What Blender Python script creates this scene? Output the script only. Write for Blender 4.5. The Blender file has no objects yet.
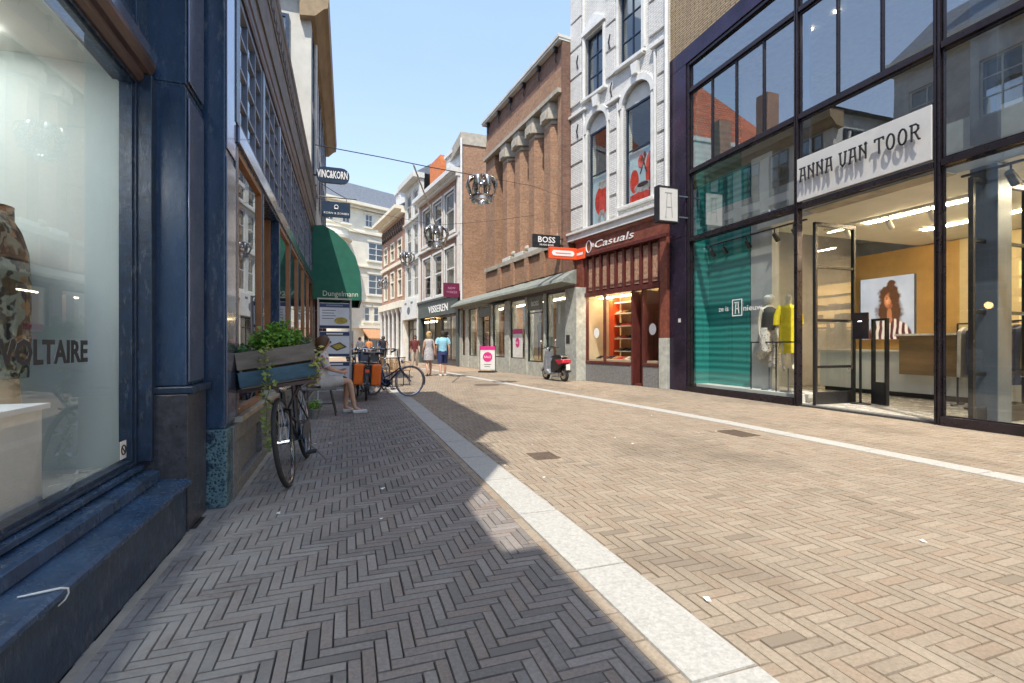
import bpy, math, random
from mathutils import Vector, Matrix, noise
R = math.radians
random.seed(7)
scene = bpy.context.scene
col = scene.collection

# ------------------------------------------------------------------ objects
def tag(o, label=None, cat=None, group=None, kind=None):
    if label: o['label'] = label
    if cat: o['category'] = cat
    if group: o['group'] = group
    if kind: o['kind'] = kind
    return o

def empty(name, loc, label, cat, rz=0.0, group=None):
    o = bpy.data.objects.new(name, None)
    o.empty_display_size = 0.1
    col.objects.link(o)
    o.location = loc
    o.rotation_euler = (0, 0, rz)
    return tag(o, label, cat, group)

def children(o):
    return [c for c in bpy.data.objects if c.parent == o]

def copy_tree(o, parent=None):
    c = o.copy(); col.objects.link(c); c.parent = parent
    for ch in children(o):
        copy_tree(ch, c)
    return c

class MB:
    """collects shapes and links them as one mesh object"""
    def __init__(s, off=(0, 0, 0)):
        s.v = []; s.f = []; s.m = []; s.g = []; s.ng = 0; s.mi = 0; s.off = Vector(off); s.T = None
    def add(s, vs, fs):
        b = len(s.v)
        if s.T is not None:
            vs = [s.T @ Vector(v) for v in vs]
        s.v += [tuple(Vector(v) - s.off) for v in vs]
        s.f += [tuple(b + i for i in f) for f in fs]
        s.m += [s.mi] * len(fs); s.g += [s.ng] * len(fs); s.ng += 1
        return s
    def box(s, x0, x1, y0, y1, z0, z1):
        if x0 > x1: x0, x1 = x1, x0
        if y0 > y1: y0, y1 = y1, y0
        if z0 > z1: z0, z1 = z1, z0
        return s.add([(x0,y0,z0),(x1,y0,z0),(x1,y1,z0),(x0,y1,z0),(x0,y0,z1),(x1,y0,z1),(x1,y1,z1),(x0,y1,z1)],
                     [(0,3,2,1),(4,5,6,7),(0,1,5,4),(1,2,6,5),(2,3,7,6),(3,0,4,7)])
    def quad(s, a, b, c, d):
        return s.add([a,b,c,d], [(0,1,2,3)])
    def prism(s, poly, axis, a0, a1):
        """poly: 2D points; extruded along axis ('x': poly=(y,z); 'y': poly=(x,z); 'z': poly=(x,y))"""
        def P(p, a):
            return {'x': (a, p[0], p[1]), 'y': (p[0], a, p[1]), 'z': (p[0], p[1], a)}[axis]
        n = len(poly)
        vs = [P(p, a0) for p in poly] + [P(p, a1) for p in poly]
        fs = [tuple(range(n)), tuple(range(2*n-1, n-1, -1))]
        fs += [(i, i+n, (i+1) % n + n, (i+1) % n) for i in range(n)]
        return s.add(vs, fs)
    def tube(s, pts, r, n=8, closed=False, caps=True):
        pts = [Vector(p) for p in pts]
        N = len(pts)
        rs = r if isinstance(r, (list, tuple)) else [r]*N
        rings = []
        up = None
        for i, p in enumerate(pts):
            if closed:
                d = pts[(i+1) % N] - pts[i-1]
            else:
                d = (pts[min(i+1, N-1)] - pts[max(i-1, 0)])
            if d.length < 1e-9: d = Vector((0,0,1))
            d.normalize()
            if up is None:
                up = Vector((0,0,1)) if abs(d.z) < .9 else Vector((1,0,0))
            a = d.cross(up)
            if a.length < 1e-6: a = d.cross(Vector((0,1,0)))
            a.normalize(); b = a.cross(d).normalized(); up = b
            rings.append([p + (a*math.cos(2*math.pi*k/n) + b*math.sin(2*math.pi*k/n))*rs[i] for k in range(n)])
        vs = [v for rg in rings for v in rg]
        fs = []
        for i in range(N if closed else N-1):
            j = (i+1) % N
            for k in range(n):
                fs.append((i*n+k, i*n+(k+1) % n, j*n+(k+1) % n, j*n+k))
        if not closed and caps:
            fs.append(tuple(range(n-1, -1, -1))); fs.append(tuple((N-1)*n+k for k in range(n)))
        return s.add(vs, fs)
    def cyl(s, p0, p1, r0, r1=None, n=12):
        return s.tube([p0, p1], [r0, r0 if r1 is None else r1], n)
    def ring(s, c, axis, R_, r, n=28, m=6, a0=0.0, a1=2*math.pi):
        axis = Vector(axis).normalized()
        t = Vector((0,0,1)) if abs(axis.z) < .9 else Vector((1,0,0))
        u = axis.cross(t).normalized(); w = axis.cross(u).normalized()
        full = abs(a1 - a0 - 2*math.pi) < 1e-6
        k = n if full else n+1
        pts = [Vector(c) + (u*math.cos(a0+(a1-a0)*i/n) + w*math.sin(a0+(a1-a0)*i/n))*R_ for i in range(k)]
        return s.tube(pts, r, m, closed=full)
    def lathe(s, prof, c=(0,0,0), n=20, a0=0.0, a1=2*math.pi, sx=1, sy=1):
        c = Vector(c); full = abs(a1-a0-2*math.pi) < 1e-6
        k = n if full else n+1
        vs = []
        for (r, z) in prof:
            for i in range(k):
                a = a0 + (a1-a0)*i/n
                vs.append(c + Vector((r*sx*math.cos(a), r*sy*math.sin(a), z)))
        fs = []
        for j in range(len(prof)-1):
            for i in range(n):
                i2 = (i+1) % k
                fs.append((j*k+i, j*k+i2, (j+1)*k+i2, (j+1)*k+i))
        return s.add(vs, fs)
    def ball(s, c, r, n=10, m=7, sx=1, sy=1, sz=1):
        prof = [(max(1e-4, r*math.sin(math.pi*i/m)), -r*sz*math.cos(math.pi*i/m)) for i in range(m+1)]
        return s.lathe(prof, c, n, sx=sx, sy=sy)
    def slab(s, pts, off, t=None):
        """flat polygon (list of 3D points) extruded by vector"""
        pts = [Vector(p) for p in pts]; off = Vector(off); n = len(pts)
        fs = [tuple(range(n)), tuple(range(2*n-1, n-1, -1))] + [(i, (i+1) % n, (i+1) % n+n, i+n) for i in range(n)]
        return s.add(pts + [p+off for p in pts], fs)
    def text(s, st, org, X, Y, height, width=None, ext=.004, bold=0.0, align='L', shear=0.0):
        X = Vector(X); Y = Vector(Y); N = X.cross(Y)
        cu = bpy.data.curves.new('t', 'FONT'); cu.body = st; cu.size = 1; cu.resolution_u = 2
        cu.offset = bold; cu.shear = shear
        ob = bpy.data.objects.new('t', cu); col.objects.link(ob)
        me = bpy.data.meshes.new_from_object(ob)
        vs = [v.co.copy() for v in me.vertices]; fs = [tuple(p.vertices) for p in me.polygons]
        bpy.data.objects.remove(ob); bpy.data.meshes.remove(me); bpy.data.curves.remove(cu)
        x0 = min(v.x for v in vs); x1 = max(v.x for v in vs)
        k = height/.7
        kx = (width/(x1-x0)) if width else k
        W = (x1-x0)*kx
        sh = {'L': 0, 'C': -W/2, 'R': -W}[align]
        O = Vector(org)
        front = [O + X*((v.x-x0)*kx+sh) + Y*(v.y*k) + N*ext for v in vs]
        back = [p - N*ext for p in front]
        n = len(front)
        from collections import Counter
        ec = Counter(); 
        for f in fs:
            for a, b in zip(f, f[1:]+f[:1]): ec[(a, b)] += 1
        sides = [(a+n, b+n, b, a) for (a, b) in ec if (b, a) not in ec]
        s.add(front+back, fs + sides)
        return s
    def build(s, name, mats, parent=None, smooth=False, bevel=0.0, world=False, each=False):
        if each:                      # one object per shape that was added
            for k in sorted(set(s.g)):
                p = MB(); remap = {}
                for f, gi in zip(s.f, s.g):
                    if gi != k: continue
                    for i in f: remap.setdefault(i, len(remap))
                    p.f.append(tuple(remap[i] for i in f)); p.m.append(0)
                p.v = [s.v[i] for i in remap]
                o = p.build(name, mats, parent, smooth, bevel)
            return o
        me = bpy.data.meshes.new(name)
        me.from_pydata(s.v, [], s.f)
        if not isinstance(mats, (list, tuple)): mats = [mats]
        for m in mats: me.materials.append(m)
        if len(mats) > 1:
            me.polygons.foreach_set('material_index', s.m)
        if smooth:
            me.polygons.foreach_set('use_smooth', [True]*len(me.polygons))
        me.update()
        o = bpy.data.objects.new(name, me); col.objects.link(o)
        if parent is not None: o.parent = parent
        if smooth:
            me.set_sharp_from_angle(angle=R(40))
        if bevel:
            b = o.modifiers.new('b', 'BEVEL'); b.width = bevel; b.segments = 2; b.limit_method = 'ANGLE'; b.angle_limit = R(40)
        return o
    def top(s, name, mats, loc, label, cat, group=None, kind=None, **k):
        """a top-level one-mesh thing whose origin is loc"""
        L = Vector(loc)
        s.v = [tuple(Vector(v) - L) for v in s.v]
        o = s.build(name, mats, None, **k); o.location = loc
        return tag(o, label, cat, group, kind)

# ------------------------------------------------------------------ materials
def nm(name):
    m = bpy.data.materials.new(name); m.use_nodes = True
    nt = m.node_tree
    return m, nt, nt.nodes['Principled BSDF'], nt.nodes.new, nt.links.new

def coords(nt, scale=(1,1,1), kind='Object'):
    tc = nt.nodes.new('ShaderNodeTexCoord'); mp = nt.nodes.new('ShaderNodeMapping')
    mp.inputs['Scale'].default_value = scale
    nt.links.new(tc.outputs[kind], mp.inputs['Vector'])
    return mp.outputs['Vector']

def mixc(nt, fac, a, b, mode='MIX'):
    n = nt.nodes.new('ShaderNodeMix'); n.data_type = 'RGBA'; n.blend_type = mode
    def put(sock, v):
        if hasattr(v, 'node'): nt.links.new(v, sock)
        elif isinstance(v, (int, float)): sock.default_value = v
        else: sock.default_value = (*v[:3], 1)
    put(n.inputs['Factor'], fac); put(n.inputs['A'], a); put(n.inputs['B'], b)
    return n.outputs['Result']

def ramp(nt, val, p0, p1, c0=(0,0,0), c1=(1,1,1)):
    r = nt.nodes.new('ShaderNodeValToRGB'); e = r.color_ramp.elements
    e[0].position = p0; e[1].position = p1; e[0].color = (*c0, 1); e[1].color = (*c1, 1)
    nt.links.new(val, r.inputs['Fac']); return r.outputs['Color']

def noise_n(nt, vec, scale, detail=4, rough=.6):
    n = nt.nodes.new('ShaderNodeTexNoise'); n.inputs['Scale'].default_value = scale
    n.inputs['Detail'].default_value = detail; n.inputs['Roughness'].default_value = rough
    nt.links.new(vec, n.inputs['Vector']); return n.outputs['Fac']

def bump_n(nt, b, h, strength, dist=.01):
    n = nt.nodes.new('ShaderNodeBump'); n.inputs['Strength'].default_value = strength
    n.inputs['Distance'].default_value = dist
    nt.links.new(h, n.inputs['Height']); nt.links.new(n.outputs['Normal'], b.inputs['Normal'])

def M(name, c, rough=.6, var=.18, scale=6.0, metal=0.0, bump=.15, bscale=60, dirt=0.0, stretch=(1,1,1), spec=.5, coat=0.0, wear=0.0):
    m, nt, b, N, L = nm(name)
    v = coords(nt, stretch)
    f = ramp(nt, noise_n(nt, v, scale, 5), .3, .7)
    lo = tuple(x*(1-var) for x in c); hi = tuple(min(1, x*(1+var)) for x in c)
    cc = mixc(nt, f, lo, hi)
    if dirt:
        d = ramp(nt, noise_n(nt, v, scale*.45, 8, .75), .5, .72)
        cc = mixc(nt, d, cc, tuple(x*(1-dirt)+.02*dirt for x in c))
    L(cc, b.inputs['Base Color'])
    b.inputs['Metallic'].default_value = metal
    b.inputs['Specular IOR Level'].default_value = spec
    if coat:
        b.inputs['Coat Weight'].default_value = coat; b.inputs['Coat Roughness'].default_value = .06
    rr = N('ShaderNodeMapRange'); rr.inputs['To Min'].default_value = max(.02, rough-.1); rr.inputs['To Max'].default_value = min(1, rough+.12)
    L(noise_n(nt, v, scale*2.3, 4), rr.inputs['Value']); L(rr.outputs['Result'], b.inputs['Roughness'])
    if wear:                      # chips and scuffs through the paint
        sc = ramp(nt, noise_n(nt, coords(nt, (1.0, 1.0, .28)), 30, 6, .8), .54, .60)
        big = ramp(nt, noise_n(nt, coords(nt), 2.2, 4, .6), .40, .60)
        k = N('ShaderNodeMath'); k.operation = 'MULTIPLY'; L(sc, k.inputs[0]); L(big, k.inputs[1])
        k2 = N('ShaderNodeMath'); k2.operation = 'MULTIPLY'; L(k.outputs[0], k2.inputs[0]); k2.inputs[1].default_value = wear
        c2 = mixc(nt, k2.outputs[0], b.inputs['Base Color'].links[0].from_socket, (.22,.25,.28)); L(c2, b.inputs['Base Color'])
    if bump:
        bump_n(nt, b, noise_n(nt, v, bscale, 3), bump, .004)
    return m

def emit(name, c, s):
    m, nt, b, N, L = nm(name)
    b.inputs['Base Color'].default_value = (*c, 1)
    b.inputs['Emission Color'].default_value = (*c, 1); b.inputs['Emission Strength'].default_value = s
    return m

def brick(name, c1, c2, mortar, bw=.21, bh=.062, ms=.009, var=.35, bump=.5, dirt=.35, off=.5):
    m, nt, b, N, L = nm(name)
    tc = N('ShaderNodeTexCoord'); sp = N('ShaderNodeSeparateXYZ'); L(tc.outputs['Object'], sp.inputs[0])
    ad = N('ShaderNodeMath'); L(sp.outputs[0], ad.inputs[0]); L(sp.outputs[1], ad.inputs[1])
    cb = N('ShaderNodeCombineXYZ'); L(ad.outputs[0], cb.inputs[0]); L(sp.outputs[2], cb.inputs[1])
    bt = N('ShaderNodeTexBrick'); L(cb.outputs[0], bt.inputs['Vector'])
    bt.inputs['Scale'].default_value = 1; bt.inputs['Brick Width'].default_value = bw; bt.inputs['Row Height'].default_value = bh
    bt.inputs['Mortar Size'].default_value = ms; bt.inputs['Mortar Smooth'].default_value = .2; bt.inputs['Bias'].default_value = 0
    bt.offset = off
    bt.inputs['Color1'].default_value = (*c1, 1); bt.inputs['Color2'].default_value = (*c2, 1); bt.inputs['Mortar'].default_value = (*mortar, 1)
    v = tc.outputs['Object']
    f = ramp(nt, noise_n(nt, v, 1.3, 6, .7), .35, .7, (1-dirt,)*3, (1.12,)*3)
    cc = mixc(nt, 1.0, bt.outputs['Color'], f, 'MULTIPLY')
    f2 = ramp(nt, noise_n(nt, cb.outputs[0], 9, 3, .7), .3, .7, (1-var,)*3, (1+var*.6,)*3)
    cc = mixc(nt, .8, cc, f2, 'MULTIPLY')
    L(cc, b.inputs['Base Color']); b.inputs['Roughness'].default_value = .85
    inv = N('ShaderNodeMath'); inv.operation = 'SUBTRACT'; inv.inputs[0].default_value = 1; L(bt.outputs['Fac'], inv.inputs[1])
    bump_n(nt, b, inv.outputs[0], bump, .006)
    return m

def glass(name, tint=(1,1,1), ior=1.65, rough=0.0):
    m = bpy.data.materials.new(name); m.use_nodes = True; nt = m.node_tree; nt.nodes.clear()
    N, L = nt.nodes.new, nt.links.new
    o = N('ShaderNodeOutputMaterial'); mx = N('ShaderNodeMixShader'); t = N('ShaderNodeBsdfTransparent'); g = N('ShaderNodeBsdfGlossy')
    fr = N('ShaderNodeFresnel'); fr.inputs['IOR'].default_value = ior
    # the same Fresnel on both faces of the pane
    ge = N('ShaderNodeNewGeometry'); mi = N('ShaderNodeMix'); mi.data_type = 'FLOAT'
    L(ge.outputs['Backfacing'], mi.inputs['Factor']); mi.inputs[2].default_value = ior; mi.inputs[3].default_value = 1/ior
    L(mi.outputs[0], fr.inputs['IOR'])
    t.inputs['Color'].default_value = (*tint, 1); g.inputs['Roughness'].default_value = rough
    g.inputs['Color'].default_value = (.95, .97, 1, 1)
    v = coords(nt)
    bp = N('ShaderNodeBump'); bp.inputs['Strength'].default_value = .06; bp.inputs['Distance'].default_value = .02
    L(noise_n(nt, v, 1.1, 1, .3), bp.inputs['Height']); L(bp.outputs['Normal'], g.inputs['Normal'])
    L(fr.outputs[0], mx.inputs['Fac']); L(t.outputs[0], mx.inputs[1]); L(g.outputs[0], mx.inputs[2]); L(mx.outputs[0], o.inputs['Surface'])
    return m

MT = {}
MT['glass'] = glass('glass', (.93,.97,.95), 1.75)
MT['glass_clear'] = glass('glass_clear', (.97,.98,.97), 1.6)
MT['glass_dark'] = glass('glass_dark', (.55,.6,.62), 2.2)
MT['glass_solar'] = glass('solar glass', (.72,.77,.77), 3.5)
MT['blue'] = M('navy paint', (.023,.054,.112), .26, .3, 5, dirt=.5, bump=.25, bscale=22, stretch=(1,1,.35), wear=.4)
MT['blue_worn'] = M('worn navy paint', (.015,.032,.066), .32, .4, 14, dirt=.7, bump=.5, bscale=35, wear=.5)
MT['blue_gloss'] = M('glossy slate blue panel', (.17,.19,.27), .16, .15, 2, metal=.55, bump=.01, coat=.6)
MT['teal_stone'] = None
MT['darkstone'] = M('dark granite', (.050,.050,.060), .30, .45, 22, dirt=.5, bump=.3, bscale=90, wear=.6)
MT['granite'] = M('grey granite', (.20,.20,.20), .6, .3, 30, dirt=.4, bump=.3, bscale=120)
MT['brownwood'] = M('weathered brown moulding', (.085,.055,.050), .45, .5, 12, dirt=.5, bump=.4, bscale=30, stretch=(1,.2,1))
MT['orangewood'] = M('orange varnished wood', (.30,.145,.06), .4, .25, 10, bump=.2, stretch=(1,1,.3))
MT['cornice'] = M('grey brown cornice wood', (.17,.15,.14), .6, .3, 5, dirt=.4, bump=.3)
MT['white'] = M('white painted wood', (.72,.72,.69), .5, .08, 5, dirt=.25)
MT['offwhite'] = M('off white plaster', (.62,.62,.58), .8, .12, 2, dirt=.3)
MT['cream'] = M('cream render', (.78,.73,.60), .85, .10, 1.2, dirt=.2)
MT['greywall'] = M('light grey render', (.52,.52,.50), .8, .12, 2, dirt=.3)
MT['bronze'] = M('dark bronze frame', (.040,.032,.038), .28, .25, 3, metal=.5, bump=.03)
MT['violet'] = M('anodised violet panel', (.050,.036,.065), .25, .35, 1.2, metal=.6, bump=.02)
MT['steel'] = M('grey steel', (.14,.17,.21), .38, .12, 3, metal=.4)
MT['black'] = M('black metal', (.018,.018,.020), .35, .3, 9)
MT['rubber'] = M('rubber', (.025,.025,.027), .8, .3, 20)
MT['chrome'] = M('chrome', (.62,.62,.64), .14, .1, 5, metal=1, bump=0)
MT['silver'] = M('worn silver', (.50,.48,.45), .25, .3, 14, metal=1, bump=.2)
MT['spoke'] = M('spoke steel', (.45,.45,.46), .3, .1, 5, metal=.9, bump=0)
MT['orange'] = M('orange canvas', (.80,.17,.02), .7, .1, 8)
MT['awning_green'] = M('green canvas', (.012,.125,.085), .75, .12, 6, bump=.3, bscale=200)
MT['signblue'] = M('navy sign board', (.012,.030,.065), .35, .2, 6)
MT['lettering'] = M('white lettering', (.82,.82,.80), .5, .05, 5, bump=0)
MT['letterdark'] = M('dark lettering', (.03,.03,.035), .4, .1, 5, bump=0)
MT['slate'] = M('slate roof', (.15,.17,.20), .6, .25, 8, bump=.4, bscale=20)
MT['mahog'] = M('dark red shopfront wood', (.105,.026,.022), .42, .3, 8, dirt=.4, bump=.2, stretch=(1,1,.4))
MT['redwood'] = M('red brown marble', (.21,.068,.045), .35, .35, 9, dirt=.3, bump=.1)
MT['copper'] = M('patinated copper', (.23,.25,.22), .6, .25, 7, dirt=.4, bump=.3)
MT['greenstone'] = M('grey green stone', (.44,.45,.40), .6, .25, 6, dirt=.4, bump=.3)
MT['concrete'] = M('weathered concrete', (.42,.38,.31), .85, .2, 5, dirt=.35, bump=.4)
MT['panelwhite'] = M('sign panel', (.62,.61,.58), .55, .05, 3, dirt=.15, bump=.08)
MT['pink'] = M('magenta print', (.62,.03,.22), .5, .1, 6, bump=0)
MT['redsign'] = M('orange red sign', (.85,.10,.025), .4, .05, 5, bump=0)
MT['teal'] = None
MT['mustard'] = M('mustard wall', (.50,.31,.11), .8, .12, 2)
MT['paint_floor'] = M('shop floor', (.55,.52,.46), .25, .05, 2, bump=0)
MT['ceiling'] = M('ceiling', (.70,.68,.62), .85, .05, 3, bump=0)
MT['beige'] = M('beige wall', (.55,.46,.30), .8, .1, 2)
MT['counterwhite'] = M('counter white', (.70,.74,.78), .4, .04, 3, bump=0)
MT['counterwood'] = M('counter wood', (.22,.15,.08), .35, .3, 6, stretch=(.2,1,1))
MT['skin'] = M('skin', (.52,.31,.22), .55, .08, 8, bump=0)
MT['skin_pale'] = M('mannequin skin', (.62,.56,.46), .5, .05, 8, bump=0)
MT['wood'] = M('weathered planks', (.19,.165,.14), .8, .35, 12, dirt=.5, bump=.5, stretch=(.25,1,1))
MT['blueplank'] = M('faded blue plank', (.05,.115,.165), .7, .35, 12, dirt=.6, bump=.5, stretch=(.25,1,1))
MT['soil'] = M('soil', (.04,.03,.02), .95, .3, 20, bump=.8)
MT['leaf'] = M('bright leaf', (.14,.30,.035), .5, .4, 9, bump=0)
MT['leaf_dark'] = M('ivy leaf', (.06,.14,.035), .5, .4, 9, bump=0)
MT['lamp'] = emit('warm lamp', (1, .72, .38), 9)
MT['spotlamp'] = emit('spot lamp', (1, .86, .62), 14)
MT['tilered'] = brick('red roof tiles', (.62,.16,.06), (.48,.11,.045), (.16,.045,.03), .24, .2, .02, dirt=.3, bump=1)
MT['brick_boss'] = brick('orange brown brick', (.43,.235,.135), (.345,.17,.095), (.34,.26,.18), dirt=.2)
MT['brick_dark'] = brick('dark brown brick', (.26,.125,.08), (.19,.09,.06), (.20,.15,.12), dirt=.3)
MT['brick_tan'] = brick('slim tan brick', (.52,.40,.24), (.44,.33,.20), (.16,.11,.07), .29, .058, .014, dirt=.12, bump=.8)
MT['brick_pink'] = brick('pink brick', (.46,.23,.15), (.38,.18,.12), (.42,.34,.27), dirt=.2)
MT['brick_white'] = brick('white painted brick', (.74,.73,.70), (.68,.67,.64), (.52,.51,.49), .2, .065, .012, var=.12, dirt=.12, bump=.9)
MT['hgranite'] = None

def teal_mat():
    m, nt, b, N, L = nm('teal slatted wall')
    tc = N('ShaderNodeTexCoord'); w = N('ShaderNodeTexWave'); w.bands_direction = 'Z'; w.inputs['Scale'].default_value = 2.1
    w.inputs['Distortion'].default_value = 1.2; w.inputs['Detail'].default_value = 3; w.inputs['Detail Scale'].default_value = .6
    L(tc.outputs['Object'], w.inputs['Vector'])
    c = mixc(nt, ramp(nt, w.outputs['Fac'], .1, .9), (.018,.22,.205), (.05,.33,.30))
    L(c, b.inputs['Base Color']); b.inputs['Roughness'].default_value = .45
    bump_n(nt, b, w.outputs['Fac'], .4, .02)
    return m
MT['teal'] = teal_mat()

def terrazzo():
    m, nt, b, N, L = nm('worn teal stone')
    v = coords(nt)
    vo = N('ShaderNodeTexVoronoi'); vo.inputs['Scale'].default_value = 55; L(v, vo.inputs['Vector'])
    c = mixc(nt, ramp(nt, vo.outputs['Distance'], .25, .5), (.008,.035,.055), (.11,.20,.23))
    c = mixc(nt, ramp(nt, noise_n(nt, v, 9, 6), .5, .62), c, (.01,.03,.06))
    L(c, b.inputs['Base Color']); b.inputs['Roughness'].default_value = .55
    bump_n(nt, b, vo.outputs['Distance'], .6, .006)
    return m
MT['teal_stone'] = terrazzo()

def camo():
    m, nt, b, N, L = nm('camouflage cloth')
    v = coords(nt)
    c = mixc(nt, ramp(nt, noise_n(nt, v, 9, 1.5), .48, .52), (.20,.23,.19), (.07,.045,.02))
    c = mixc(nt, ramp(nt, noise_n(nt, coords(nt, (1.3,1.3,1.1)), 13, 1.5), .52, .56), c, (.012,.012,.014))
    c = mixc(nt, ramp(nt, noise_n(nt, coords(nt, (1.1,1,1.7)), 8, 1.5), .56, .6), c, (.25,.15,.07))
    L(c, b.inputs['Base Color']); b.inputs['Roughness'].default_value = .8
    bump_n(nt, b, noise_n(nt, v, 14, 3), .6, .03)
    return m
MT['camo'] = camo()

def floral(name, base, a, c2, scale=22):
    m, nt, b, N, L = nm(name)
    v = coords(nt)
    vo = N('ShaderNodeTexVoronoi'); vo.inputs['Scale'].default_value = scale; L(v, vo.inputs['Vector'])
    c = mixc(nt, ramp(nt, vo.outputs['Distance'], .28, .38), a, base)
    c = mixc(nt, ramp(nt, noise_n(nt, v, scale*.6, 3), .52, .6), c, c2)
    L(c, b.inputs['Base Color']); b.inputs['Roughness'].default_value = .8
    return m

def paver(name, base, spread, warm, stain=.45, dust=(.45,.40,.33), walk=False):
    m, nt, b, N, L = nm(name)
    at = N('ShaderNodeAttribute'); at.attribute_name = 'tint'
    sp = N('ShaderNodeSeparateColor'); L(at.outputs['Color'], sp.inputs[0])
    v = coords(nt)
    lo = tuple(x*(1-spread) for x in base); hi = tuple(min(1, x*(1+spread)) for x in base)
    c = mixc(nt, sp.outputs[0], lo, hi)
    c = mixc(nt, sp.outputs[1], c, warm)
    g = ramp(nt, noise_n(nt, v, 60, 4, .7), .3, .7, (.78,)*3, (1.18,)*3)
    c = mixc(nt, 1, c, g, 'MULTIPLY')
    st = ramp(nt, noise_n(nt, coords(nt, (.75,.45,1)), .8, 6, .62), .5, .68)
    st2 = N('ShaderNodeMath'); st2.operation = 'MULTIPLY'; st2.inputs[1].default_value = stain; L(st, st2.inputs[0])
    c = mixc(nt, st2.outputs[0], c, tuple(x*.45 for x in base))
    du = ramp(nt, noise_n(nt, v, 2.3, 8, .75), .54, .74)
    d2 = N('ShaderNodeMath'); d2.operation = 'MULTIPLY'; d2.inputs[1].default_value = .45; L(du, d2.inputs[0])
    c = mixc(nt, d2.outputs[0], c, dust)
    od = ramp(nt, sp.outputs[2], .975, .98)
    c = mixc(nt, od, c, tuple(x*.72 for x in base))
    vo = N('ShaderNodeTexVoronoi'); vo.inputs['Scale'].default_value = 1.9; L(v, vo.inputs['Vector'])
    gum = ramp(nt, vo.outputs['Distance'], .030, .038, (.8,)*3, (0,)*3)
    c = mixc(nt, gum, c, (.46,.44,.41))
    vo2 = N('ShaderNodeTexVoronoi'); vo2.inputs['Scale'].default_value = 1.3; L(coords(nt, (1,1,1)), vo2.inputs['Vector']); vo2.inputs['Randomness'].default_value = 1
    gm2 = ramp(nt, vo2.outputs['Distance'], .035, .05, (.6,)*3, (0,)*3)
    c = mixc(nt, gm2, c, tuple(x*.35 for x in base))
    if walk:                      # sand and dust gathered along the shopfronts
        sx = N('ShaderNodeSeparateXYZ'); L(v, sx.inputs[0])
        mr = N('ShaderNodeMapRange'); mr.inputs['From Min'].default_value = .05; mr.inputs['From Max'].default_value = -.85; L(sx.outputs[0], mr.inputs['Value'])
        nn = ramp(nt, noise_n(nt, v, 2.8, 9, .8), .34, .56)
        k = N('ShaderNodeMath'); k.operation = 'MULTIPLY'; L(mr.outputs[0], k.inputs[0]); L(nn, k.inputs[1])
        k2 = N('ShaderNodeMath'); k2.operation = 'MULTIPLY'; L(k.outputs[0], k2.inputs[0]); k2.inputs[1].default_value = .9
        c = mixc(nt, k2.outputs[0], c, (.37,.355,.33))
    L(c, b.inputs['Base Color']); b.inputs['Roughness'].default_value = .72
    b.inputs['Specular IOR Level'].default_value = .35
    bump_n(nt, b, noise_n(nt, v, 130, 4, .7), .35, .003)
    return m
MT['paver_road'] = paver('road clinker', (.312,.256,.194), .11, (.30,.228,.165), .6, (.39,.34,.27))
MT['paver_walk'] = paver('pavement clinker', (.225,.203,.188), .22, (.235,.19,.165), .3, (.36,.35,.34), walk=True)
MT['joint'] = M('joint sand', (.055,.048,.042), .95, .35, 14, bump=.5, bscale=200)
MT['joint_road'] = M('road joint sand', (.12,.095,.07), .95, .3, 14, bump=.5, bscale=200)
MT['slabw'] = M('pale granite slab', (.43,.42,.39), .7, .18, 60, dirt=.32, bump=.25, bscale=220)

def far_paving():
    m, nt, b, N, L = nm('distant clinker paving')
    v = coords(nt)
    bt = N('ShaderNodeTexBrick'); L(v, bt.inputs['Vector']); bt.inputs['Scale'].default_value = 1
    bt.inputs['Brick Width'].default_value = .2; bt.inputs['Row Height'].default_value = .066; bt.inputs['Mortar Size'].default_value = .005
    bt.inputs['Color1'].default_value = (.42,.30,.20,1); bt.inputs['Color2'].default_value = (.33,.235,.155,1); bt.inputs['Mortar'].default_value = (.12,.09,.07,1)
    c = mixc(nt, ramp(nt, noise_n(nt, v, .6, 6), .4, .7), bt.outputs['Color'], (.34,.25,.18))
    L(c, b.inputs['Base Color']); b.inputs['Roughness'].default_value = .8
    return m
MT['far'] = far_paving()

# ------------------------------------------------------------------ facade helpers (x along, y outwards, z up)
def wall(mb, s0, s1, z0, z1, holes, y0, y1, swap=False):
    """solid wall with rectangular openings, as butted boxes. swap: x/y exchanged (wall runs along y)"""
    cuts = sorted({s0, s1} | {min(max(h[i], s0), s1) for h in holes for i in (0, 1)})
    for a, b in zip(cuts, cuts[1:]):
        if b - a < 1e-4: continue
        mid = (a+b)/2
        zs = sorted((max(h[2], z0), min(h[3], z1)) for h in holes if h[0] < mid < h[1])
        z = z0
        for h0, h1 in zs:
            if h0 > z + 1e-4:
                (mb.box(y0, y1, a, b, z, h0) if swap else mb.box(a, b, y0, y1, z, h0))
            z = max(z, h1)
        if z1 > z + 1e-4:
            (mb.box(y0, y1, a, b, z, z1) if swap else mb.box(a, b, y0, y1, z, z1))

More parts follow.
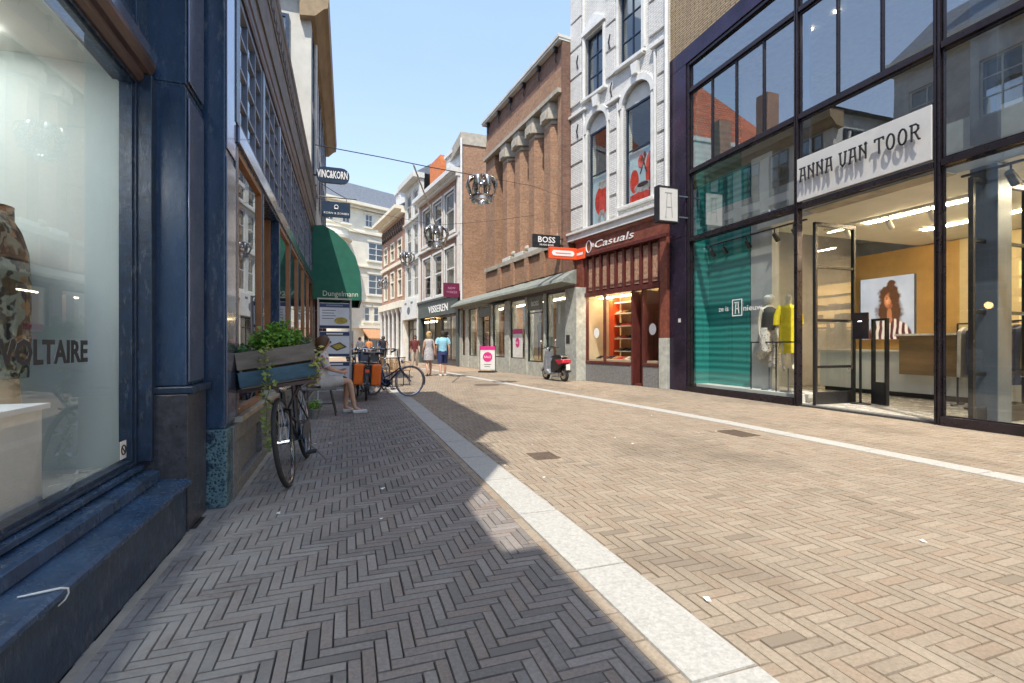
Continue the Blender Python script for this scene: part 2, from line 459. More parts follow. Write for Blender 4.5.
def grid_frame(mb, s0, s1, z0, z1, y0, y1, fw, cols, rows, bar=None, swap=False):
    bar = bar or fw*.6
    B = (lambda a, b, c, d: mb.box(y0, y1, a, b, c, d)) if swap else (lambda a, b, c, d: mb.box(a, b, y0, y1, c, d))
    B(s0, s0+fw, z0, z1); B(s1-fw, s1, z0, z1)
    B(s0+fw, s1-fw, z0, z0+fw); B(s0+fw, s1-fw, z1-fw, z1)
    e = .004
    yy0, yy1 = (y0+e, y1-e)
    B2 = (lambda a, b, c, d: mb.box(yy0, yy1, a, b, c, d)) if swap else (lambda a, b, c, d: mb.box(a, b, yy0, yy1, c, d))
    xs = [s0+(s1-s0)*i/cols for i in range(1, cols)] if isinstance(cols, int) else list(cols)
    zs = [z0+(z1-z0)*i/rows for i in range(1, rows)] if isinstance(rows, int) else list(rows)
    for x in xs: B2(x-bar/2, x+bar/2, z0+fw, z1-fw)
    yy0, yy1 = (y0+2*e, y1-2*e)
    B2 = (lambda a, b, c, d: mb.box(yy0, yy1, a, b, c, d)) if swap else (lambda a, b, c, d: mb.box(a, b, yy0, yy1, c, d))
    for z in zs: B2(s0+fw, s1-fw, z-bar/2, z+bar/2)

def window(root, s0, s1, z0, z1, y, fmat, gmat, cols=1, rows=1, fw=.06, bar=None, swap=False, depth=.06, off=(0,0,0), sgn=1, room=None, name='window'):
    """window > pane; front of the frame at y, sgn: +1 frame grows inwards to -y"""
    mb = MB(off); grid_frame(mb, s0, s1, z0, z1, y-depth*sgn, y, fw, cols, rows, bar, swap)
    w = mb.build(name, fmat, root)
    g = MB(off); yy = y - depth*sgn*.55
    a, b, c, d = s0+fw*.5, s1-fw*.5, z0+fw*.5, z1-fw*.5
    if swap: g.quad((yy, a, c), (yy, b, c), (yy, b, d), (yy, a, d))
    else: g.quad((b, yy, c), (a, yy, c), (a, yy, d), (b, yy, d))
    g.build('pane', gmat, w)
    return w
# ================================================================== THE GROUND
def lerp_pts(pts, t):
    if t <= pts[0][0]: return pts[0][1]
    for (a, va), (b, vb) in zip(pts, pts[1:]):
        if t <= b: return va + (vb-va)*(t-a)/(b-a)
    return pts[-1][1]
KR = [(-6, 5.40), (2.4, 5.32), (6.15, 5.22), (8.7, 4.98), (11.5, 4.67), (15, 4.33), (19.5, 3.98), (26, 3.3), (40, 1.6)]
KL = [(-6, 1.14), (10.3, 1.07), (14, .98), (20, .6), (30, -.4)]
xr = lambda y: lerp_pts(KR, y)      # left edge of the far strip
xl = lambda y: lerp_pts(KL, y)      # left edge of the near strip
SW = .27

def structure(o): o['kind'] = 'structure'; return o

mb = MB(); mb.quad((-150,-80,-.012), (170,-80,-.012), (170,400,-.012), (-150,400,-.012))
structure(mb.build('ground', MT['joint']))
mb = MB(); mb.quad((1.2,-2,-.0105), (8.3,-2,-.0105), (8.3,21,-.0105), (1.2,21,-.0105)); structure(mb.build('road', MT['joint_road']))

def herring(name, mat, x0, x1, y0, y1, L_, W_, gap, inside, mirror=False, seed=1):
    rnd = random.Random(seed)
    n = round(L_/W_)
    vs, fs, tint = [], [], []
    i0, i1 = int(x0/W_)-n, int(x1/W_)+n
    j0, j1 = int(y0/W_)-n, int(y1/W_)+n
    def brick_(a, b, c, d):
        if not inside(a, b, (c+d)/2): return
        h = rnd.uniform(-.0012, .0012); tx = rnd.uniform(-.0009, .0009); ty = rnd.uniform(-.0009, .0009)
        g = gap/2 + rnd.uniform(0, .0010); ch = .0024
        k = len(vs)
        jx, jy = rnd.uniform(-.0012, .0012), rnd.uniform(-.0012, .0012)
        for (x, y) in ((a+g, c+g), (b-g, c+g), (b-g, d-g), (a+g, d-g)):
            vs.append((x+jx, y+jy, -.0103))
        for (x, y, sx, sy) in ((a+g+ch, c+g+ch, -1, -1), (b-g-ch, c+g+ch, 1, -1), (b-g-ch, d-g-ch, 1, 1), (a+g+ch, d-g-ch, -1, 1)):
            vs.append((x+jx, y+jy, h + tx*sx + ty*sy))
        fs.append((k+4, k+5, k+6, k+7))
        for q in range(4):
            fs.append((k+q, k+(q+1) % 4, k+4+(q+1) % 4, k+4+q))
        t = (rnd.random(), max(0, rnd.random()*1.6-.75), rnd.random(), 1)
        tint.extend([t]*20)
    for j in range(j0, j1):
        for i in range(i0, i1):
            jj = -j if mirror else j
            d = (i - jj) % (2*n)
            if d == 0:
                brick_(i*W_, (i+n)*W_, j*W_, (j+1)*W_)
            elif (not mirror and d == 2*n-1):
                brick_(i*W_, (i+1)*W_, j*W_, (j+n)*W_)
            elif (mirror and d == n):
                brick_(i*W_, (i+1)*W_, j*W_, (j+n)*W_)
    me = bpy.data.meshes.new(name); me.from_pydata(vs, [], fs); me.materials.append(mat)
    ca = me.color_attributes.new('tint', 'FLOAT_COLOR', 'CORNER')
    ca.data.foreach_set('color', [c for t in tint for c in t])
    o = bpy.data.objects.new(name, me); col.objects.link(o)
    return structure(o)

YF = 21.0
herring('pavement', MT['paver_walk'], -1.0, 1.2, -2, YF, .2, .05, .0025, lambda a, b, y: b > -.89 and a < xl(y)-.072 and -2 < y < YF, seed=3)
herring('road', MT['paver_road'], 1.2, 5.5, -2, YF, .183, .061, .003, lambda a, b, y: b > xl(y)+SW and a < xr(y)+.01 and -2 < y < YF, mirror=True, seed=4)
herring('pavement', MT['paver_road'], 3.9, 8.3, -2, YF, .183, .061, .003, lambda a, b, y: b > xr(y)+SW-.04 and a > xr(y)+.02 and b < 8.3 and -2 < y < YF, mirror=True, seed=5)
# a soldier course beside the near strip
def course(name, mat, edge, off, w, L_, y0, y1, seed):
    rnd = random.Random(seed); vs, fs, tint = [], [], []
    y = y0
    while y < y1:
        a, b = y+.002, y+L_-.002
        x0a, x0b = edge(a)+off, edge(b)+off
        k = len(vs); h = .004+rnd.uniform(-.0005, .0005); c = .003
        vs += [(x0a+.002, a, -.013), (x0a+w-.002, a, -.013), (x0b+w-.002, b, -.013), (x0b+.002, b, -.013),
               (x0a+.002+c, a+c, h), (x0a+w-.002-c, a+c, h), (x0b+w-.002-c, b-c, h), (x0b+.002+c, b-c, h)]
        fs.append((k+4, k+5, k+6, k+7)); fs += [(k+q, k+(q+1) % 4, k+4+(q+1) % 4, k+4+q) for q in range(4)]
        tint += [(rnd.random(), max(0, rnd.random()*1.6-.7), 0, 1)]*20
        y += L_
    me = bpy.data.meshes.new(name); me.from_pydata(vs, [], fs); me.materials.append(mat)
    ca = me.color_attributes.new('tint', 'FLOAT_COLOR', 'CORNER'); ca.data.foreach_set('color', [c for t in tint for c in t])
    o = bpy.data.objects.new(name, me); col.objects.link(o); return structure(o)
course('gutter_course', MT['paver_road'], xl, -.068, .066, .2, -2, YF, 11)
# granite strips
def strip(name, edge, w, y0, y1, L_, seed):
    rnd = random.Random(seed); mb = MB(); y = y0
    while y < y1:
        a, b = y+.0045, y+L_-.0045; h = .0068+rnd.uniform(-.0006, .0006)
        A, B_ = edge(a), edge(b); c = .003
        vs = [(A,a,-.012),(A+w,a,-.012),(B_+w,b,-.012),(B_,b,-.012),(A+c,a+c,h),(A+w-c,a+c,h),(B_+w-c,b-c,h),(B_+c,b-c,h)]
        mb.add(vs, [(4,5,6,7),(0,1,5,4),(1,2,6,5),(2,3,7,6),(3,0,4,7)])
        y += L_
    return structure(mb.build(name, MT['slabw']))
strip('granite_strip', xl, SW+.012, -2.1, 24, .86, 5)
strip('granite_strip', xr, SW-.02, -2.3, 30, 1.0, 6)
# concrete margin along the left shopfronts
mb = MB()
mb.box(-.925, -.885, -2, 3.4, -.01, .002); mb.box(-.80, -.76, 4.2, 13.6, -.01, .002)
structure(mb.build('concrete_margin', MT['concrete']))
# distant paving
mb = MB(); mb.quad((-14, YF, -.005), (14, YF, -.005), (14, 75, -.005), (-14, 75, -.005))
structure(mb.build('road', MT['far']))

def drain(x, y, w, l, label, rz=0):
    t = empty('drain_cover', (x, y, 0), label, 'drain cover', R(rz), 'iron drain covers in the paving')
    mb = MB(); grid_frame_flat(mb, w, l); mb.build('frame', MT['drain'], t)
    mb = MB()
    for i in range(7):
        xx = -w/2+.03+(w-.06)*(i+.5)/7
        mb.box(xx-.012, xx+.012, -l/2+.02, l/2-.02, -.004, .004)
    mb.build('grate', MT['drain'], t)
def grid_frame_flat(mb, w, l):
    mb.box(-w/2, w/2, -l/2, l/2, -.004, .002)
    for s in (-1, 1):
        mb.box(s*w/2-.02*(s > 0), s*w/2+.02*(s < 0), -l/2, l/2, .0022, .006)
        mb.box(-w/2+.02, w/2-.02, s*l/2-.02*(s > 0), s*l/2+.02*(s < 0), .0022, .006)
MT['drain'] = M('rusty iron', (.12,.085,.06), .7, .5, 20, dirt=.4, bump=.6)
drain(1.93, 4.62, .26, .30, 'rusty iron drain cover beside the near white strip, at the edge of the shadow')
drain(4.83, 4.98, .30, .45, 'iron drain cover in the road close to the far white strip, opposite the glass shopfront')
mb = MB(); mb.lathe([(.001,.004),(.12,.004),(.125,.006),(.2,.006),(.205,.004),(.33,.004),(.34,.007),(.38,.007),(.385,-.01)], (3.86, 13.5, 0), 28)
mb.top('manhole_cover', MT['drain'], (3.86, 13.5, 0), 'round dark manhole cover further up the sunlit road', 'manhole cover')
rnd = random.Random(12)
scrap = None
for k in range(16):
    x, y = rnd.uniform(-.5, 4.8), rnd.uniform(1.6, 7)
    if k == 0:
        mb = MB(); mb.slab([(-.02,-.012,.0), (.022,-.009,.004), (.018,.012,.0), (-.015,.014,.003)], (0,0,.0015))
        scrap = mb.build('paper_scrap', MT['lettering'])
        tag(scrap, 'tiny white scrap of paper or cigarette end lying on the brick paving', 'paper scrap', 'scraps of litter on the paving')
        o = scrap
    else:
        o = scrap.copy(); col.objects.link(o)
    o.location = (x, y, .003); o.rotation_euler = (0, 0, rnd.uniform(0, 6)); q = rnd.uniform(.45, 1.1); o.scale = (q, q, 1)

# ================================================================== RIGHT: the glass shop
FR = R(90)     # a frame whose x runs up the street (+Y) and whose y points at the street (-X)
ann = empty('glass_shop_building', (8.1, 0, 0), 'modern glass fronted clothing shop with dark metal frame and slim tan brick above', 'building', FR)
# upper brickwork
mb = MB(); mb.box(-4, 10.62, -.35, .03, 8.63, 15.5); mb.build('upper_wall', MT['brick_tan'], ann)
# violet frame panels
mb = MB()
mb.box(-4, 10.62, -.3, .06, 8.22, 8.62)
for a, b in ((0, 3.9), (3.9, 8.22)):
    mb.box(9.985, 10.62, -.3, .06, a+.006, b-.006)
mb.build('cladding', MT['violet'], ann, bevel=.006)
mb = MB(); mb.box(9.99, 10.6, -6, -.32, 0, 8.2); mb.box(-4, 10.6, -6.3, -6, 0, 15.4); mb.box(-4.1, -4, -6, 0, 0, 15.4)
mb.box(10.5, 10.62, -6, -.36, 8.6, 15.4); mb.box(-4, 10.6, -6, -.36, 15.1, 15.5)
mb.build('rear_wall', MT['greywall'], ann)
# steel frame: mains
mb = MB()
for s in (9.93, 6.88, 4.57, 1.6, -1.4):
    w_ = .036
    mb.box(s-w_, s-.012, -.10, .035, .0, 8.215); mb.box(s+.012, s+w_, -.10, .035, .0, 8.215); mb.box(s-.014, s+.014, -.12, .015, .0, 8.21)
for z in (3.78, 5.47, 7.5):
    for a, b in ((6.93, 9.88), (4.62, 6.83), (1.65, 4.52), (-1.35, 1.55), (-4, -1.45)):
        mb.box(a, b, -.10, .03, z-.045, z+.045)
mb.box(-4, 9.88, -.1, .03, 8.14, 8.21)
mb.build('main_frame', MT['bronze'], ann, bevel=.004)
# base plinths
mb = MB()
for a, b in ((6.93, 10.6), (1.65, 4.52), (-1.35, 1.55), (-4, -1.45)):
    mb.box(a, b, -.16, .05, 0, .13)
mb.build('plinth', MT['bronze'], ann, bevel=.004, each=True)
bays = {(6.93, 9.88): 4, (4.62, 6.83): 3, (1.65, 4.52): 3, (-1.35, 1.55): 3, (-4, -1.45): 3}
def apane(a, b, z0, z1, mats=('steel', 'glass')):
    window(ann, a, b, z0, z1, -.01, MT['bronze'], MT[mats[1]], 1, 1, fw=.017, depth=.05)
for (a, b), n in bays.items():
    if a != 4.62:
        apane(a, b, .13, 3.715)
        apane(a, b, 3.845, 5.405, ('', 'glass_solar'))
    else:
        apane(a, b, 4.68, 5.405, ('', 'glass_solar'))
    for k in range(n):
        w_ = (b-a)/n
        apane(a+w_*k+.004, a+w_*(k+1)-.004, 5.535, 7.435, ('', 'glass_solar'))
    apane(a, b, 7.565, 8.14, ('', 'glass_solar'))
# sign panel
mb = MB(); mb.box(4.63, 6.84, -.02, .045, 3.86, 4.665); sg = mb.build('sign_panel', MT['panelwhite'], ann, bevel=.004)
# letters of the sign: strokes standing off the panel
ST = {'A': [[(0,1),(.85,1)],[(.28,1),(.1,0)],[(.72,1),(.9,0)],[(.2,.42),(.8,.42)],[(.02,0),(.2,0)]],
      'N': [[(.1,0),(.1,1)],[(.0,1),(.3,1)],[(.1,.95),(.82,.3)],[(.82,0),(.82,1.1)],[(.7,1),(.95,1)]],
      'V': [[(.12,1),(.22,.2)],[(.22,.2),(.5,0)],[(.5,0),(.78,.2)],[(.78,.2),(.86,1)],[(0,1),(.28,1)],[(.72,1),(1,1)]],
      'T': [[(0,1),(1,1)],[(.5,1),(.5,0)],[(.0,1),(-.02,.85)],[(1,1),(1.02,.85)]],
      'O': [[(.5+.42*math.cos(t*math.pi/8), .5+.5*math.sin(t*math.pi/8)) for t in range(17)]],
      'R': [[(.15,0),(.15,1)],[(0,1),(.6,1)],[(.6,1),(.84,.86)],[(.84,.86),(.84,.66)],[(.84,.66),(.6,.52)],[(.6,.52),(.15,.52)],[(.5,.52),(.9,0)],[(.9,0),(1,0)]]}
def stroke_word(mb, word, s_left, z0, h, w, gap, y0, y1, th):
    x = s_left
    for ch in word:
        if ch == ' ': x -= w*.62; continue
        for st in ST[ch]:
            pts = [(x - p[0]*w, z0 + p[1]*h) for p in st]
            for p, q in zip(pts, pts[1:]):
                d = Vector((q[0]-p[0], q[1]-p[1])); l = d.length
                if l < 1e-6: continue
                d /= l; nrm = Vector((-d.y, d.x))*th/2; e = d*th*.35
                a, b = Vector(p)-e, Vector(q)+e
                poly = [a+nrm, b+nrm, b-nrm, a-nrm]
                mb.slab([(v.x, y0, v.y) for v in poly], (0, y1-y0, 0))
        x -= w+gap
mb = MB(); stroke_word(mb, 'ANNA VAN TOOR', 6.73, 4.205, .235, .128, .042, .095, .115, .022)
mb.build('lettering', MT['letterdark'], sg)
# floors and room
mb = MB(); mb.box(-3.9, 9.98, -6, -.13, .02, .05); mb.build('shop_floor', MT['paint_floor'], ann)
mb = MB(); mb.box(-3.9, 8.3, -6, -.5, 3.72, 4.02); mb.build('ceiling_slab', MT['ceiling'], ann)
mb = MB(); mb.box(-3.9, 9.98, -6, -.14, 8.16, 8.35); mb.build('upper_ceiling', M('upper ceiling', (.42,.41,.39), .8), ann)
mb = MB(); mb.box(7.4, 9.9, -5.95, -5.8, .05, 3.7); mb.build('back_wall', MT['mustard'], ann)
mb = MB(); mb.box(-3.9, 7.4, -5.95, -5.8, .05, 3.7); mb.build('back_wall', M('warm cream wall', (.62,.50,.30), .8, .08, 2), ann)
mb = MB(); mb.box(5.0, 9.9, -5.8, -5.7, 4.05, 8.1); mb.box(-3.9, 5, -4.2, -4.1, 4.05, 8.1); mb.build('upper_back_wall', M('upper floor wall', (.36,.35,.33), .8), ann)
mb = MB(); mb.box(8.55, 9.86, -.62, -.55, .2, 5.3); mb.box(9.86, 9.92, -1.6, -.16, .2, 8.1); mb.build('teal_wall', MT['teal'], ann)
mb = MB(); mb.box(7.95, 8.52, -.75, -.55, .05, 5.35); mb.build('pillar', MT['greywall'], ann)
mb = MB(); mb.box(-3.9, 9.9, -.62, -.5, 4.03, 4.5); mb.build('balustrade', MT['offwhite'], ann)
mb = MB(); mb.box(6.95, 9.85, -1.3, -.16, .05, .2); mb.build('display_plinth', MT['offwhite'], ann)
# white column casing and steel column
mb = MB(); mb.box(4.1, 4.42, -.75, -.43, .05, 3.7); mb.box(4.1, 4.42, -.75, -.43, 4.03, 8.1); mb.build('steel_column', MT['steel'], ann, bevel=.01)
mb = MB(); mb.box(6.9, 7.02, -.40, -.34, 4.03, 8.1); mb.build('steel_column', MT['steel'], ann)
# ceiling lights: strips and spots (the place has them)
mb = MB()
for s in (0, 3.2, 6.2):
    for y in (-2.2, -4.0): mb.box(s-.9, s+.9, y-.03, y+.03, 3.69, 3.715)
mb.build('ceiling_light', emit('shop light', (1, .80, .52), 55), ann)
mb = MB()
for s in (5.2, 5.7, 6.2, 7.3, 7.9): mb.lathe([(.001, 0), (.045, 0), (.045, .02)], (s, -1.6, 8.135), 10)
mb.build('ceiling_light', MT['spotlamp'], ann)
mb = MB(); mb.box(6.1, 6.75, -3.2, -3.1, 4.6, 5.5); mb.build('warm_panel', emit('warm patch glow', (1, .55, .12), .5), ann)  # no lamp: small emissive patch added for a warm glow upstairs
# track with spots
mb = MB(); mb.box(2.6, 7.6, -1.65, -1.61, 3.62, 3.66)
tk = mb.build('light_track', MT['white'], ann)
for s in (3.2, 4.0, 4.9, 5.6, 6.3, 7.1):
    mb = MB(); mb.cyl((s, -1.63, 3.62), (s, -1.63, 3.53), .012); mb.cyl((s, -1.60, 3.52), (s, -1.72, 3.38), .045, .05); mb.build('spotlight', MT['white'], tk)
mb = MB(); mb.box(7.0, 9.8, -.42, -.38, 3.60, 3.63)
tk = mb.build('light_track', MT['black'], ann)
for s in (7.3, 7.75, 8.5, 9.2, 9.6):
    mb = MB(); mb.cyl((s, -.4, 3.6), (s, -.4, 3.5), .012); mb.cyl((s, -.38, 3.5), (s, -.50, 3.36), .04, .05); mb.build('spotlight', MT['black'], tk)
mb = MB(); mb.box(1.7, 4.5, -.42, -.38, 3.60, 3.63)
tk = mb.build('light_track', MT['black'], ann)
for s in (3.95, 3.6, 3.0, 2.2):
    mb = MB(); mb.cyl((s, -.4, 3.6), (s, -.4, 3.5), .012); mb.cyl((s, -.36, 3.5), (s, -.52, 3.36), .05, .06); mb.build('spotlight', MT['black'], tk)
# lit shelves in the back wall
mb = MB()
for s0, s1 in ((2.2, 4.2),):
    mb.box(s0, s1, -5.78, -5.76, .6, 3.0)
sh = mb.build('shelf_niche', emit('lit niche', (1, .62, .20), 2.2), ann)
mb = MB()
for z in (.6, 1.0, 1.4, 1.8, 2.2, 2.6, 3.0): mb.box(2.2, 4.2, -5.75, -5.4, z, z+.04)
mb.build('shelf', MT['brownwood'], sh)
rnd = random.Random(4)
mb = MB()
for z in (.64, 1.04, 1.44, 1.84, 2.24):
    s = 2.25
    while s < 4.05:
        w_ = rnd.uniform(.1, .24); mb.box(s, s+w_, -5.7, -5.45, z, z+rnd.uniform(.08, .26)); s += w_+rnd.uniform(.04, .15)
mb.build('folded_clothes', M('folded clothes', (.28,.16,.12), .8, .6, 9), sh)
mb = MB(); mb.box(1.75, 3.6, -.95, -.92, 4.55, 8.0); mb.build('hanging_picture', floral('large pale picture', (.60,.56,.50), (.34,.25,.16), (.72,.72,.72), 1.6), ann)
# entrance lintel trim
mb = MB(); mb.box(4.62, 6.83, -.5, -.12, 3.70, 3.715); mb.build('soffit', MT['concrete'], ann)
mb = MB(); mb.box(4.62, 6.83, -1.6, -.02, .0, .03); mb.build('door_mat', M('entrance mat', (.05,.05,.05), .9), ann)
# text on the left pane
mb = MB()
mb.text('ze is', (8.93, -.018, 1.93), (-1,0,0), (0,0,1), .115, .30, .002)
mb.text('nieuw', (8.20, -.018, 1.90), (-1,0,0), (0,0,1), .125, .50, .002)
for a, b, c, d in ((8.255, 8.235, 1.80, 2.17), (8.50, 8.52, 1.80, 2.17), (8.50, 8.255, 1.80, 1.82), (8.50, 8.255, 2.15, 2.17)): mb.box(a, b, -.018, -.015, c, d)
stroke_word(mb, 'A', 8.445, 1.86, .24, .13, 0, -.018, -.015, .02)
mb.build('window_lettering', MT['lettering'], ann)
mb = MB(); mb.box(10.16, 10.26, .062, .066, 1.74, 1.84); mb.build('notice', MT['panelwhite'], ann)
# open door leaves
def leaf(hs, label, d=1.05, ztop=3.45):
    t = empty('glass_door', (8.1+.12, hs, 0), label, 'door', 0)
    mb = MB()
    f = .055
    mb.box(0, f, -.03, .03, .04, ztop); mb.box(d-f, d, -.03, .03, .04, ztop)
    mb.box(f, d-f, -.03, .03, ztop-f*1.3, ztop); mb.box(f, d-f, -.03, .03, .04, .28)
    for z in (.75, 1.62, 2.62): mb.box(f, d-f, -.022, .022, z-.025, z+.025)
    mb.build('frame', MT['black'], t, bevel=.004)
    g = MB(); g.quad((f, 0, .28), (d-f, 0, .28), (d-f, 0, ztop-.05), (f, 0, ztop-.05)); g.build('pane', MT['glass_clear'], t)
    mb = MB(); mb.tube([(d-.2, -.03, .7), (d-.2, -.09, .7), (d-.2, -.09, 1.6), (d-.2, -.03, 1.6)], .014); mb.build('handle', MT['chrome'], t)
leaf(6.62, 'tall black framed glass door leaf folded open on the left side of the shop entrance')
leaf(4.25, 'tall black framed glass door leaf folded open behind the right hand window beside the steel column', 1.3, 3.5)

# ------------------------------------------------------------------ things in the glass shop
def counter():
    t = empty('sales_counter', (11.6, 7.4, .05), 'long white sales counter with dark wood front in the entrance of the glass shop', 'counter', FR)
    mb = MB(); mb.box(-3.0, 1.5, -.35, .35, .1, .95); mb.build('body', MT['counterwhite'], t, bevel=.01)
    mb = MB(); mb.box(-3.05, 1.55, -.4, .42, .95, 1.0); mb.build('worktop', MT['white'], t, bevel=.006)
    mb = MB(); mb.box(-1.7, -.5, .36, .62, .5, 1.3); mb.build('wood_front', MT['counterwood'], t)
    mb = MB(); mb.box(-1.75, -.45, .3, .7, 1.3, 1.34); mb.build('upper_top', MT['white'], t)
    mb = MB(); mb.box(-2.9, 1.4, -.3, .3, 0, .1); mb.build('toe_kick', MT['black'], t)
counter()
# portrait poster
t = empty('portrait_poster', (13.78, 8.98, 1.32), 'large backlit portrait of a dark haired woman on the mustard wall behind the counter', 'poster', FR)
def portrait_mat():
    m, nt, b, N, L = nm('backlit portrait print')
    tc = N('ShaderNodeTexCoord'); v = tc.outputs['Object']
    nz = N('ShaderNodeTexNoise'); nz.inputs['Scale'].default_value = 5; nz.inputs['Detail'].default_value = 4; L(v, nz.inputs['Vector'])
    sb = N('ShaderNodeVectorMath'); sb.operation = 'SUBTRACT'; L(nz.outputs['Color'], sb.inputs[0]); sb.inputs[1].default_value = (.5,.5,.5)
    def ell(cx, cz, rx, rz, soft=.1, wob=.0, rot=0.0):
        w_ = N('ShaderNodeVectorMath'); w_.operation = 'SCALE'; L(sb.outputs[0], w_.inputs[0]); w_.inputs['Scale'].default_value = wob
        a_ = N('ShaderNodeVectorMath'); a_.operation = 'ADD'; L(v, a_.inputs[0]); L(w_.outputs[0], a_.inputs[1])
        mp = N('ShaderNodeMapping'); mp.vector_type = 'TEXTURE'; mp.inputs['Location'].default_value = (cx, 0, cz); mp.inputs['Scale'].default_value = (rx, 1e6, rz); mp.inputs['Rotation'].default_value = (0, rot, 0)
        L(a_.outputs[0], mp.inputs['Vector'])
        ln = N('ShaderNodeVectorMath'); ln.operation = 'LENGTH'; L(mp.outputs['Vector'], ln.inputs[0])
        return ramp(nt, ln.outputs['Value'], 1-soft, min(1, 1+soft) if soft < .01 else 1, (1,)*3, (0,)*3)
    hz = noise_n(nt, coords(nt, (5, 1, 1.3)), 4, 5, .7)
    haircol = mixc(nt, hz, (.012,.006,.004), (.13,.055,.025))
    c = mixc(nt, noise_n(nt, v, 1.5, 2), (.22,.25,.30), (.40,.43,.48))
    c = mixc(nt, ell(-.10,.86,.48,.58,.3,.40), c, haircol)
    c = mixc(nt, ell(-.10,1.35,.36,.42,.2,.35), c, haircol)
    c = mixc(nt, ell(-.16,1.72,.17,.14,.25,.3), c, haircol)
    c = mixc(nt, ell(-.10,.72,.09,.30,.2,.05), c, (.30,.115,.05))
    face = mixc(nt, ell(-.04,1.20,.13,.22,.9), (.20,.07,.03), (.55,.25,.11))
    c = mixc(nt, ell(-.09,1.20,.17,.27,.12,.04), c, face)
    c = mixc(nt, ell(-.20,1.30,.10,.34,.4,.3, .25), c, haircol)
    for ex in (-.15, -.02):
        c = mixc(nt, ell(ex,1.26,.038,.018,.4), c, (.03,.012,.01)); c = mixc(nt, ell(ex,1.305,.05,.010,.5), c, (.05,.02,.012))
    c = mixc(nt, ell(-.08,1.16,.022,.05,.7), c, (.40,.17,.08)); c = mixc(nt, ell(-.08,1.07,.055,.018,.4), c, (.34,.05,.04))
    wv = N('ShaderNodeTexWave'); wv.bands_direction = 'X'; wv.inputs['Scale'].default_value = 1.7; wv.inputs['Distortion'].default_value = 4; wv.inputs['Detail'].default_value = 2; L(v, wv.inputs['Vector'])
    jk = mixc(nt, ramp(nt, wv.outputs['Fac'], .45, .6), (.07,.022,.022), (.50,.44,.38))
    c = mixc(nt, ell(-.10,.05,.72,.62,.08,.12), c, jk)
    c = mixc(nt, ell(-.11,.60,.10,.12,.3,.05), c, (.32,.13,.06))
    L(c, b.inputs['Base Color']); L(c, b.inputs['Emission Color']); b.inputs['Emission Strength'].default_value = .5
    b.inputs['Roughness'].default_value = .5
    return m
mb = MB(); mb.box(-.85, .85, -.06, 0, 0, 1.95); mb.build('panel', portrait_mat(), t)
mb = MB(); mb.box(-.87, -.852, -.06, .01, 0, 1.95); mb.box(.852, .87, -.06, .01, 0, 1.95); mb.build('edge', MT['steel'], t)
t.scale = (.8, 1, .86)

def clothes_rail(x, y, rz, label, seed):
    t = empty('clothes_rail', (x, y, .05), label, 'clothes rail', R(rz))
    mb = MB()
    for s in (-.7, .7):
        mb.cyl((s, 0, 0), (s, 0, 1.5), .015); mb.box(s-.02, s+.02, -.25, .25, 0, .03)
    mb.cyl((-.7, 0, 1.5), (.7, 0, 1.5), .015); mb.build('rack', MT['black'], t)
    rnd = random.Random(seed)
    cm = [M('garment white', (.6,.58,.55), .8), M('garment brown', (.22,.12,.08), .8), M('garment navy', (.05,.07,.14), .8), M('garment ochre', (.42,.28,.12), .8)]
    for k in range(11):
        s = -.62+k*.12; w_ = rnd.uniform(.19, .25); h_ = rnd.uniform(.6, 1.0)
        mb = MB(); mb.slab([(s, -w_, 1.36), (s, 0, 1.44), (s, w_, 1.36), (s+.0, w_*1.15, 1.4-h_), (s, -w_*1.15, 1.4-h_)], (.05, 0, 0)); mb.build('garment', rnd.choice(cm), t)
clothes_rail(10.75, 5.0, 100, 'black rail of dark garments just right of the counter, behind the steel column', 7)
clothes_rail(10.2, 4.55, 80, 'black rail of mixed garments behind the right hand shop window', 2)
clothes_rail(12.6, 4.3, 80, 'clothes rail with pale and dark garments deep in the glass shop near the lit shelves', 5)
# pendant lamp
t = empty('pendant_lamp', (10.9, 3.75, 3.68), 'wire cage pendant lamp with a glowing bulb behind the right hand shop window', 'lamp')
mb = MB(); mb.cyl((0,0,0), (0,0,-1.05), .006)
for k in range(8):
    a = k*math.pi/4; mb.tube([(.03*math.cos(a),.03*math.sin(a),-1.05), (.16*math.cos(a),.16*math.sin(a),-1.25), (.15*math.cos(a),.15*math.sin(a),-1.4), (.02*math.cos(a),.02*math.sin(a),-1.48)], .005, 5)
mb.build('cage', MT['black'], t); mb = MB(); mb.ball((0,0,-1.22), .05); mb.build('bulb', MT['spotlamp'], t)
# security gate and tablet post in the entrance
t = empty('security_gate', (9.35, 6.2, .05), 'black upright security gate standing inside the shop entrance', 'security gate', R(75))
mb = MB(); mb.box(-.17, -.13, -.03, .03, 0, 1.6); mb.box(.13, .17, -.03, .03, 0, 1.6); mb.box(-.13, .13, -.03, .03, 1.56, 1.6); mb.box(-.13, .13, -.04, .04, 0, .42); mb.build('frame', MT['black'], t)
g = MB(); g.quad((-.13,0,.45),(.13,0,.45),(.13,0,1.58),(-.13,0,1.58)); g.build('pane', MT['glass_clear'], t)
t = empty('tablet_stand', (9.15, 6.42, .05), 'black tablet stand with dark screen left of the security gate', 'tablet stand', R(-70))
mb = MB(); mb.lathe([(.001,.02),(.16,.02),(.17,0)], n=16); mb.cyl((0,0,0), (0,0,1.25), .022); mb.build('post', MT['black'], t)
mb = MB(); mb.box(-.13, .13, -.03, .03, 1.22, 1.72); mb.build('screen', M('dark screen', (.03,.03,.04), .15), t, bevel=.01)
mb = MB(); mb.box(-.03, .03, -.036, -.031, 1.55, 1.56); mb.build('status_light', emit('white dot', (1,1,1), 3), t)

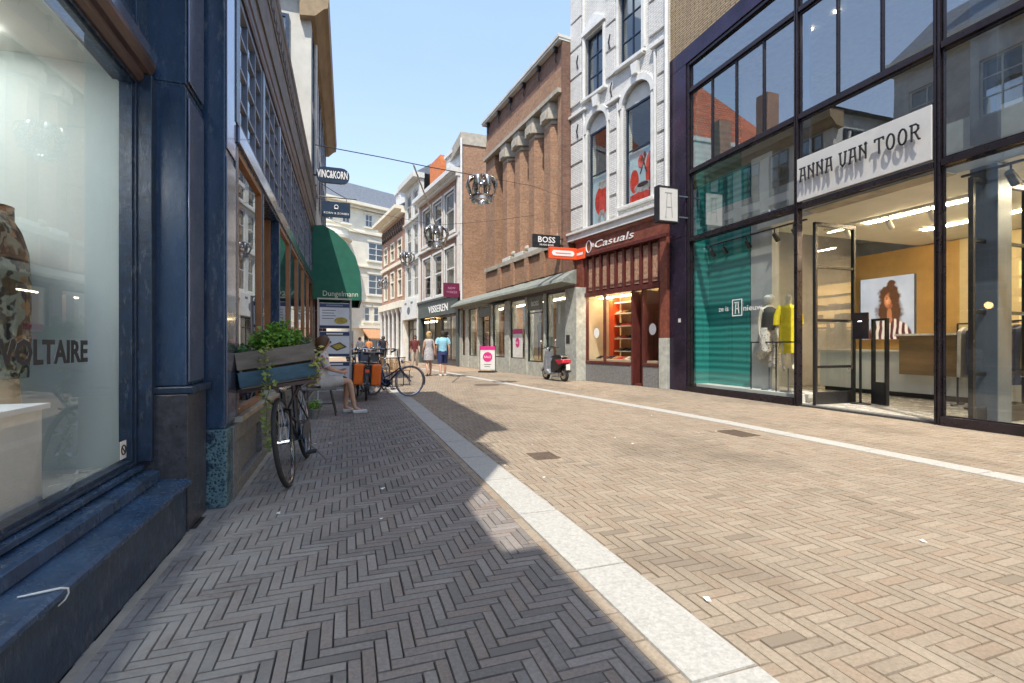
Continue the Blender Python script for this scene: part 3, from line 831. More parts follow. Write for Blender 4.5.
# ================================================================== hanging light box at the corner
t = empty('light_box_sign', (7.45, 9.95, 4.17), 'white light box with black frame sticking out beside the dark panel of the glass shop', 'sign')
mb = MB(); mb.box(-.30, -.265, -.09, .09, 0, .88); mb.box(.265, .30, -.09, .09, 0, .88); mb.box(-.265, .265, -.09, .09, 0, .035); mb.box(-.265, .265, -.09, .09, .845, .88)
mb.build('frame', MT['black'], t)
mb = MB(); mb.box(-.263, .263, -.08, .08, .037, .843); lb = mb.build('panel', MT['panelwhite'], t)
mb = MB()
def stA(mb, x, z, w, h, y0, y1, th):
    for st in ST['A']:
        for p, q in zip(st, st[1:]):
            a = Vector((x+p[0]*w, z+p[1]*h)); b = Vector((x+q[0]*w, z+q[1]*h)); d = (b-a).normalized(); nn = Vector((-d.y, d.x))*th/2
            mb.slab([(v.x, y0, v.y) for v in (a+nn, b+nn, b-nn, a-nn)], (0, y1-y0, 0))
stA(mb, -.11, .12, .24, .60, -.085, -.081, .02)
mb.build('letter', M('grey letter', (.35,.35,.35), .5), lb)
mb = MB(); mb.box(.30, .68, -.02, .02, .16, .19); mb.box(.30, .68, -.02, .02, .68, .71); mb.build('bracket', MT['steel'], t)
# ================================================================== RIGHT: the white gabled house over the red shop
wh = empty('white_house', (8.05, 10.6, 0), 'tall white painted brick townhouse with a dark red wooden shop front', 'building', R(90+10.3))
rnd = random.Random(21)
holes = [(2.50, 3.47, 4.95, 8.05), (.66, 1.78, 5.25, 8.15), (2.68, 3.58, 9.22, 11.2), (1.02, 1.98, 9.45, 11.6), (.3, 3.5, 12.2, 12.5)]
mb = MB(); wall(mb, 0.02, 4.42, 4.92, 14.5, [(a, b, c, d+(.55 if c < 6 else 0)) for a, b, c, d in holes[:4]], -.35, 0)
mb.build('facade_wall', MT['brick_white'], wh)
mb = MB(); mb.box(.02, .06, -7, -.35, 0, 14.2); mb.box(4.02, 4.06, -7, -.35, 0, 4.9); mb.box(4.36, 4.42, -7, -.35, 4.9, 14.2); mb.box(.06, 4.02, -7, -6.9, 0, 14.2); mb.box(.06, 4.02, -7, -.35, 4.2, 4.3); mb.box(.06, 4.02, -7, -.35, 8.8, 8.9); mb.box(.06, 4.02, -7, -.35, 14, 14.2)
mb.build('rear_wall', MT['offwhite'], wh)
# arches over the first floor windows
for (a, b, z) in ((2.50, 3.47, 8.05), (.66, 1.78, 8.15)):
    c = (a+b)/2; r = (b-a)/2
    mb = MB(); pts = [(c-r*math.cos(t*math.pi/14), z+.50*math.sin(t*math.pi/14)) for t in range(15)]
    mb.slab([(p[0], -.12, p[1]) for p in pts], (0, .02, 0)); mb.build('arch_panel', MT['offwhite'], wh)
    mb = MB(); pts = [(c-(r+.02)*math.cos(t*math.pi/14), z+.52*math.sin(t*math.pi/14)) for t in range(15)]
    out = [(c-(r+.16)*math.cos(t*math.pi/14), z+.70*math.sin(t*math.pi/14)) for t in range(15)]
    for i in range(14):
        mb.slab([(pts[i][0], -.13, pts[i][1]), (pts[i+1][0], -.13, pts[i+1][1]), (out[i+1][0], -.13, out[i+1][1]), (out[i][0], -.13, out[i][1])], (0, .20, 0))
    # spandrels filling the square hole over the arch
    mb.slab([(a-.01, -.3, z), *[(p[0], -.3, p[1]) for p in pts[:8]], (a-.01, -.3, z+.56)], (0, .298, 0))
    mb.slab([(b+.01, -.3, z), *[(p[0], -.3, p[1]) for p in pts[:6:-1]], (b+.01, -.3, z+.56)], (0, .298, 0))
    mb.build('arch', MT['white'], wh)
# windows
def bigwin(s0, s1, z0, z1, cols, rows, gm='glass_dark'):
    mb = MB(); mb.box(s0-.09, s0, -.12, .05, z0, z1); mb.box(s1, s1+.09, -.12, .05, z0, z1); mb.box(s0-.16, s1+.16, -.12, .10, z0-.09, z0)
    tr = mb.build('window_surround', MT['white'], wh, bevel=.01)
    return window(wh, s0+.01, s1-.01, z0+.01, z1-.01, -.10, MT['signblue'], MT[gm], cols, rows, fw=.05, bar=.035)
w1 = bigwin(2.50, 3.47, 4.95, 8.05, 1, [6.65], 'glass')
w2 = bigwin(.66, 1.78, 5.25, 8.15, 1, [6.85], 'glass')
bigwin(2.68, 3.58, 9.22, 11.2, 2, 3); bigwin(1.02, 1.98, 9.45, 11.6, 2, 3)
# photo posters in the lower halves
pr = M('print red', (.62,.045,.025), .6, .35, 7, bump=0); pb = M('print pale blue', (.42,.55,.62), .6, .15, 4, bump=0); pg = M('print grey', (.36,.33,.32), .6, .5, 9, bump=0); pdk = M('print dark', (.06,.03,.035), .6, .4, 9, bump=0)
mb = MB(); mb.box(2.56, 3.41, -.20, -.185, 5.0, 6.62); p = mb.build('poster', pb, w1)
mb = MB()
disc2 = lambda mb, cx, cz, rx, rz, y, n=18: mb.add([(cx-rx*math.cos(2*math.pi*i/n), y, cz+rz*math.sin(2*math.pi*i/n)) for i in range(n)], [tuple(range(n))])
disc2(mb, 2.98, 5.78, .34, .48, -.182)
mb.build('poster_print', pr, w1)
mb = MB(); disc2(mb, 2.92, 6.3, .22, .16, -.181); mb.slab([(2.72,-.181,5.02),(2.84,-.181,5.02),(3.0,-.181,5.45),(2.9,-.181,5.5)], (0,.001,0)); mb.slab([(3.05,-.181,5.02),(3.2,-.181,5.02),(3.1,-.181,5.45),(2.98,-.181,5.5)], (0,.001,0)); mb.build('poster_print', pg, w1)
mb = MB(); mb.box(.72, 1.72, -.20, -.185, 5.3, 6.82); p = mb.build('poster', pb, w2)
mb = MB(); mb.slab([(.74,-.182,5.32),(1.70,-.182,5.32),(1.70,-.182,5.55),(1.2,-.182,5.62),(.74,-.182,5.5)], (0,.001,0)); disc2(mb, .90, 6.10, .17, .55, -.181); disc2(mb, 1.52, 5.95, .18, .34, -.181); disc2(mb, 1.25, 6.45, .12, .2, -.181); mb.build('poster_print', pr, w2)
mb = MB()
disc2(mb, 1.18, 5.72, .34, .15, -.180)
mb.build('poster_print', pg, w2)
mb = MB()
disc2(mb, 1.18, 5.78, .22, .07, -.179); mb.slab([(1.0,-.179,6.1),(1.05,-.179,6.1),(1.25,-.179,6.6),(1.18,-.179,6.6)], (0,.001,0)); mb.slab([(1.25,-.179,6.1),(1.3,-.179,6.1),(1.08,-.179,6.62),(1.02,-.179,6.6)], (0,.001,0)); disc2(mb, 1.1, 6.62, .05, .08, -.178); disc2(mb, 1.22, 6.5, .05, .07, -.178)
mb.build('poster_print', pdk, w2)
# rusticated relief blocks
mb = MB()
def blocks(s0, s1, z0, z1, n, d=.06):
    h = (z1-z0)/n
    for i in range(n):
        mb.box(s0, s1, .002, d, z0+i*h+.05, z0+(i+1)*h-.03)
for (a, b, c, d) in ((3.72, 4.32, 5.0, 8.7), (2.06, 2.34, 5.0, 8.3), (.10, .42, 5.3, 9.2)):
    blocks(a, b, c, d, 5)
for (a, b, c, d) in ((3.76, 4.34, 9.2, 13), (2.10, 2.52, 9.3, 12.6), (.14, .72, 9.6, 13.4)):
    blocks(a, b, c, d, 4)
mb.build('relief_blocks', MT['brick_white'], wh, bevel=.012)
mb = MB()
for (s, z0, z1) in ((3.62, 4.95, 8.8), (2.42, 5, 8.4), (1.98, 5, 8.4), (.50, 5.2, 9.2), (3.64, 9.2, 13), (.9, 9.5, 13)):
    mb.box(s-.03, s+.03, .003, .075, z0, z1)
for (a, b, z) in ((.05, .62, 9.25), (1.85, 2.45, 8.5), (3.5, 4.42, 8.85), (2.0, 2.6, 12.5), (.02, 4.42, 14.4)):
    mb.box(a, b, .0, .12, z, z+.08)
mb.box(2.48, 3.6, .0, .14, 9.10, 9.19); mb.box(.9, 2.1, .0, .14, 9.32, 9.42)
for s, z in ((2.95, 8.75), (1.2, 8.9)):
    mb.prism([(s-.08, z-.05), (s+.08, z-.05), (s+.14, z+.28), (s-.14, z+.28)], 'y', .0, .16)
for a, b, z in ((2.66, 3.6, 11.25), (1.0, 2.0, 11.65)):
    mb.box(a-.1, b+.1, 0, .10, z+.02, z+.14); mb.prism([(a-.1, z+.14), (b+.1, z+.14), ((a+b)/2, z+.5)], 'y', -.01, .09)
mb.build('mouldings', MT['white'], wh, bevel=.008)
mb = MB()
for s, z in ((3.9, 10.6), (2.22, 8.9), (2.22, 12.0), (3.9, 8.3), (.6, 12.6), (2.3, 10.4)):
    mb.tube([(s, .07, z-.22), (s+.04, .10, z), (s, .07, z+.22)], .022, 6)
mb.build('wall_anchor', MT['black'], wh)
# drain pipe at the right edge
mb = MB(); mb.cyl((.04, .10, 4.9), (.04, .10, 14.2), .055, n=10); mb.build('rain_pipe', MT['white'], wh, smooth=True)
mb = MB(); mb.box(-.01, 4.44, -.02, .16, 4.66, 4.92); mb.box(-.02, 4.46, -.02, .22, 4.86, 4.94); mb.build('ledge', MT['white'], wh, bevel=.01)
# shop front
mb = MB(); mb.box(.02, 4.05, -.06, .06, 4.12, 4.655); mb.prism([(.06,4.56),(.14,4.62),(.14,4.655),(.06,4.655)], 'x', .02, 4.05)
mb.build('fascia', MT['redwood'], wh, bevel=.006)
mb = MB(); mb.box(.02, 4.05, -.08, .14, 4.02, 4.115); mb.box(.28, 3.58, -.08, .10, 2.72, 2.85)
mb.box(.28, .36, -.08, .05, .62, 4.02); mb.box(3.5, 3.58, -.08, .05, .62, 4.02)
n = 9
for i in range(n+1):
    s = .36 + (3.5-.36)*i/n; mb.box(s-.038, s+.038, -.06, .045, 2.85, 4.02)
mb.box(1.36, 1.42, -.08, .04, .05, 2.72); mb.box(.94, 1.0, -.08, .04, .05, 2.72)
mb.box(2.62, 2.66, -.07, .03, .66, 2.72)
mb.box(1.42, 3.5, -.08, .07, .58, .66); mb.box(.36, .94, -.08, .07, .58, .66)
mb.build('shopfront_frame', MT['mahog'], wh, bevel=.005)
mb = MB()
for i in range(n):
    s = .36+(3.5-.36)*(i+.5)/n
    mb.box(s-.125, s+.125, -.05, -.03, 2.92, 3.96); mb.box(s-.09, s+.09, -.03, -.004, 3.02, 3.86)
mb.build('transom_panel', M('amber leaded panel', (.40,.24,.16), .35, .5, 14), wh)
mb = MB(); mb.box(.36, 3.5, -.12, -.06, 2.85, 4.02); mb.build('transom_backing', M('transom backing', (.07,.02,.02), .5), wh)
mb = MB(); mb.box(.02, .27, -.2, .10, 1.35, 4.02); mb.box(3.60, 4.05, -.2, .10, 1.35, 4.02); mb.build('pilaster', MT['redwood'], wh, bevel=.006, each=True)
mb = MB(); mb.box(.01, .28, -.2, .13, 0, 1.345); mb.box(3.59, 4.06, -.2, .13, 0, 1.345); mb.build('pilaster_base', MT['greenstone'], wh, bevel=.008, each=True)
mb = MB(); mb.box(1.42, 3.58, -.2, .05, 0, .575); mb.box(.28, .94, -.2, .05, 0, .575); mb.build('stall_riser', MT['granite'], wh, bevel=.006, each=True)
g = MB(); g.quad((3.5,-.03,.66),(1.42,-.03,.66),(1.42,-.03,2.72),(3.5,-.03,2.72)); g.quad((.94,-.03,.66),(.36,-.03,.66),(.36,-.03,2.72),(.94,-.03,2.72)); g.build('pane', MT['glass_clear'], wh)
for s_, z_ in ((3.05, 1.55), (.65, 1.6)):
    mb = MB(); mb.slab([(s_-.13*math.cos(t*math.pi/12), -.028, z_+.16*math.sin(t*math.pi/12)) for t in range(24)], (0,.003,0)); mb.build('window_sticker', MT['lettering'], wh)
# recessed door
mb = MB(); grid_frame(mb, .99, 1.37, .06, 2.7, -.55, -.5, .07, 1, 1); mb.box(1.06, 1.30, -.545, -.51, .13, .7); dd = mb.build('door', MT['mahog'], wh)
g = MB(); g.quad((1.3,-.52,.7),(1.06,-.52,.7),(1.06,-.52,2.63),(1.3,-.52,2.63)); g.build('pane', MT['glass_dark'], dd)
mb = MB(); mb.box(.95, .985, -.6, -.08, .05, 2.72); mb.box(1.375, 1.41, -.6, -.08, .05, 2.72); mb.box(.95, 1.41, -.6, -.02, 0, .05); mb.build('door_reveal', MT['mahog'], wh)
# lettering on the fascia
mb = MB(); mb.text("Casuals", (3.02, .062, 4.24), (-1,0,0), (0,0,1), .22, 1.75, .02, shear=.2); disc3 = [(3.32+.13*math.cos(t*math.pi/9), 4.34+.19*math.sin(t*math.pi/9)) for t in range(18)]
for i in range(18):
    a, b = disc3[i], disc3[(i+1) % 18]; mb.tube([(a[0], .075, a[1]), (b[0], .075, b[1])], .018, 5)
mb.box(3.09, 3.13, .062, .08, 4.30, 4.42)
mb.build('lettering', MT['lettering'], wh)
# inside of the shop
mb = MB(); mb.box(.1, 4.0, -3.2, -3.1, .05, 4.0); mb.box(.1, .14, -3.1, -.3, .05, 4.0); mb.box(3.96, 4.0, -3.1, -.3, .05, 4.0); mb.build('shop_wall', MT['beige'], wh)
mb = MB(); mb.box(.1, 4.0, -3.1, -.21, .02, .06); mb.build('shop_floor', MT['brownwood'], wh)
mb = MB(); mb.box(.1, 4.0, -3.1, -.1, 4.03, 4.1); mb.build('shop_ceiling', MT['ceiling'], wh)
mb = MB(); mb.box(.6, 3.4, -1.4, -1.2, 3.98, 4.02); mb.box(1.5, 3.4, -.5, -.42, 2.68, 2.71); mb.build('ceiling_light', emit('shoe shop light', (1,.8,.5), 22), wh)
mb = MB()
for z in (.95, 1.35, 1.75, 2.15, 2.5): mb.box(1.5, 2.92, -.95, -.65, z, z+.03); mb.box(.4, .92, -.9, -.6, z, z+.03)
mb.build('shelf', MT['cream'], wh)
mb = MB(); mb.box(2.95, 3.15, -.9, -.62, .7, 2.7); mb.build('red_panel', MT['redsign'], wh)
mb = MB(); mb.box(1.46, 2.94, -1.0, -.96, .7, 2.7); mb.box(.38, .93, -.95, -.92, .7, 2.7); mb.build('display_back', M('display back', (.40,.27,.14), .8), wh)
mb = MB(); mb.box(1.44, 3.48, -1.1, -.08, .60, .72); mb.box(.38, .92, -.9, -.08, .6, .72); mb.build('display_floor', MT['beige'], wh)
cm = [M('shoe tan', (.35,.17,.07), .5), M('shoe black', (.03,.03,.03), .4), M('shoe pale', (.6,.55,.48), .5), M('shoe red', (.5,.06,.05), .5)]
rr = random.Random(8)
def shoe(mb, s, y, z, rz):
    prof = [(-.13,0),(.13,0),(.135,.03),(.06,.06),(-.02,.10),(-.12,.09)]
    c_, s_ = math.cos(rz), math.sin(rz); b = len(mb.v)
    vs = []
    for w_ in (-.035, .035):
        for p in prof: vs.append((s+p[0]*c_-w_*s_, y+p[0]*s_+w_*c_, z+p[1]))
    n_ = len(prof)
    mb.add(vs, [tuple(range(n_)), tuple(range(2*n_-1, n_-1, -1))]+[(i, i+n_, (i+1) % n_+n_, (i+1) % n_) for i in range(n_)])
k = 0
for z in (.98, 1.38, 1.78, 2.18):
    for s in (1.62, 1.85, 2.1, 2.38, 2.62, 2.82):
        mb = MB((0,0,0)); shoe(mb, 0, 0, 0, 1.2); o = mb.build('shoe', rr.choice(cm), None)
        o.matrix_world = Matrix.Translation(wh.location) @ Matrix.Rotation(R(100.3), 4, 'Z') @ Matrix.Translation((s, -.80, z))
        k += 1; tag(o, 'shoe displayed on the lit shelves in the window of the red shop front', 'shoe', 'shoes on the shelves of the red shop')
for s in [1.55+.17*i for i in range(11)]:
    mb = MB(); shoe(mb, 0, 0, 0, 1.3); o = mb.build('shoe', rr.choice(cm), None)
    o.matrix_world = Matrix.Translation(wh.location) @ Matrix.Rotation(R(100.3), 4, 'Z') @ Matrix.Translation((s, -.3-rr.uniform(0,.25), .72))
    tag(o, 'shoe standing in the low front row of the red shop window', 'shoe', 'shoes in the front row of the red shop window')
def wfr(root, p):  # facade point -> world
    return Matrix.Translation(root.location) @ Matrix.Rotation(root.rotation_euler[2], 4, 'Z') @ Vector(p)

# ================================================================== RIGHT: brick building with giant columns
bo = empty('column_building', (7.0, 14.3, 0), 'orange brown brick building with tall square brick columns over a long shop front', 'building', R(90+5.9))
mb = MB(); wall(mb, .65, 7.6, 3.62, 4.56, [], -.9, -.02); mb.box(.65, .92, -.9, 0, 4.74, 9.78); mb.box(6.55, 7.6, -.9, 0, 4.74, 9.78)
mb.box(.65, 7.6, -.9, 0, 9.94, 10.72)
mb.box(7.2, 7.6, -9, -.9, 0, 11.5); mb.box(.65, .9, -9, -.9, 3.7, 11.5); mb.build('facade_wall', MT['brick_boss'], bo)
mb = MB(); mb.box(.92, 6.55, -1.3, -.82, 4.7, 9.8); mb.build('recess_wall', MT['brick_dark'], bo)  # darker brick puts deeper shade into the gaps between the columns
mb = MB(); mb.box(.65, 7.6, -.9, -.03, 10.722, 11.5); mb.box(.56, .645, -.5, .02, 3.62, 11.5); mb.build('upper_frieze', MT['brick_dark'], bo)  # darker brick on the end strip stands for shade on the near end
mb = MB(); mb.box(.55, 7.72, -9, .16, 11.52, 11.60); mb.box(.53, 7.74, -9, .20, 11.60, 11.70); mb.build('roof_edge', MT['offwhite'], bo)
mb = MB()
for i in range(6):
    s = 1.0+i*1.25; mb.box(s-.05, s+.05, -.02, .12, 11.34, 11.515); mb.tube([(s, .02, 11.0), (s, .06, 11.1), (s, .03, 11.3)], .03, 6)
mb.build('roof_bracket', MT['black'], bo)
mb = MB(); mb.box(.65, 7.6, -.9, .16, 9.79, 9.935); mb.build('architrave', MT['concrete'], bo)
mb = MB(); mb.box(.65, 7.6, -.7, .10, 4.57, 4.74); mb.build('sill_ledge', MT['concrete'], bo)
for i, s in enumerate((1.55, 2.80, 4.05, 5.30)):
    mb = MB(); mb.prism([(s+.34,0),(s-.12,0),(s-.58,-.81),(s+.34,-.81)], 'z', 4.92, 9.02); mb.build('column_shaft', MT['brick_boss'], bo)
    mb = MB()
    for a, b, z0, z1 in ((.40, .0, 9.02, 9.16), (.46, .14, 9.16, 9.55), (.42, .10, 9.55, 9.785)):
        mb.prism([(s+a-.04,b),(s-a*.45,b),(s-a*1.4,-.8),(s+a-.04,-.8)], 'z', z0, z1)
    mb.box(s-.1, s+.25, .14, .18, 9.2, 9.5)
    mb.build('capital', MT['concrete'], bo, bevel=.03)
    mb = MB(); mb.box(s-.38, s+.38, -.6, .02, 4.742, 4.92); mb.build('column_base', MT['offwhite'], bo, bevel=.01)
    mb = MB(); mb.box(s-.68, s-.5, -.35, .04, 4.742, 4.86); mb.ball((s-.6, -.1, 4.98), .13, 8, 6); mb.build('stone_ornament', MT['concrete'], bo)
mb = MB(); mb.box(.65, 7.6, -.03, .01, 3.66, 4.52)
# piers between lower openings are in shade strips
for s in (1.9, 3.2, 4.5, 5.85): mb.box(s-.15, s+.15, .012, .10, 3.64, 4.56)
mb.build('lower_piers', MT['brick_boss'], bo)
# canopy
mb = MB(); mb.prism([(0,3.62),(.05,3.60),(.50,3.30),(.54,3.20),(.50,3.18),(0,3.14)], 'x', -.28, 11.5); mb.build('canopy', MT['copper'], bo, bevel=.004)
# low shop section beyond the columns
mb = MB(); mb.box(7.6, 11.45, -5, -.05, 3.05, 3.6); mb.build('low_section', MT['greenstone'], bo)
# shop front piers, windows
mb = MB()
for a, b in ((-.30, .40), (1.82, 1.94), (4.95, 5.42), (3.32, 3.44), (6.86, 7.0), (8.66, 8.76), (10.1, 10.5), (11.1, 11.5)):
    mb.box(a, b, -.35, .02, .0, 3.04)
mb.build('stone_pier', MT['greenstone'], bo, bevel=.008, each=True)
mb = MB()
for a, b in ((.40, 1.82), (3.44, 4.95), (5.42, 6.86), (8.76, 10.1), (10.5, 11.1)): mb.box(a, b, -.3, -.02, 0, .62)
mb.box(1.94, 3.32, -.3, -.05, 0, .52)
mb.build('stall_riser', MT['greenstone'], bo, bevel=.006)
for a, b, z in ((.40, 1.82, .62), (3.44, 4.95, .62), (5.42, 6.86, .62), (8.76, 10.1, .62), (10.5, 11.1, .62), (1.94, 3.32, .52)):
    window(bo, a, b, z, 3.03, -.06, MT['black'], MT['glass'], 1, 1 if a != 1.94 else [2.4], fw=.05)
window(bo, 7.0, 8.66, .02, 3.03, -.25, MT['black'], MT['glass_dark'], 2, [2.35], fw=.07, name='door')
mb = MB(); mb.box(-.2, 11.4, -4, -3.9, .05, 3.0); mb.box(-.2, -.15, -4, -.36, .05, 3.0); mb.build('shop_wall', MT['beige'], bo)
mb = MB(); mb.box(-.2, 11.4, -3.9, -.31, .0, .05); mb.build('shop_floor', MT['paint_floor'], bo)
mb = MB(); mb.box(-.2, 11.4, -3.9, -.1, 2.98, 3.04); mb.build('shop_ceiling', MT['ceiling'], bo)
mb = MB(); mb.box(.3, 11, -1.2, -1.1, 2.94, 2.975); mb.build('ceiling_light', emit('boss shop light', (1,.85,.65), 14), bo)
# display figures as printed panels behind the panes
mb = MB(); mb.box(2.1, 3.16, -.28, -.25, .56, 2.38); p1 = mb.build('poster', M('amber poster', (.62,.40,.16), .5, .2, 3, bump=0), bo)
mb = MB()
s0 = 2.65
mb.slab([(s0-.14,-.246,.62),(s0-.05,-.246,.62),(s0-.03,-.246,1.35),(s0+.03,-.246,1.35),(s0+.08,-.246,.62),(s0+.18,-.246,.62),(s0+.2,-.246,1.5),(s0+.27,-.246,1.9),(s0+.1,-.246,2.06),(s0-.1,-.246,2.06),(s0-.25,-.246,1.7),(s0-.18,-.246,1.4)], (0,.003,0)); disc2(mb, s0, 2.2, .10, .13, -.243)
mb.build('poster_figure', M('poster figure', (.16,.085,.05), .6), p1)
mb = MB(); mb.box(3.6, 4.4, -.4, -.37, .7, 2.8); mb.build('poster', M('pale poster', (.5,.48,.45), .5, .6, 5, bump=0), bo)
mb = MB(); disc2(mb, 4.0, 2.45, .14, .2, -.36); mb.slab([(3.75,-.36,1.2),(4.25,-.36,1.2),(4.3,-.36,2.2),(3.75,-.36,2.2)], (0,.002,0)); mb.build('poster_figure', M('golden figure', (.55,.30,.10), .6), bo)
mb = MB(); mb.box(2.05, 3.21, -.04, -.01, 2.5, 3.0); mb.build('fascia_plate', MT['copper'], bo)
mb = MB(); mb.text('BOSS', (2.92,-.006,2.66), (-1,0,0), (0,0,1), .17, .6, .008, bold=.02); mb.build('lettering', MT['lettering'], bo)
mb = MB(); mb.box(7.1, 8.58, -.03, -.004, 2.52, 2.92); mb.build('fascia_plate', MT['black'], bo)
mb = MB()
for s in (1.35, .88): mb.box(s-.06, s+.06, -.04, -.03, 1.9, 2.6)
mb.box(.78, 1.5, -.3, -.28, .7, 2.7)
mb.build('window_banner', MT['offwhite'], bo, each=True)
mb = MB(); mb.box(.1, .32, .022, .03, 1.22, 1.5); mb.build('notice', MT['black'], bo)
def pinkposter(mbw, mbp, x, y0, z, w=.62, h=1.0):
    mbw.box(x-w/2, x+w/2, y0, y0+.012, z, z+h)
    mbp.box(x-w/2, x+w/2, y0+.0122, y0+.016, z+h*.84, z+h)
    b = [(x-.19*math.cos(t*math.pi/12), y0+.014, z+h*.53+.2*math.sin(t*math.pi/12)) for t in range(24)]
    mbp.slab(b, (0, .003, 0))
mw, mp = MB(), MB(); pinkposter(mw, mp, 4.2, -.035, .66, .9, 1.15); q = mw.build('sale_poster', MT['white'], bo); mp.build('print', MT['pink'], q)
mb = MB(); mb.text('SALE', (4.42,-.017,1.22), (-1,0,0), (0,0,1), .09, .3, .001); mb.box(4.38, 4.02, -.022, -.019, .82, .85); mb.build('sale_lettering', MT['lettering'], q)

# dressed dummies in the shop windows
def dummy(s, out, z, label, top, bottom, h=1.75, root=None):
    root = root or bo
    t = empty('mannequin', wfr(root, (s, out, z)), label, 'mannequin', root.rotation_euler[2])
    k = h/1.75
    mb = MB()
    for e in (-1, 1): mb.tube([(.09*e*k,0,.9*k), (.11*e*k,.02,.48*k), (.12*e*k,0,.05)], [.10*k,.075*k,.06*k], 10)
    mb.build('trousers', bottom, t, smooth=True)
    mb = MB(); n_ = 14
    for rg in [[(.0,.82,.17,.12),(0,1.05,.16,.12),(0,1.3,.20,.13),(0,1.42,.18,.11),(0,1.48,.07,.06)]]:
        prof = [(r_, zz*k) for _, zz, r_, _2 in rg]; mb.lathe(prof, n=n_, sy=.72)
    for e in (-1, 1): mb.tube([(.17*e*k,0,1.40*k), (.24*e*k,.02,1.12*k), (.23*e*k,.10,.88*k)], [.06*k,.055*k,.045*k], 8)
    mb.build('jacket', top, t, smooth=True)
    mb = MB(); mb.ball((0,0,1.63*k), .10*k, 10, 8, sx=.8, sz=1.2); mb.cyl((0,0,1.45*k), (0,0,1.58*k), .05*k); mb.build('head', MT['skin_pale'], t, smooth=True)
fbr = lambda n, c: M(n, c, .8, .3, 9)
dummy(1.1, -.75, .1, 'dark suited mannequin in the shop window nearest the scooter', fbr('navy suit', (.03,.04,.08)), fbr('navy suit 2', (.03,.04,.08)))
dummy(4.6, -.8, .1, 'tan coated mannequin beside the magenta poster in the column building shop window', fbr('tan coat', (.42,.26,.12)), fbr('grey wool', (.12,.12,.13)))
dummy(6.1, -.8, .1, 'mannequin in a light jacket left of the tan coated one under the green canopy', fbr('light jacket', (.45,.43,.38)), fbr('black cloth', (.03,.03,.03)))
dummy(9.4, -.8, .1, 'mannequin in a pink top in the far window of the low shop', fbr('pink top', (.55,.20,.25)), fbr('white cloth', (.55,.53,.5)))
# A-board
ab = empty('a_board', wfr(bo, (5.55, .75, 0)), 'white and magenta sale A-board standing on the pavement under the green canopy', 'a-board', R(148))
mw, mp = MB(), MB()
mw.box(-.33, .33, -.02, 0, .12, 1.12); mp.box(-.33, .33, .001, .006, .96, 1.12)
mp.slab([(-.21*math.cos(t*math.pi/12), .001, .66+.21*math.sin(t*math.pi/12)) for t in range(24)], (0, .006, 0))
mw.build('board', MT['white'], ab); mp.build('print', MT['pink'], ab)
mb = MB(); mb.text('SALE', (.15,.008,.62), (-1,0,0), (0,0,1), .09, .3, .001); mb.build('lettering', MT['lettering'], ab)
mb = MB(); mb.box(-.16, .16, .001, .004, .33, .35); mb.box(-.1, .14, .001, .004, .24, .26); mb.build('small_print', MT['black'], ab)
mb = MB(); mb.box(-.36, .36, -.22, .2, 0, .06); mb.box(-.35, -.33, -.03, .01, .06, 1.14); mb.box(.33, .35, -.03, .01, .06, 1.14); mb.build('stand', MT['black'], ab)

# blade signs
def blade(name, root, s, yout0, yout1, z0, z1, mat, label, txts, th=.08, rz=None, cat='sign'):
    c = wfr(root, (s, (yout0+yout1)/2, z0)); w_ = abs(yout1-yout0)
    t = empty(name, c, label, cat, R(0) if rz is None else rz)
    mb = MB(); mb.box(-w_/2, w_/2, -th/2, th/2, 0, z1-z0); b = mb.build('board', mat, t, bevel=.012)
    for (st, x, z, h, w2, m, al) in txts:
        mb = MB(); mb.text(st, (x, -th/2-.001, z), (1,0,0), (0,0,1), h, w2, .006, bold=.015, align=al); mb.build('lettering', m, b)
    return t
t = blade('projecting_sign', bo, .62, .12, 1.12, 4.42, 4.86, MT['black'], 'dark projecting sign reading BOSS on the column building', [('BOSS', 0, .18, .19, .62, MT['lettering'], 'C'), ('HUGO BOSS', 0, .07, .055, .5, MT['lettering'], 'C')])
mb = MB(); mb.box(.5, .62, -.015, .015, .1, .13); mb.box(.5, .62, -.015, .015, .32, .35); mb.build('bracket', MT['black'], t)
t = blade('projecting_sign', wh, 3.95, .16, 1.16, 3.98, 4.36, MT['redsign'], 'orange red projecting sign with a white pill between the white house and the column building', [], .09)
mb = MB(); pts = [(.40*(1 if math.cos(a) >= 0 else -1)*1 - .09*(1 if math.cos(a) >= 0 else -1) + .09*math.cos(a), -.05, .19+.09*math.sin(a)) for a in [2*math.pi*i/24 for i in range(24)]]
mb.slab(pts, (0, -.006, 0)); mb.build('pill', MT['lettering'], t)
mb = MB(); mb.box(-.28, .28, -.062, -.057, .18, .20); mb.build('stripe', MT['redsign'], t)
mb = MB(); mb.box(.5, .68, -.015, .015, .1, .13); mb.box(.5, .68, -.015, .015, .27, .3); mb.build('bracket', MT['black'], t)
t = empty('fascia_sign', wfr(wh, (3.72, .11, 3.98)), 'small red sign board at the left end of the red shop fascia', 'sign', wh.rotation_euler[2])
mb = MB(); mb.box(-.30, .30, 0, .05, 0, .36); mb.build('board', MT['redsign'], t, bevel=.01)
mb = MB(); mb.box(-.2, .2, .051, .055, .14, .22); mb.build('stripe', MT['lettering'], t)
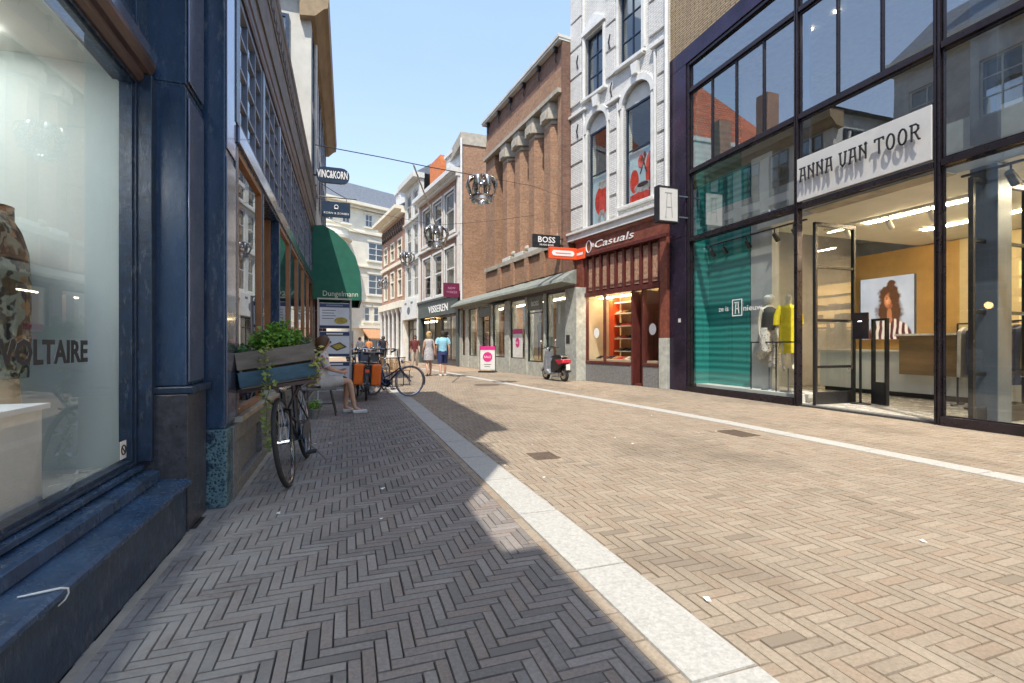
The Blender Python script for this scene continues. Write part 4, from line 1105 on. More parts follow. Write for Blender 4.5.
# ================================================================== FAR RIGHT: tall side wall and townhouses
th = empty('pink_townhouse', (5.83, 25.7, 0), 'pink brick townhouse with three tall white windows per floor above a grey green shopfront', 'building', R(90+9.5))
W7 = 7.1
hs = []
for (z0, z1) in ((4.15, 6.75), (7.62, 9.95)):
    for c in (1.55, 3.55, 5.55): hs.append((c-.78, c+.78, z0, z1))
mb = MB(); wall(mb, .0, W7, 4.0, 10.4, hs, -.3, 0); mb.build('facade_wall', MT['brick_pink'], th)
for (a, b, z0, z1) in hs:
    mb = MB(); mb.box(a-.1, a, -.1, .05, z0-.05, z1+.12); mb.box(b, b+.1, -.1, .05, z0-.05, z1+.12); mb.box(a-.12, b+.12, -.1, .09, z0-.13, z0-.0); mb.box(a, b, -.1, .05, z1, z1+.12)
    mb.build('window_surround', MT['white'], th)
    window(th, a, b, z0, z1, -.06, MT['white'], MT['glass_dark'], 1, [z0+(z1-z0)*.55], fw=.13, bar=.09)
mb = MB(); mb.box(-.05, W7, -.3, .25, 10.4, 10.6); mb.box(-.05, W7, -.3, .55, 10.6, 10.85); mb.box(-.02, .2, -.1, .12, 4.0, 10.4); mb.box(W7-.2, W7, -.1, .1, 4.0, 10.4); mb.box(-.02, W7, -.1, .16, 7.2, 7.34); mb.build('cornice', MT['white'], th)
mb = MB(); mb.prism([(.3,10.86),(-2.6,12.0),(-5,10.86)], 'x', 0, W7); mb.build('roof', MT['slate'], th)
mb = MB(); mb.box(.6, 3.0, -2.4, -.35, 10.9, 12.4); mb.box(.45, 3.15, -2.5, -.25, 12.4, 12.6); dm = mb.build('dormer', MT['white'], th)
window(dm, .85, 1.75, 11.15, 12.2, -.33, MT['white'], MT['glass_dark'], 1, 2, fw=.08); window(dm, 1.85, 2.75, 11.15, 12.2, -.33, MT['white'], MT['glass_dark'], 1, 2, fw=.08)
mb = MB(); mb.box(3.9, 5.9, -1.3, -.3, 10.9, 13.0); mb.build('chimney', M('orange brick chimney', (.62,.20,.07), .8), th)
mb = MB(); mb.box(0, W7, -.15, .2, 3.9, 4.02); mb.box(.0, W7, -.2, .12, 2.95, 3.9); mb.box(0, .35, -.2, .1, 0, 2.95); mb.box(6.7, W7, -.2, .1, 0, 2.95); mb.build('shop_fascia', M('grey green fascia', (.075,.095,.088), .5), th)
window(th, .35, 3.0, .3, 2.9, -.1, MT['black'], MT['glass_dark'], 2, 1, fw=.07); window(th, 3.0, 4.3, .05, 2.9, -.5, MT['black'], MT['glass_dark'], 1, 1, fw=.09, name='door'); window(th, 4.3, 6.7, .3, 2.9, -.1, MT['black'], MT['glass'], 2, 1, fw=.07)
mb = MB(); mb.text('VISSEREN', (4.9, .125, 3.18), (-1,0,0), (0,0,1), .42, 3.4, .02, bold=.01); mb.build('lettering', MT['lettering'], th)
mb = MB(); mb.box(.2, W7, -4, -3.8, 0, 10.4); mb.box(.1, W7, -3.8, -.3, 3.8, 3.95); mb.box(.1, W7, -3.8, -.3, 7.2, 7.35); mb.build('rear_wall', MT['beige'], th)
mb = MB(); mb.box(.35, 6.7, -.3, -.12, 0, .3); mb.build('stall_riser', MT['darkstone'], th)
# tall fire wall standing above the low shop
fw_ = empty('fire_wall_building', (5.83, 25.7, 0), 'tall windowless orange brick side wall with pale parapet rising behind the low shop', 'building', 0)
mb = MB(); mb.box(-.0, 6.5, -.35, -.02, 0, 12.0); mb.build('side_wall', MT['brick_boss'], fw_)
mb = MB(); mb.box(-.05, 6.6, -.40, 6, 12.0, 12.66); mb.build('parapet', MT['concrete'], fw_)
mb = MB(); mb.box(.9, 6.5, -.02, 6, 0, 11.99); mb.build('rear_wall', MT['brick_dark'], fw_)
mb = MB(); mb.cyl((-.02, -.42, 3.6), (-.02, -.42, 12.3), .06); mb.build('rain_pipe', MT['white'], fw_)

nh = empty('narrow_white_house', tuple(wfr(th, (W7+.02, 0, 0))), 'narrow white rendered house with two tall window columns beyond the pink townhouse', 'building', R(90+9.5))
W3 = 3.6
hs = [(c-.55, c+.55, z0, z1) for (z0, z1) in ((4.6, 6.9), (7.4, 9.7), (10.2, 12.0)) for c in (1.0, 2.6)]
mb = MB(); wall(mb, 0, W3, 4.4, 12.5, hs, -.3, 0); mb.build('facade_wall', MT['offwhite'], nh)
for (a, b, z0, z1) in hs: window(nh, a, b, z0, z1, -.06, MT['white'], MT['glass_dark'], 1, [z0+(z1-z0)*.55], fw=.09)
mb = MB(); mb.box(-.1, W3+.1, -.3, .5, 12.5, 12.85); mb.box(0, W3, -.1, .15, 7.05, 7.2); mb.box(0, W3, -.1, .15, 9.9, 10.0); mb.build('cornice', MT['offwhite'], nh)
mb = MB(); mb.prism([(.3,12.86),(-2.3,14.6),(-5,12.86)], 'x', 0, W3); mb.build('roof', MT['slate'], nh)
mb = MB(); mb.box(0, W3, -.2, .25, 3.0, 4.4); mb.box(0, .25, -.2, .15, 0, 3.0); mb.box(W3-.25, W3, -.2, .15, 0, 3.0); sf = mb.build('shop_fascia', MT['white'], nh)
mb = MB(); disc2(mb, 1.8, 3.6, .38, .28, .253); mb.box(.8, 1.3, .25, .255, 4.05, 4.2); mb.box(2.3, 2.8, .25, .255, 4.05, 4.2); mb.build('emblem', MT['steel'], sf)
window(nh, .25, W3-.25, .05, 3.0, -.2, MT['black'], MT['glass'], 3, [2.3], fw=.1)
mb = MB(); mb.box(0, W3, -4, -3.9, 0, 12.4); mb.box(0.05, W3-.05, -3.9, -.3, 3.1, 3.2); mb.build('rear_wall', MT['beige'], nh)
mb = MB(); mb.box(.4, W3-.4, -1.4, -1.3, 2.8, 2.9); mb.build('ceiling_light', MT['lamp'], nh)

bh = empty('brick_house', tuple(wfr(nh, (W3+.02, 0, 0))), 'brick house with cream window frames, ornate iron frieze and white ground floor columns', 'building', R(90+9.5))
W6 = 7.0
hs = [(c-.6, c+.6, z0, z1) for (z0, z1) in ((4.9, 7.1), (7.9, 9.4)) for c in (1.3, 3.5, 5.7)]
mb = MB(); wall(mb, 0, W6, 4.4, 11.0, hs, -.3, 0); mb.build('facade_wall', MT['brick_pink'], bh)
for (a, b, z0, z1) in hs: window(bh, a-.02, b+.02, z0, z1, .04, MT['cream'], MT['glass_dark'], 1, [z0+(z1-z0)*.6], fw=.14, depth=.2)
mb = MB(); mb.box(-.1, W6+.2, -.3, .3, 11.0, 11.25); mb.box(-.1, W6+.4, -.3, .8, 11.25, 11.5); mb.box(0, W6, -.1, .15, 7.35, 7.6); mb.box(0, W6, -.1, .35, 4.0, 4.5); mb.build('cornice', MT['cream'], bh)
mb = MB()
for i in range(12):
    s = .35+i*.56; mb.ring((s, .08, 10.5), (0,1,0), .22, .035, 12, 5); mb.tube([(s-.2, .08, 9.8), (s, .10, 10.2), (s+.2, .08, 9.8)], .035, 5)
mb.build('iron_frieze', MT['black'], bh)
mb = MB(); mb.prism([(.5,11.5),(-2.3,13.2),(-5,11.5)], 'x', 0, W6); mb.build('roof', MT['slate'], bh)
mb = MB(); mb.box(2.2, 3.6, -1.8, -.3, 11.6, 13.3); mb.box(2.0, 3.8, -1.9, -.2, 13.3, 13.5); dm = mb.build('dormer', MT['white'], bh)
window(dm, 2.4, 3.4, 11.9, 13.1, -.28, MT['white'], MT['glass_dark'], 2, 1, fw=.1)
for i in range(6):
    mb = MB(); s = .3+i*1.28; mb.lathe([(.2,0),(.2,.3),(.15,.32),(.13,3.6),(.2,3.75),(.22,4.0)], (s, .1, 0), 10); mb.build('column', MT['white'], bh, smooth=True)
window(bh, 0.1, W6-.1, .1, 3.95, -.3, MT['white'], MT['glass_dark'], 5, [3.0], fw=.1)
mb = MB(); mb.box(0, W6, -4, -3.9, 0, 11); mb.box(W6-.1, W6, -3.9, -.3, 0, 11); mb.build('rear_wall', MT['beige'], bh)

# cream building closing the street
cb = empty('cream_corner_building', (.5, 50.6, 0), 'large cream stone building with slate roof closing the end of the street', 'building', R(90-62.6))
# local x = away to the right, y = (-cos, sin) points to the camera side?  facade faces local -y
def cwin(a, b, z0, z1, cols=2, rows=3):
    window(cb, a, b, z0, z1, -.02, MT['white'], MT['glass_dark'], cols, rows, fw=.09, bar=.07, sgn=-1, depth=.1)
hs = []
for k in range(-3, 3):
    o_ = 4.2*k
    hs += [(1.4+o_, 2.25+o_, 13.3, 14.6), (3.1+o_, 3.95+o_, 13.3, 14.6), (1.75+o_, 3.6+o_, 9.9, 11.8), (1.75+o_, 3.6+o_, 6.4, 8.5)]
    hs += [(1.3+o_, 1.95+o_, 3.6, 5.1), (2.35+o_, 3.0+o_, 3.6, 5.1), (3.4+o_, 4.05+o_, 3.6, 5.1), (1.2+o_, 4.4+o_, .1, 2.7)]
mb = MB(); wall(mb, -12, 13, 0, 15.4, hs, 0, .4); mb.build('facade_wall', MT['cream'], cb)
for h in hs:
    if h[3] > 14: cwin(*h, 2, 2)
    elif h[3] > 8: cwin(*h, 2, 3)
    elif h[3] > 5: cwin(*h, 1, 2)
    else: cwin(*h, 2, 1)
mb = MB()
for z, d, h in ((15.2, .7, .3), (14.9, .3, .28), (12.5, .25, .2), (9.1, .2, .16), (5.6, .2, .2), (2.9, .25, .3)):
    mb.box(-12.2, 13.2, -d, .0, z, z+h)
for (a, b, z0, z1) in hs:
    if z0 > 3: mb.box(a-.15, b+.15, -.14, 0, z0-.16, z0-.02); mb.box(a-.12, b+.12, -.10, 0, z1+.02, z1+.2)
mb.build('cornice', MT['cream'], cb)
mb = MB(); mb.prism([(-.4,15.5),(.7,17.6),(7,17.9),(9,15.5)], 'x', -12.2, 13.2); mb.build('roof', MT['slate'], cb)
mb = MB(); mb.box(-12, 13, 8, 8.3, 0, 15.4); mb.box(-12, -11.7, .4, 8, 0, 15.4); mb.box(12.7, 13, .4, 8, 0, 15.4)
for z in (3.0, 5.7, 9.2, 12.6): mb.box(-11.7, 12.7, .4, 8, z, z+.2)
mb.build('rear_wall', MT['beige'], cb)
# rounded bay
mb = MB(); mb.lathe([(1.9,0),(1.9,11.2),(2.3,11.3),(2.3,11.6),(2.0,11.7),(1.95,12.2),(2.05,12.3),(.1,12.9)], (-2.6, 0, 0), 24); mb.build('round_bay', MT['cream'], cb, smooth=True)
for i in range(5):
    for (z0, z1) in ((3.6, 5.1), (6.4, 8.5), (9.3, 11.0)):
        a = R(-150+30*i); mb = MB(); mb.T = Matrix.Translation((-2.6+1.86*math.cos(a), 1.86*math.sin(a), 0)) @ Matrix.Rotation(a+R(90), 4, 'Z')
        grid_frame(mb, -.35, .35, z0, z1, -.08, -.02, .07, 1, 2); w_ = mb.build('window', MT['white'], cb)
        g = MB(); g.T = mb.T; g.quad((-.32,-.05,z0),(.32,-.05,z0),(.32,-.05,z1),(-.32,-.05,z1)); g.build('pane', MT['glass_dark'], w_)
mb = MB(); mb.prism([(0,3.0),(-1.5,1.9),(-1.5,1.75),(0,2.85)], 'x', 1.0, 4.6); mb.build('awning', M('orange awning', (.42,.22,.11), .8), cb)

# a low row closing the view to the right and far left of the square (stands behind everything)
# ================================================================== LEFT: navy shop building
lb = empty('navy_shop_building', (-1.0, 1.0, 0), 'navy painted shop building with a large display window and stepped ledge, nearest on the left', 'building')
O = (-1.0, 1.0, 0)
def MBL(): return MB(O)
mb = MBL(); mb.box(-1.30, -.93, -8, 3.42, 0, .292); mb.build('plinth', MT['blue_worn'], lb, bevel=.004)
mb = MBL(); mb.prism([(-1.30,.294),(-.912,.294),(-.905,.30),(-.905,.318),(-.92,.33),(-1.07,.345),(-1.30,.345)], 'y', -8, 3.44); mb.build('ledge', MT['blue'], lb, bevel=.002)
mb = MBL(); mb.prism([(-1.30,.347),(-1.055,.347),(-1.06,.40),(-1.08,.408),(-1.30,.42)], 'y', -8, 3.40); mb.box(-1.26, -1.135, -8, 3.40, .421, .445); mb.build('ledge', MT['blue'], lb, bevel=.002)
# window frame
mb = MBL()
def LWF(y0, y1, z0, z1):
    for (x0, x1, e) in ((-1.25, -1.186, .032), (-1.25, -1.172, .014)):
        grid_frame(mb, y0, y1, z0, z1, x0, x1, e, 1, 1, swap=True); 
LWF(.3, 3.40, .45, 2.71)
LWF(-4, .1, .45, 2.71)
w_ = mb.build('window', MT['blue_worn'], lb, bevel=.002)
g = MBL(); g.quad((-1.2,.3,.46),(-1.2,3.38,.46),(-1.2,3.38,2.705),(-1.2,.3,2.705)); g.quad((-1.2,-4,.46),(-1.2,.1,.46),(-1.2,.1,2.73),(-1.2,-4,2.73)); g.build('pane', glass('display glass', (.95,.97,.97), 1.75), w_)
mb = MBL(); mb.box(-1.3, -1.06, .1, .3, .42, 2.75); mb.box(-1.22, -1.10, 3.402, 3.56, .46, 2.76); mb.build('mullion_post', MT['blue_worn'], lb, bevel=.004, each=True)
mb = MBL(); mb.prism([(-1.3,2.712),(-1.16,2.712),(-1.14,2.735),(-1.14,2.765),(-1.115,2.775),(-1.095,2.82),(-1.095,2.85),(-1.3,2.875)], 'y', -8, 3.45); mb.build('lintel_moulding', MT['brownwood'], lb, bevel=.002)
mb = MBL(); mb.box(-1.3, -1.13, -8, 3.50, 2.892, 2.97); mb.build('upper_sill', MT['blue_gloss'], lb)
for (a, b) in ((.3, 1.75), (1.9, 3.3)):
    window(lb, a, b, 3.02, 4.6, -1.16, MT['blue'], MT['glass_dark'], 1, 1, fw=.08, swap=True, sgn=1, off=O)
mb = MBL(); wall(mb, -8, 3.52, 2.972, 4.75, [(.3, 1.75, 3.02, 4.6), (1.9, 3.3, 3.02, 4.6)], -1.3, -1.14, swap=True); mb.build('upper_frame', MT['blue'], lb, bevel=.003)
mb = MBL(); mb.box(-1.4, -1.02, -8, 3.44, 4.752, 5.1); mb.box(-1.4, -.85, -8, 3.44, 5.1, 5.25); mb.build('cornice', MT['blue'], lb, bevel=.01)
# pilaster
mb = MBL(); mb.box(-1.35, -.945, 3.48, 3.84, .90, 2.755); mb.box(-1.35, -.945, 3.48, 3.84, 2.775, 5.3); mb.box(-1.35, -.955, 3.485, 3.835, 2.754, 2.776); mb.build('pilaster', MT['blue'], lb, bevel=.006)
mb = MBL(); mb.box(-.9435, -.932, 3.50, 3.82, .92, 2.70); mb.box(-.9435, -.932, 3.50, 3.82, 2.80, 5.2); mb.build('pilaster_panel', MT['blue_gloss'], lb, bevel=.004)
mb = MBL(); mb.box(-1.35, -.925, 3.445, 3.845, 0, .85); mb.build('pilaster_base', MT['darkstone'], lb, bevel=.005)
mb = MBL(); mb.box(-1.35, -.895, 3.44, 3.852, .852, .898); mb.build('pilaster_cap', MT['blue_worn'], lb, bevel=.008)
# corner pier
mb = MBL(); mb.box(-1.2, -.815, 3.875, 4.19, .56, 5.3); mb.build('corner_pier', MT['blue'], lb, bevel=.01)
mb = MBL(); mb.box(-.8145, -.806, 3.89, 4.17, .60, 2.5); mb.box(-.8145, -.806, 3.89, 4.17, 2.56, 5.2); mb.build('pilaster_panel', MT['blue_gloss'], lb, bevel=.003)
mb = MBL(); mb.box(-1.2, -.805, 3.87, 4.06, 0, .558); mb.build('pier_base', MT['teal_stone'], lb, bevel=.015)
mb = MBL(); mb.box(-1.25, -1.0, 3.845, 3.872, 0, 5.3); mb.build('joint_strip', MT['darkstone'], lb)
# body above: brick upper floors that cast the street's shadow
mb = MBL()
mb.box(-8, -.86, -9, -.55, 5.26, 6.35); mb.box(-8, -.9, -.55, .45, 5.26, 6.3); mb.box(-8, -.86, .45, 1.5, 5.26, 8.3); mb.box(-8, -.86, 1.5, 7.2, 5.35, 9.7)
mb.build('upper_floors', MT['greywall'], lb)
mb = MBL(); mb.box(-8, -.62, 1.5, 7.25, 9.702, 9.95); mb.box(-8, -.8, .43, 1.49, 8.302, 8.45); mb.box(-8, -.72, -9, -.54, 6.352, 6.45); mb.build('eaves', MT['cornice'], lb)
mb = MBL(); mb.lathe([(.001,9.6),(.001,9.6)], (-3,3,0), 4); 
mb = MBL(); mb.box(-8, -7.8, -9, 3.8, 0, 5.2); mb.box(-8, -1.35, 3.62, 3.84, 0, 5.2); mb.box(-8, -1.35, -9, -8.8, 0, 5.2); mb.build('rear_wall', MT['offwhite'], lb)
# display room
mb = MBL(); mb.box(-4.2, -1.31, -8, 3.6, .30, .44); mb.build('display_floor', MT['paint_floor'], lb)
mb = MBL(); mb.box(-4.2, -1.31, -8, 3.6, 2.78, 2.9); mb.build('display_ceiling', MT['ceiling'], lb)
mb = MBL(); mb.box(-2.9, -2.8, -8, 3.6, .44, 2.78); mb.box(-2.8, -1.225, 3.42, 3.6, .44, 2.78); mb.build('display_wall', M('pale grey green wall', (.50,.55,.53), .85, .04, 2, bump=0), lb)
mb = MBL()
mb.box(-2.3, -1.7, .5, 3.2, 2.755, 2.775); mb.build('ceiling_light', emit('display light', (.97, 1, .98), 4.2), lb)
mb = MBL(); mb.text('ZADIG & VOLTAIRE', (-1.195, 2.88, 1.075), (0,1,0), (0,0,1), .098, 1.22, .002, bold=.03, align='R'); mb.build('window_lettering', MT['letterdark'], w_)
mb = MBL(); mb.box(-1.198, -1.196, 3.24, 3.32, .51, .61); st = mb.build('sticker', MT['lettering'], w_)
mb = MBL(); mb.ring((-1.194, 3.28, .56), (1,0,0), .026, .004, 20, 5); mb.tube([(-1.194, 3.262, .578), (-1.194, 3.298, .542)], .0035, 5); mb.build('no_entry_symbol', MT['letterdark'], st)
# painted crack line on the ledge
mb = MBL(); mb.tube([(-1.0,1.97,.343),(-.965,1.985,.341),(-.935,2.005,.337),(-.915,2.03,.330),(-.904,2.05,.318),(-.904,2.052,.30),(-.910,2.045,.283),(-.922,2.03,.27)], [.0025,.0035,.004,.004,.0035,.003,.003,.002], 6); mb.build('paint_drip', MT['lettering'], lb)
# display things
t = empty('display_plinth', (-1.62, 2.33, .44), 'white box plinth standing behind the navy shop window under the mannequin', 'plinth')
mb = MB(); mb.box(-.35, .3, -.9, .45, 0, .42); mb.build('body', MT['white'], t, bevel=.006); mb = MB(); mb.box(-.37, .32, -.92, .47, .422, .445); mb.build('top', MT['counterwhite'], t)
t = empty('backdrop', (-2.25, 1.9, .95), 'pale grey hanging backdrop panel behind the mannequin in the navy shop window', 'panel')
mb = MB(); mb.box(-.02, .02, -1.2, 1.15, .0, 1.35); mb.build('panel', M('backdrop panel', (.36,.42,.45), .6, .06, 2), t); mb = MB(); mb.tube([(0,-.8,1.35),(0,-.8,1.83)], .004); mb.tube([(0,.9,1.35),(0,.9,1.83)], .004); mb.build('cord', MT['steel'], t)

# ================================================================== LEFT: bay windowed shop (second house)
M_MUN = M('pale blue grey muntins', (.16,.20,.29), .4)
l2 = empty('bay_shop_building', (-.85, 8.9, 0), 'long low navy timber shop building with small paned transoms and a deep brown cornice', 'building')
O2 = (-.85, 8.9, 0)
def MB2(): return MB(O2)
posts = [4.215, 5.45, 6.7, 7.95, 9.2, 10.45, 11.7, 12.95, 13.6]
# plinth of granite with sunk panels
mb = MB2(); mb.box(-1.15, -.80, 4.07, 13.68, 0, .10)
for a, b in zip(posts, posts[1:]): mb.box(-1.15, -.845, a+.12, b-.02, .10, .42)
mb.box(-1.15, -.80, 4.07, 13.68, .42, .55)
for a in posts: mb.box(-1.15, -.80, a-.145+.005, a+.115, .102, .418)
mb.build('plinth', MT['granite'], l2, bevel=.006)
mb = MB2(); mb.box(-1.15, -.77, 4.2, 13.68, .552, .60); mb.build('sill', MT['concrete'], l2, bevel=.006)
mb = MB2()
for a in posts:
    mb.box(-1.0, -.805, a-.045, a+.045, .602, 2.70); mb.box(-1.0, -.798, a-.06, a+.06, 2.862, 3.93)
mb.box(-1.0, -.81, 4.2, 13.66, 2.702, 2.72)
mb.build('post', MT['blue'], l2, bevel=.006, each=True)
mb = MB2(); mb.box(-1.0, -.786, 4.21, 13.66, 2.722, 2.86); mb.build('transom_beam', MT['blue_gloss'], l2, bevel=.006)
for i, (a, b) in enumerate(zip(posts, posts[1:])):
    if i == 8: continue
    if i != 1:
        w_ = window(l2, a+.047, b-.047, .605, 2.698, -.812, MT['orangewood'], MT['glass'], 1, 1, fw=.045, depth=.05, swap=True, off=O2)
    window(l2, a+.062, b-.062, 2.865, 3.925, -.805, M_MUN, MT['glass'], 3 if b-a > 1 else 2, 4, fw=.05, bar=.028, depth=.05, swap=True, off=O2)
# open door bay
mb = MB2(); mb.box(-1.6, -.9, 5.52, 5.56, .05, 2.698); mb.box(-1.6, -.9, 6.59, 6.63, .05, 2.698); mb.build('door_reveal', MT['orangewood'], l2)
mb = MB2(); grid_frame(mb, 5.57, 6.58, .05, 2.65, -1.6, -1.55, .09, 1, [1.0], swap=True); d_ = mb.build('door', MT['brownwood'], l2)
g = MB2(); g.quad((-1.58,5.66,1.04),(-1.58,6.49,1.04),(-1.58,6.49,2.56),(-1.58,5.66,2.56)); g.build('pane', MT['glass_dark'], d_)
mb = MB2(); mb.cyl((-1.54, 6.42, .95), (-1.54, 6.42, 1.2), .015); mb.build('handle', MT['chrome'], d_)
# cornice
mb = MB2(); mb.prism([(-1.1,3.935),(-.79,3.935),(-.782,3.97),(-.782,4.03),(-.770,4.05),(-.766,4.12),(-1.1,4.12)], 'y', 4.2, 13.7); mb.build('lower_moulding', MT['brownwood'], l2, bevel=.003)
mb = MB2(); mb.prism([(-1.1,4.122),(-.785,4.122),(-.78,4.9),(-1.1,4.9)], 'y', 4.2, 13.7); fa = mb.build('fascia', MT['cornice'], l2)
mb = MB2()
for z_ in (4.28, 4.72):
    xx = -.785; mb.box(-1.0, xx+.018, 4.2, 13.7, z_, z_+.035)
for i in range(46): mb.box(-1.0, -.762, 4.3+i*.205, 4.39+i*.205, 4.80, 4.895)
mb.build('dentils', MT['cornice'], l2)
mb = MB2(); mb.prism([(-1.1,4.902),(-.768,4.902),(-.758,4.96),(-.758,5.02),(-.742,5.05),(-.735,5.12),(-1.1,5.24)], 'y', 4.2, 13.72); mb.build('cornice', MT['cornice'], l2, bevel=.004)
# inside
mb = MB2(); mb.box(-5, -1.16, 4.3, 13.6, .02, .06); mb.build('shop_floor', MT['brownwood'], l2)
mb = MB2(); mb.box(-5, -4.9, 4.3, 13.6, .06, 3.9); mb.box(-5, -1.02, 13.5, 13.6, .06, 3.9); mb.box(-5, -1.2, 4.3, 4.4, .06, 3.9); mb.build('shop_wall', M('warm brown wall', (.22,.13,.07), .8, .2, 3), l2)
mb = MB2(); mb.box(-5, -1.02, 4.3, 13.6, 3.9, 3.93); mb.build('shop_ceiling', MT['brownwood'], l2)
mb = MB2()
for y in (5.0, 7.3, 9.0, 11.2): mb.ball((-2.0, y, 2.35), .10)
mb.build('ceiling_light', emit('warm bulbs', (1,.55,.2), 14), l2)
mb = MB2()
for y in (5.0, 7.3, 9.0, 11.2): mb.cyl((-2.0, y, 2.45), (-2.0, y, 3.9), .006)
mb.build('lamp_cord', MT['black'], l2)
rnd = random.Random(31); cms = [M('goods '+str(i), c, .6) for i, c in enumerate(((.5,.08,.04),(.5,.38,.2),(.08,.12,.2),(.45,.45,.4),(.1,.2,.08)))]
for i in range(26):
    y = 6.9+i*.26; z = rnd.choice((.65, .65, 1.0, 1.35)); 
    if i == 0:
        pass
    mb = MB((0,0,0)); w1_, h1_ = rnd.uniform(.07, .11), rnd.uniform(.15, .32)
    mb.lathe([(.001,0),(w1_,0),(w1_,h1_*.7),(w1_*.5,h1_*.85),(w1_*.5,h1_),(.001,h1_)], n=10)
    o = mb.build('jar', rnd.choice(cms), None, smooth=True); o.location = (-1.05-rnd.uniform(0, .12), y, .62); tag(o, 'jar or bottle standing on the inner sill behind the windows of the timber shop', 'jar', 'jars along the timber shop windows')
mb = MB2(); mb.box(-1.5, -1.0, 6.85, 13.3, .56, .615); mb.build('inner_sill', MT['orangewood'], l2)
t = empty('cloth_display', (-1.25, 5.05, .62), 'orange draped cloth display inside the first timber shop window', 'display')
mb = MB(); mb.lathe([(.16,0),(.20,.1),(.19,.5),(.12,.95),(.05,1.05),(.001,1.06)], n=14); mb.build('cloth', MT['orange'], t, smooth=True)
# set back upper storeys
ub = empty('setback_house', (-3.6, 8.9, 0), 'cream house set back above the timber shop, seen mirrored in the glass opposite', 'building')
OU = (-3.6, 8.9, 0)
def MBU(): return MB(OU)
hs = [(y, y+1.15, z, z+1.9) for y in (4.7, 6.8, 8.9, 11.0) for z in (5.9, 8.7)]
mb = MBU(); wall(mb, 4.0, 12.7, 3.94, 11.4, hs, -4.0, -3.6, swap=True); mb.box(-9, -4, 12.4, 12.7, 3.94, 11.4); mb.box(-9, -4, 7.3, 7.5, 3.94, 11.4); mb.build('facade_wall', MT['offwhite'], ub)
for (a, b, z0, z1) in hs: window(ub, a, b, z0, z1, -3.66, MT['white'], MT['glass_dark'], 2, 3, fw=.07, swap=True, off=OU)
mb = MBU(); mb.box(-4.1, -3.3, 7.3, 12.72, 11.402, 11.6); mb.box(-4.1, -3.1, 7.3, 12.72, 11.6, 11.8); mb.build('cornice', MT['cream'], ub)
mb = MBU(); mb.prism([(-3.2,11.81),(-6,14.2),(-9,11.81)], 'y', 7.3, 12.7); mb.build('roof', MT['slate'], ub)
mb = MBU(); mb.box(-5.4, -4.6, 9.2, 10.0, 12.5, 15.0); mb.box(-5.5, -4.5, 9.1, 10.1, 15.0, 15.15); mb.build('chimney', MT['brick_boss'], ub)

# ================================================================== LEFT: third house with wooden eaves
l3 = empty('eaves_house', (-.85, 18, 0), 'tall pale house with blue windows and deep wooden eaves on the left', 'building')
O3 = (-.85, 18, 0)
def MB3(): return MB(O3)
hs = [(y, y+1.0, z, z+1.75) for y in (13.4, 14.9, 16.4, 17.9, 19.4, 20.8) for z in (5.4, 7.5)]
mb = MB3(); wall(mb, 13.72, 22.0, 3.2, 5.32, [h for h in hs if h[2] < 5.3], -1.15, -.85, swap=True); wall(mb, 13.0, 22.0, 5.32, 9.9, hs, -1.15, -.85, swap=True); mb.build('facade_wall', MT['offwhite'], l3)
for (a, b, z0, z1) in hs: window(l3, a, b, z0, z1, -.84, MT['blue'], MT['glass_dark'], 2, 3, fw=.07, swap=True, off=O3)
mb = MB3(); mb.box(-8, -1.15, 13.72, 14.0, 0, 5.32); mb.box(-8, -1.15, 13.0, 13.2, 5.32, 9.9); mb.box(-8, -1.15, 13.2, 14.0, 5.32, 5.4); mb.box(-8, -1.15, 21.7, 22.0, 0, 9.9); mb.box(-8, -7.8, 14, 21.7, 0, 9.5); mb.box(-7.8, -1.15, 14, 21.7, 4.2, 4.4); mb.box(-7.8, -1.15, 14, 21.7, 7, 7.1); mb.build('side_wall', MT['offwhite'], l3)
mb = MB3(); mb.prism([(-1.1,9.25),(-.75,9.3),(-.55,9.5),(-.45,9.55),(-.42,9.85),(-1.1,9.9)], 'y', 12.8, 22.2); mb.build('eaves', M('golden brown eaves', (.30,.22,.13), .7, .2, 6, stretch=(1,.2,1)), l3)
mb = MB3(); mb.add([(-.5,12.75,9.92),(-.5,22.3,9.92),(-8.2,22.3,9.92),(-8.2,12.75,9.92),(-4.3,16.0,11.6),(-4.3,19.0,11.6)], [(0,1,5,4),(1,2,5),(2,3,4,5),(3,0,4),(0,3,2,1)]); mb.build('roof', MT['slate'], l3)
mb = MB3(); mb.cyl((-.80, 13.9, 3.5), (-.80, 13.9, 9.2), .05); mb.tube([(-1.6, 12.94, 9.2), (-.95, 12.94, 5.5)], .06); mb.build('rain_pipe', MT['white'], l3)
for z_ in (5.6, 7.7):
    mb = MB3(); grid_frame(mb, -2.3, -1.35, z_, z_+1.6, 12.93, 13.0-.002, .08, 2, 3); gw = mb.build('window', MT['blue'], l3)
    g = MB3(); g.quad((-2.25,12.96,z_+.04),(-1.4,12.96,z_+.04),(-1.4,12.96,z_+1.56),(-2.25,12.96,z_+1.56)); g.build('pane', MT['glass_dark'], gw)
# its ground floor shop
mb = MB3()
for a, b in ((13.72, 14.0), (15.9, 16.2), (18.2, 18.5), (21.6, 22.0)): mb.box(-1.1, -.83, a, b, 0, 3.2)
mb.box(-1.1, -.86, 14.0, 22, 2.9, 3.2); mb.build('shop_front', MT['mahog'], l3)
for a, b in ((14.0, 15.9), (16.2, 18.2), (18.5, 21.6)): window(l3, a, b, .3, 2.9, -.9, MT['mahog'], MT['glass'], 2, 1, fw=.07, swap=True, off=O3)
mb = MB3()
for y in (17.0, 19.9): mb.box(-2.3, -1.6, y-.3, y+.3, 10.2, 12.6)
mb.build('chimney', MT['brick_pink'], l3)

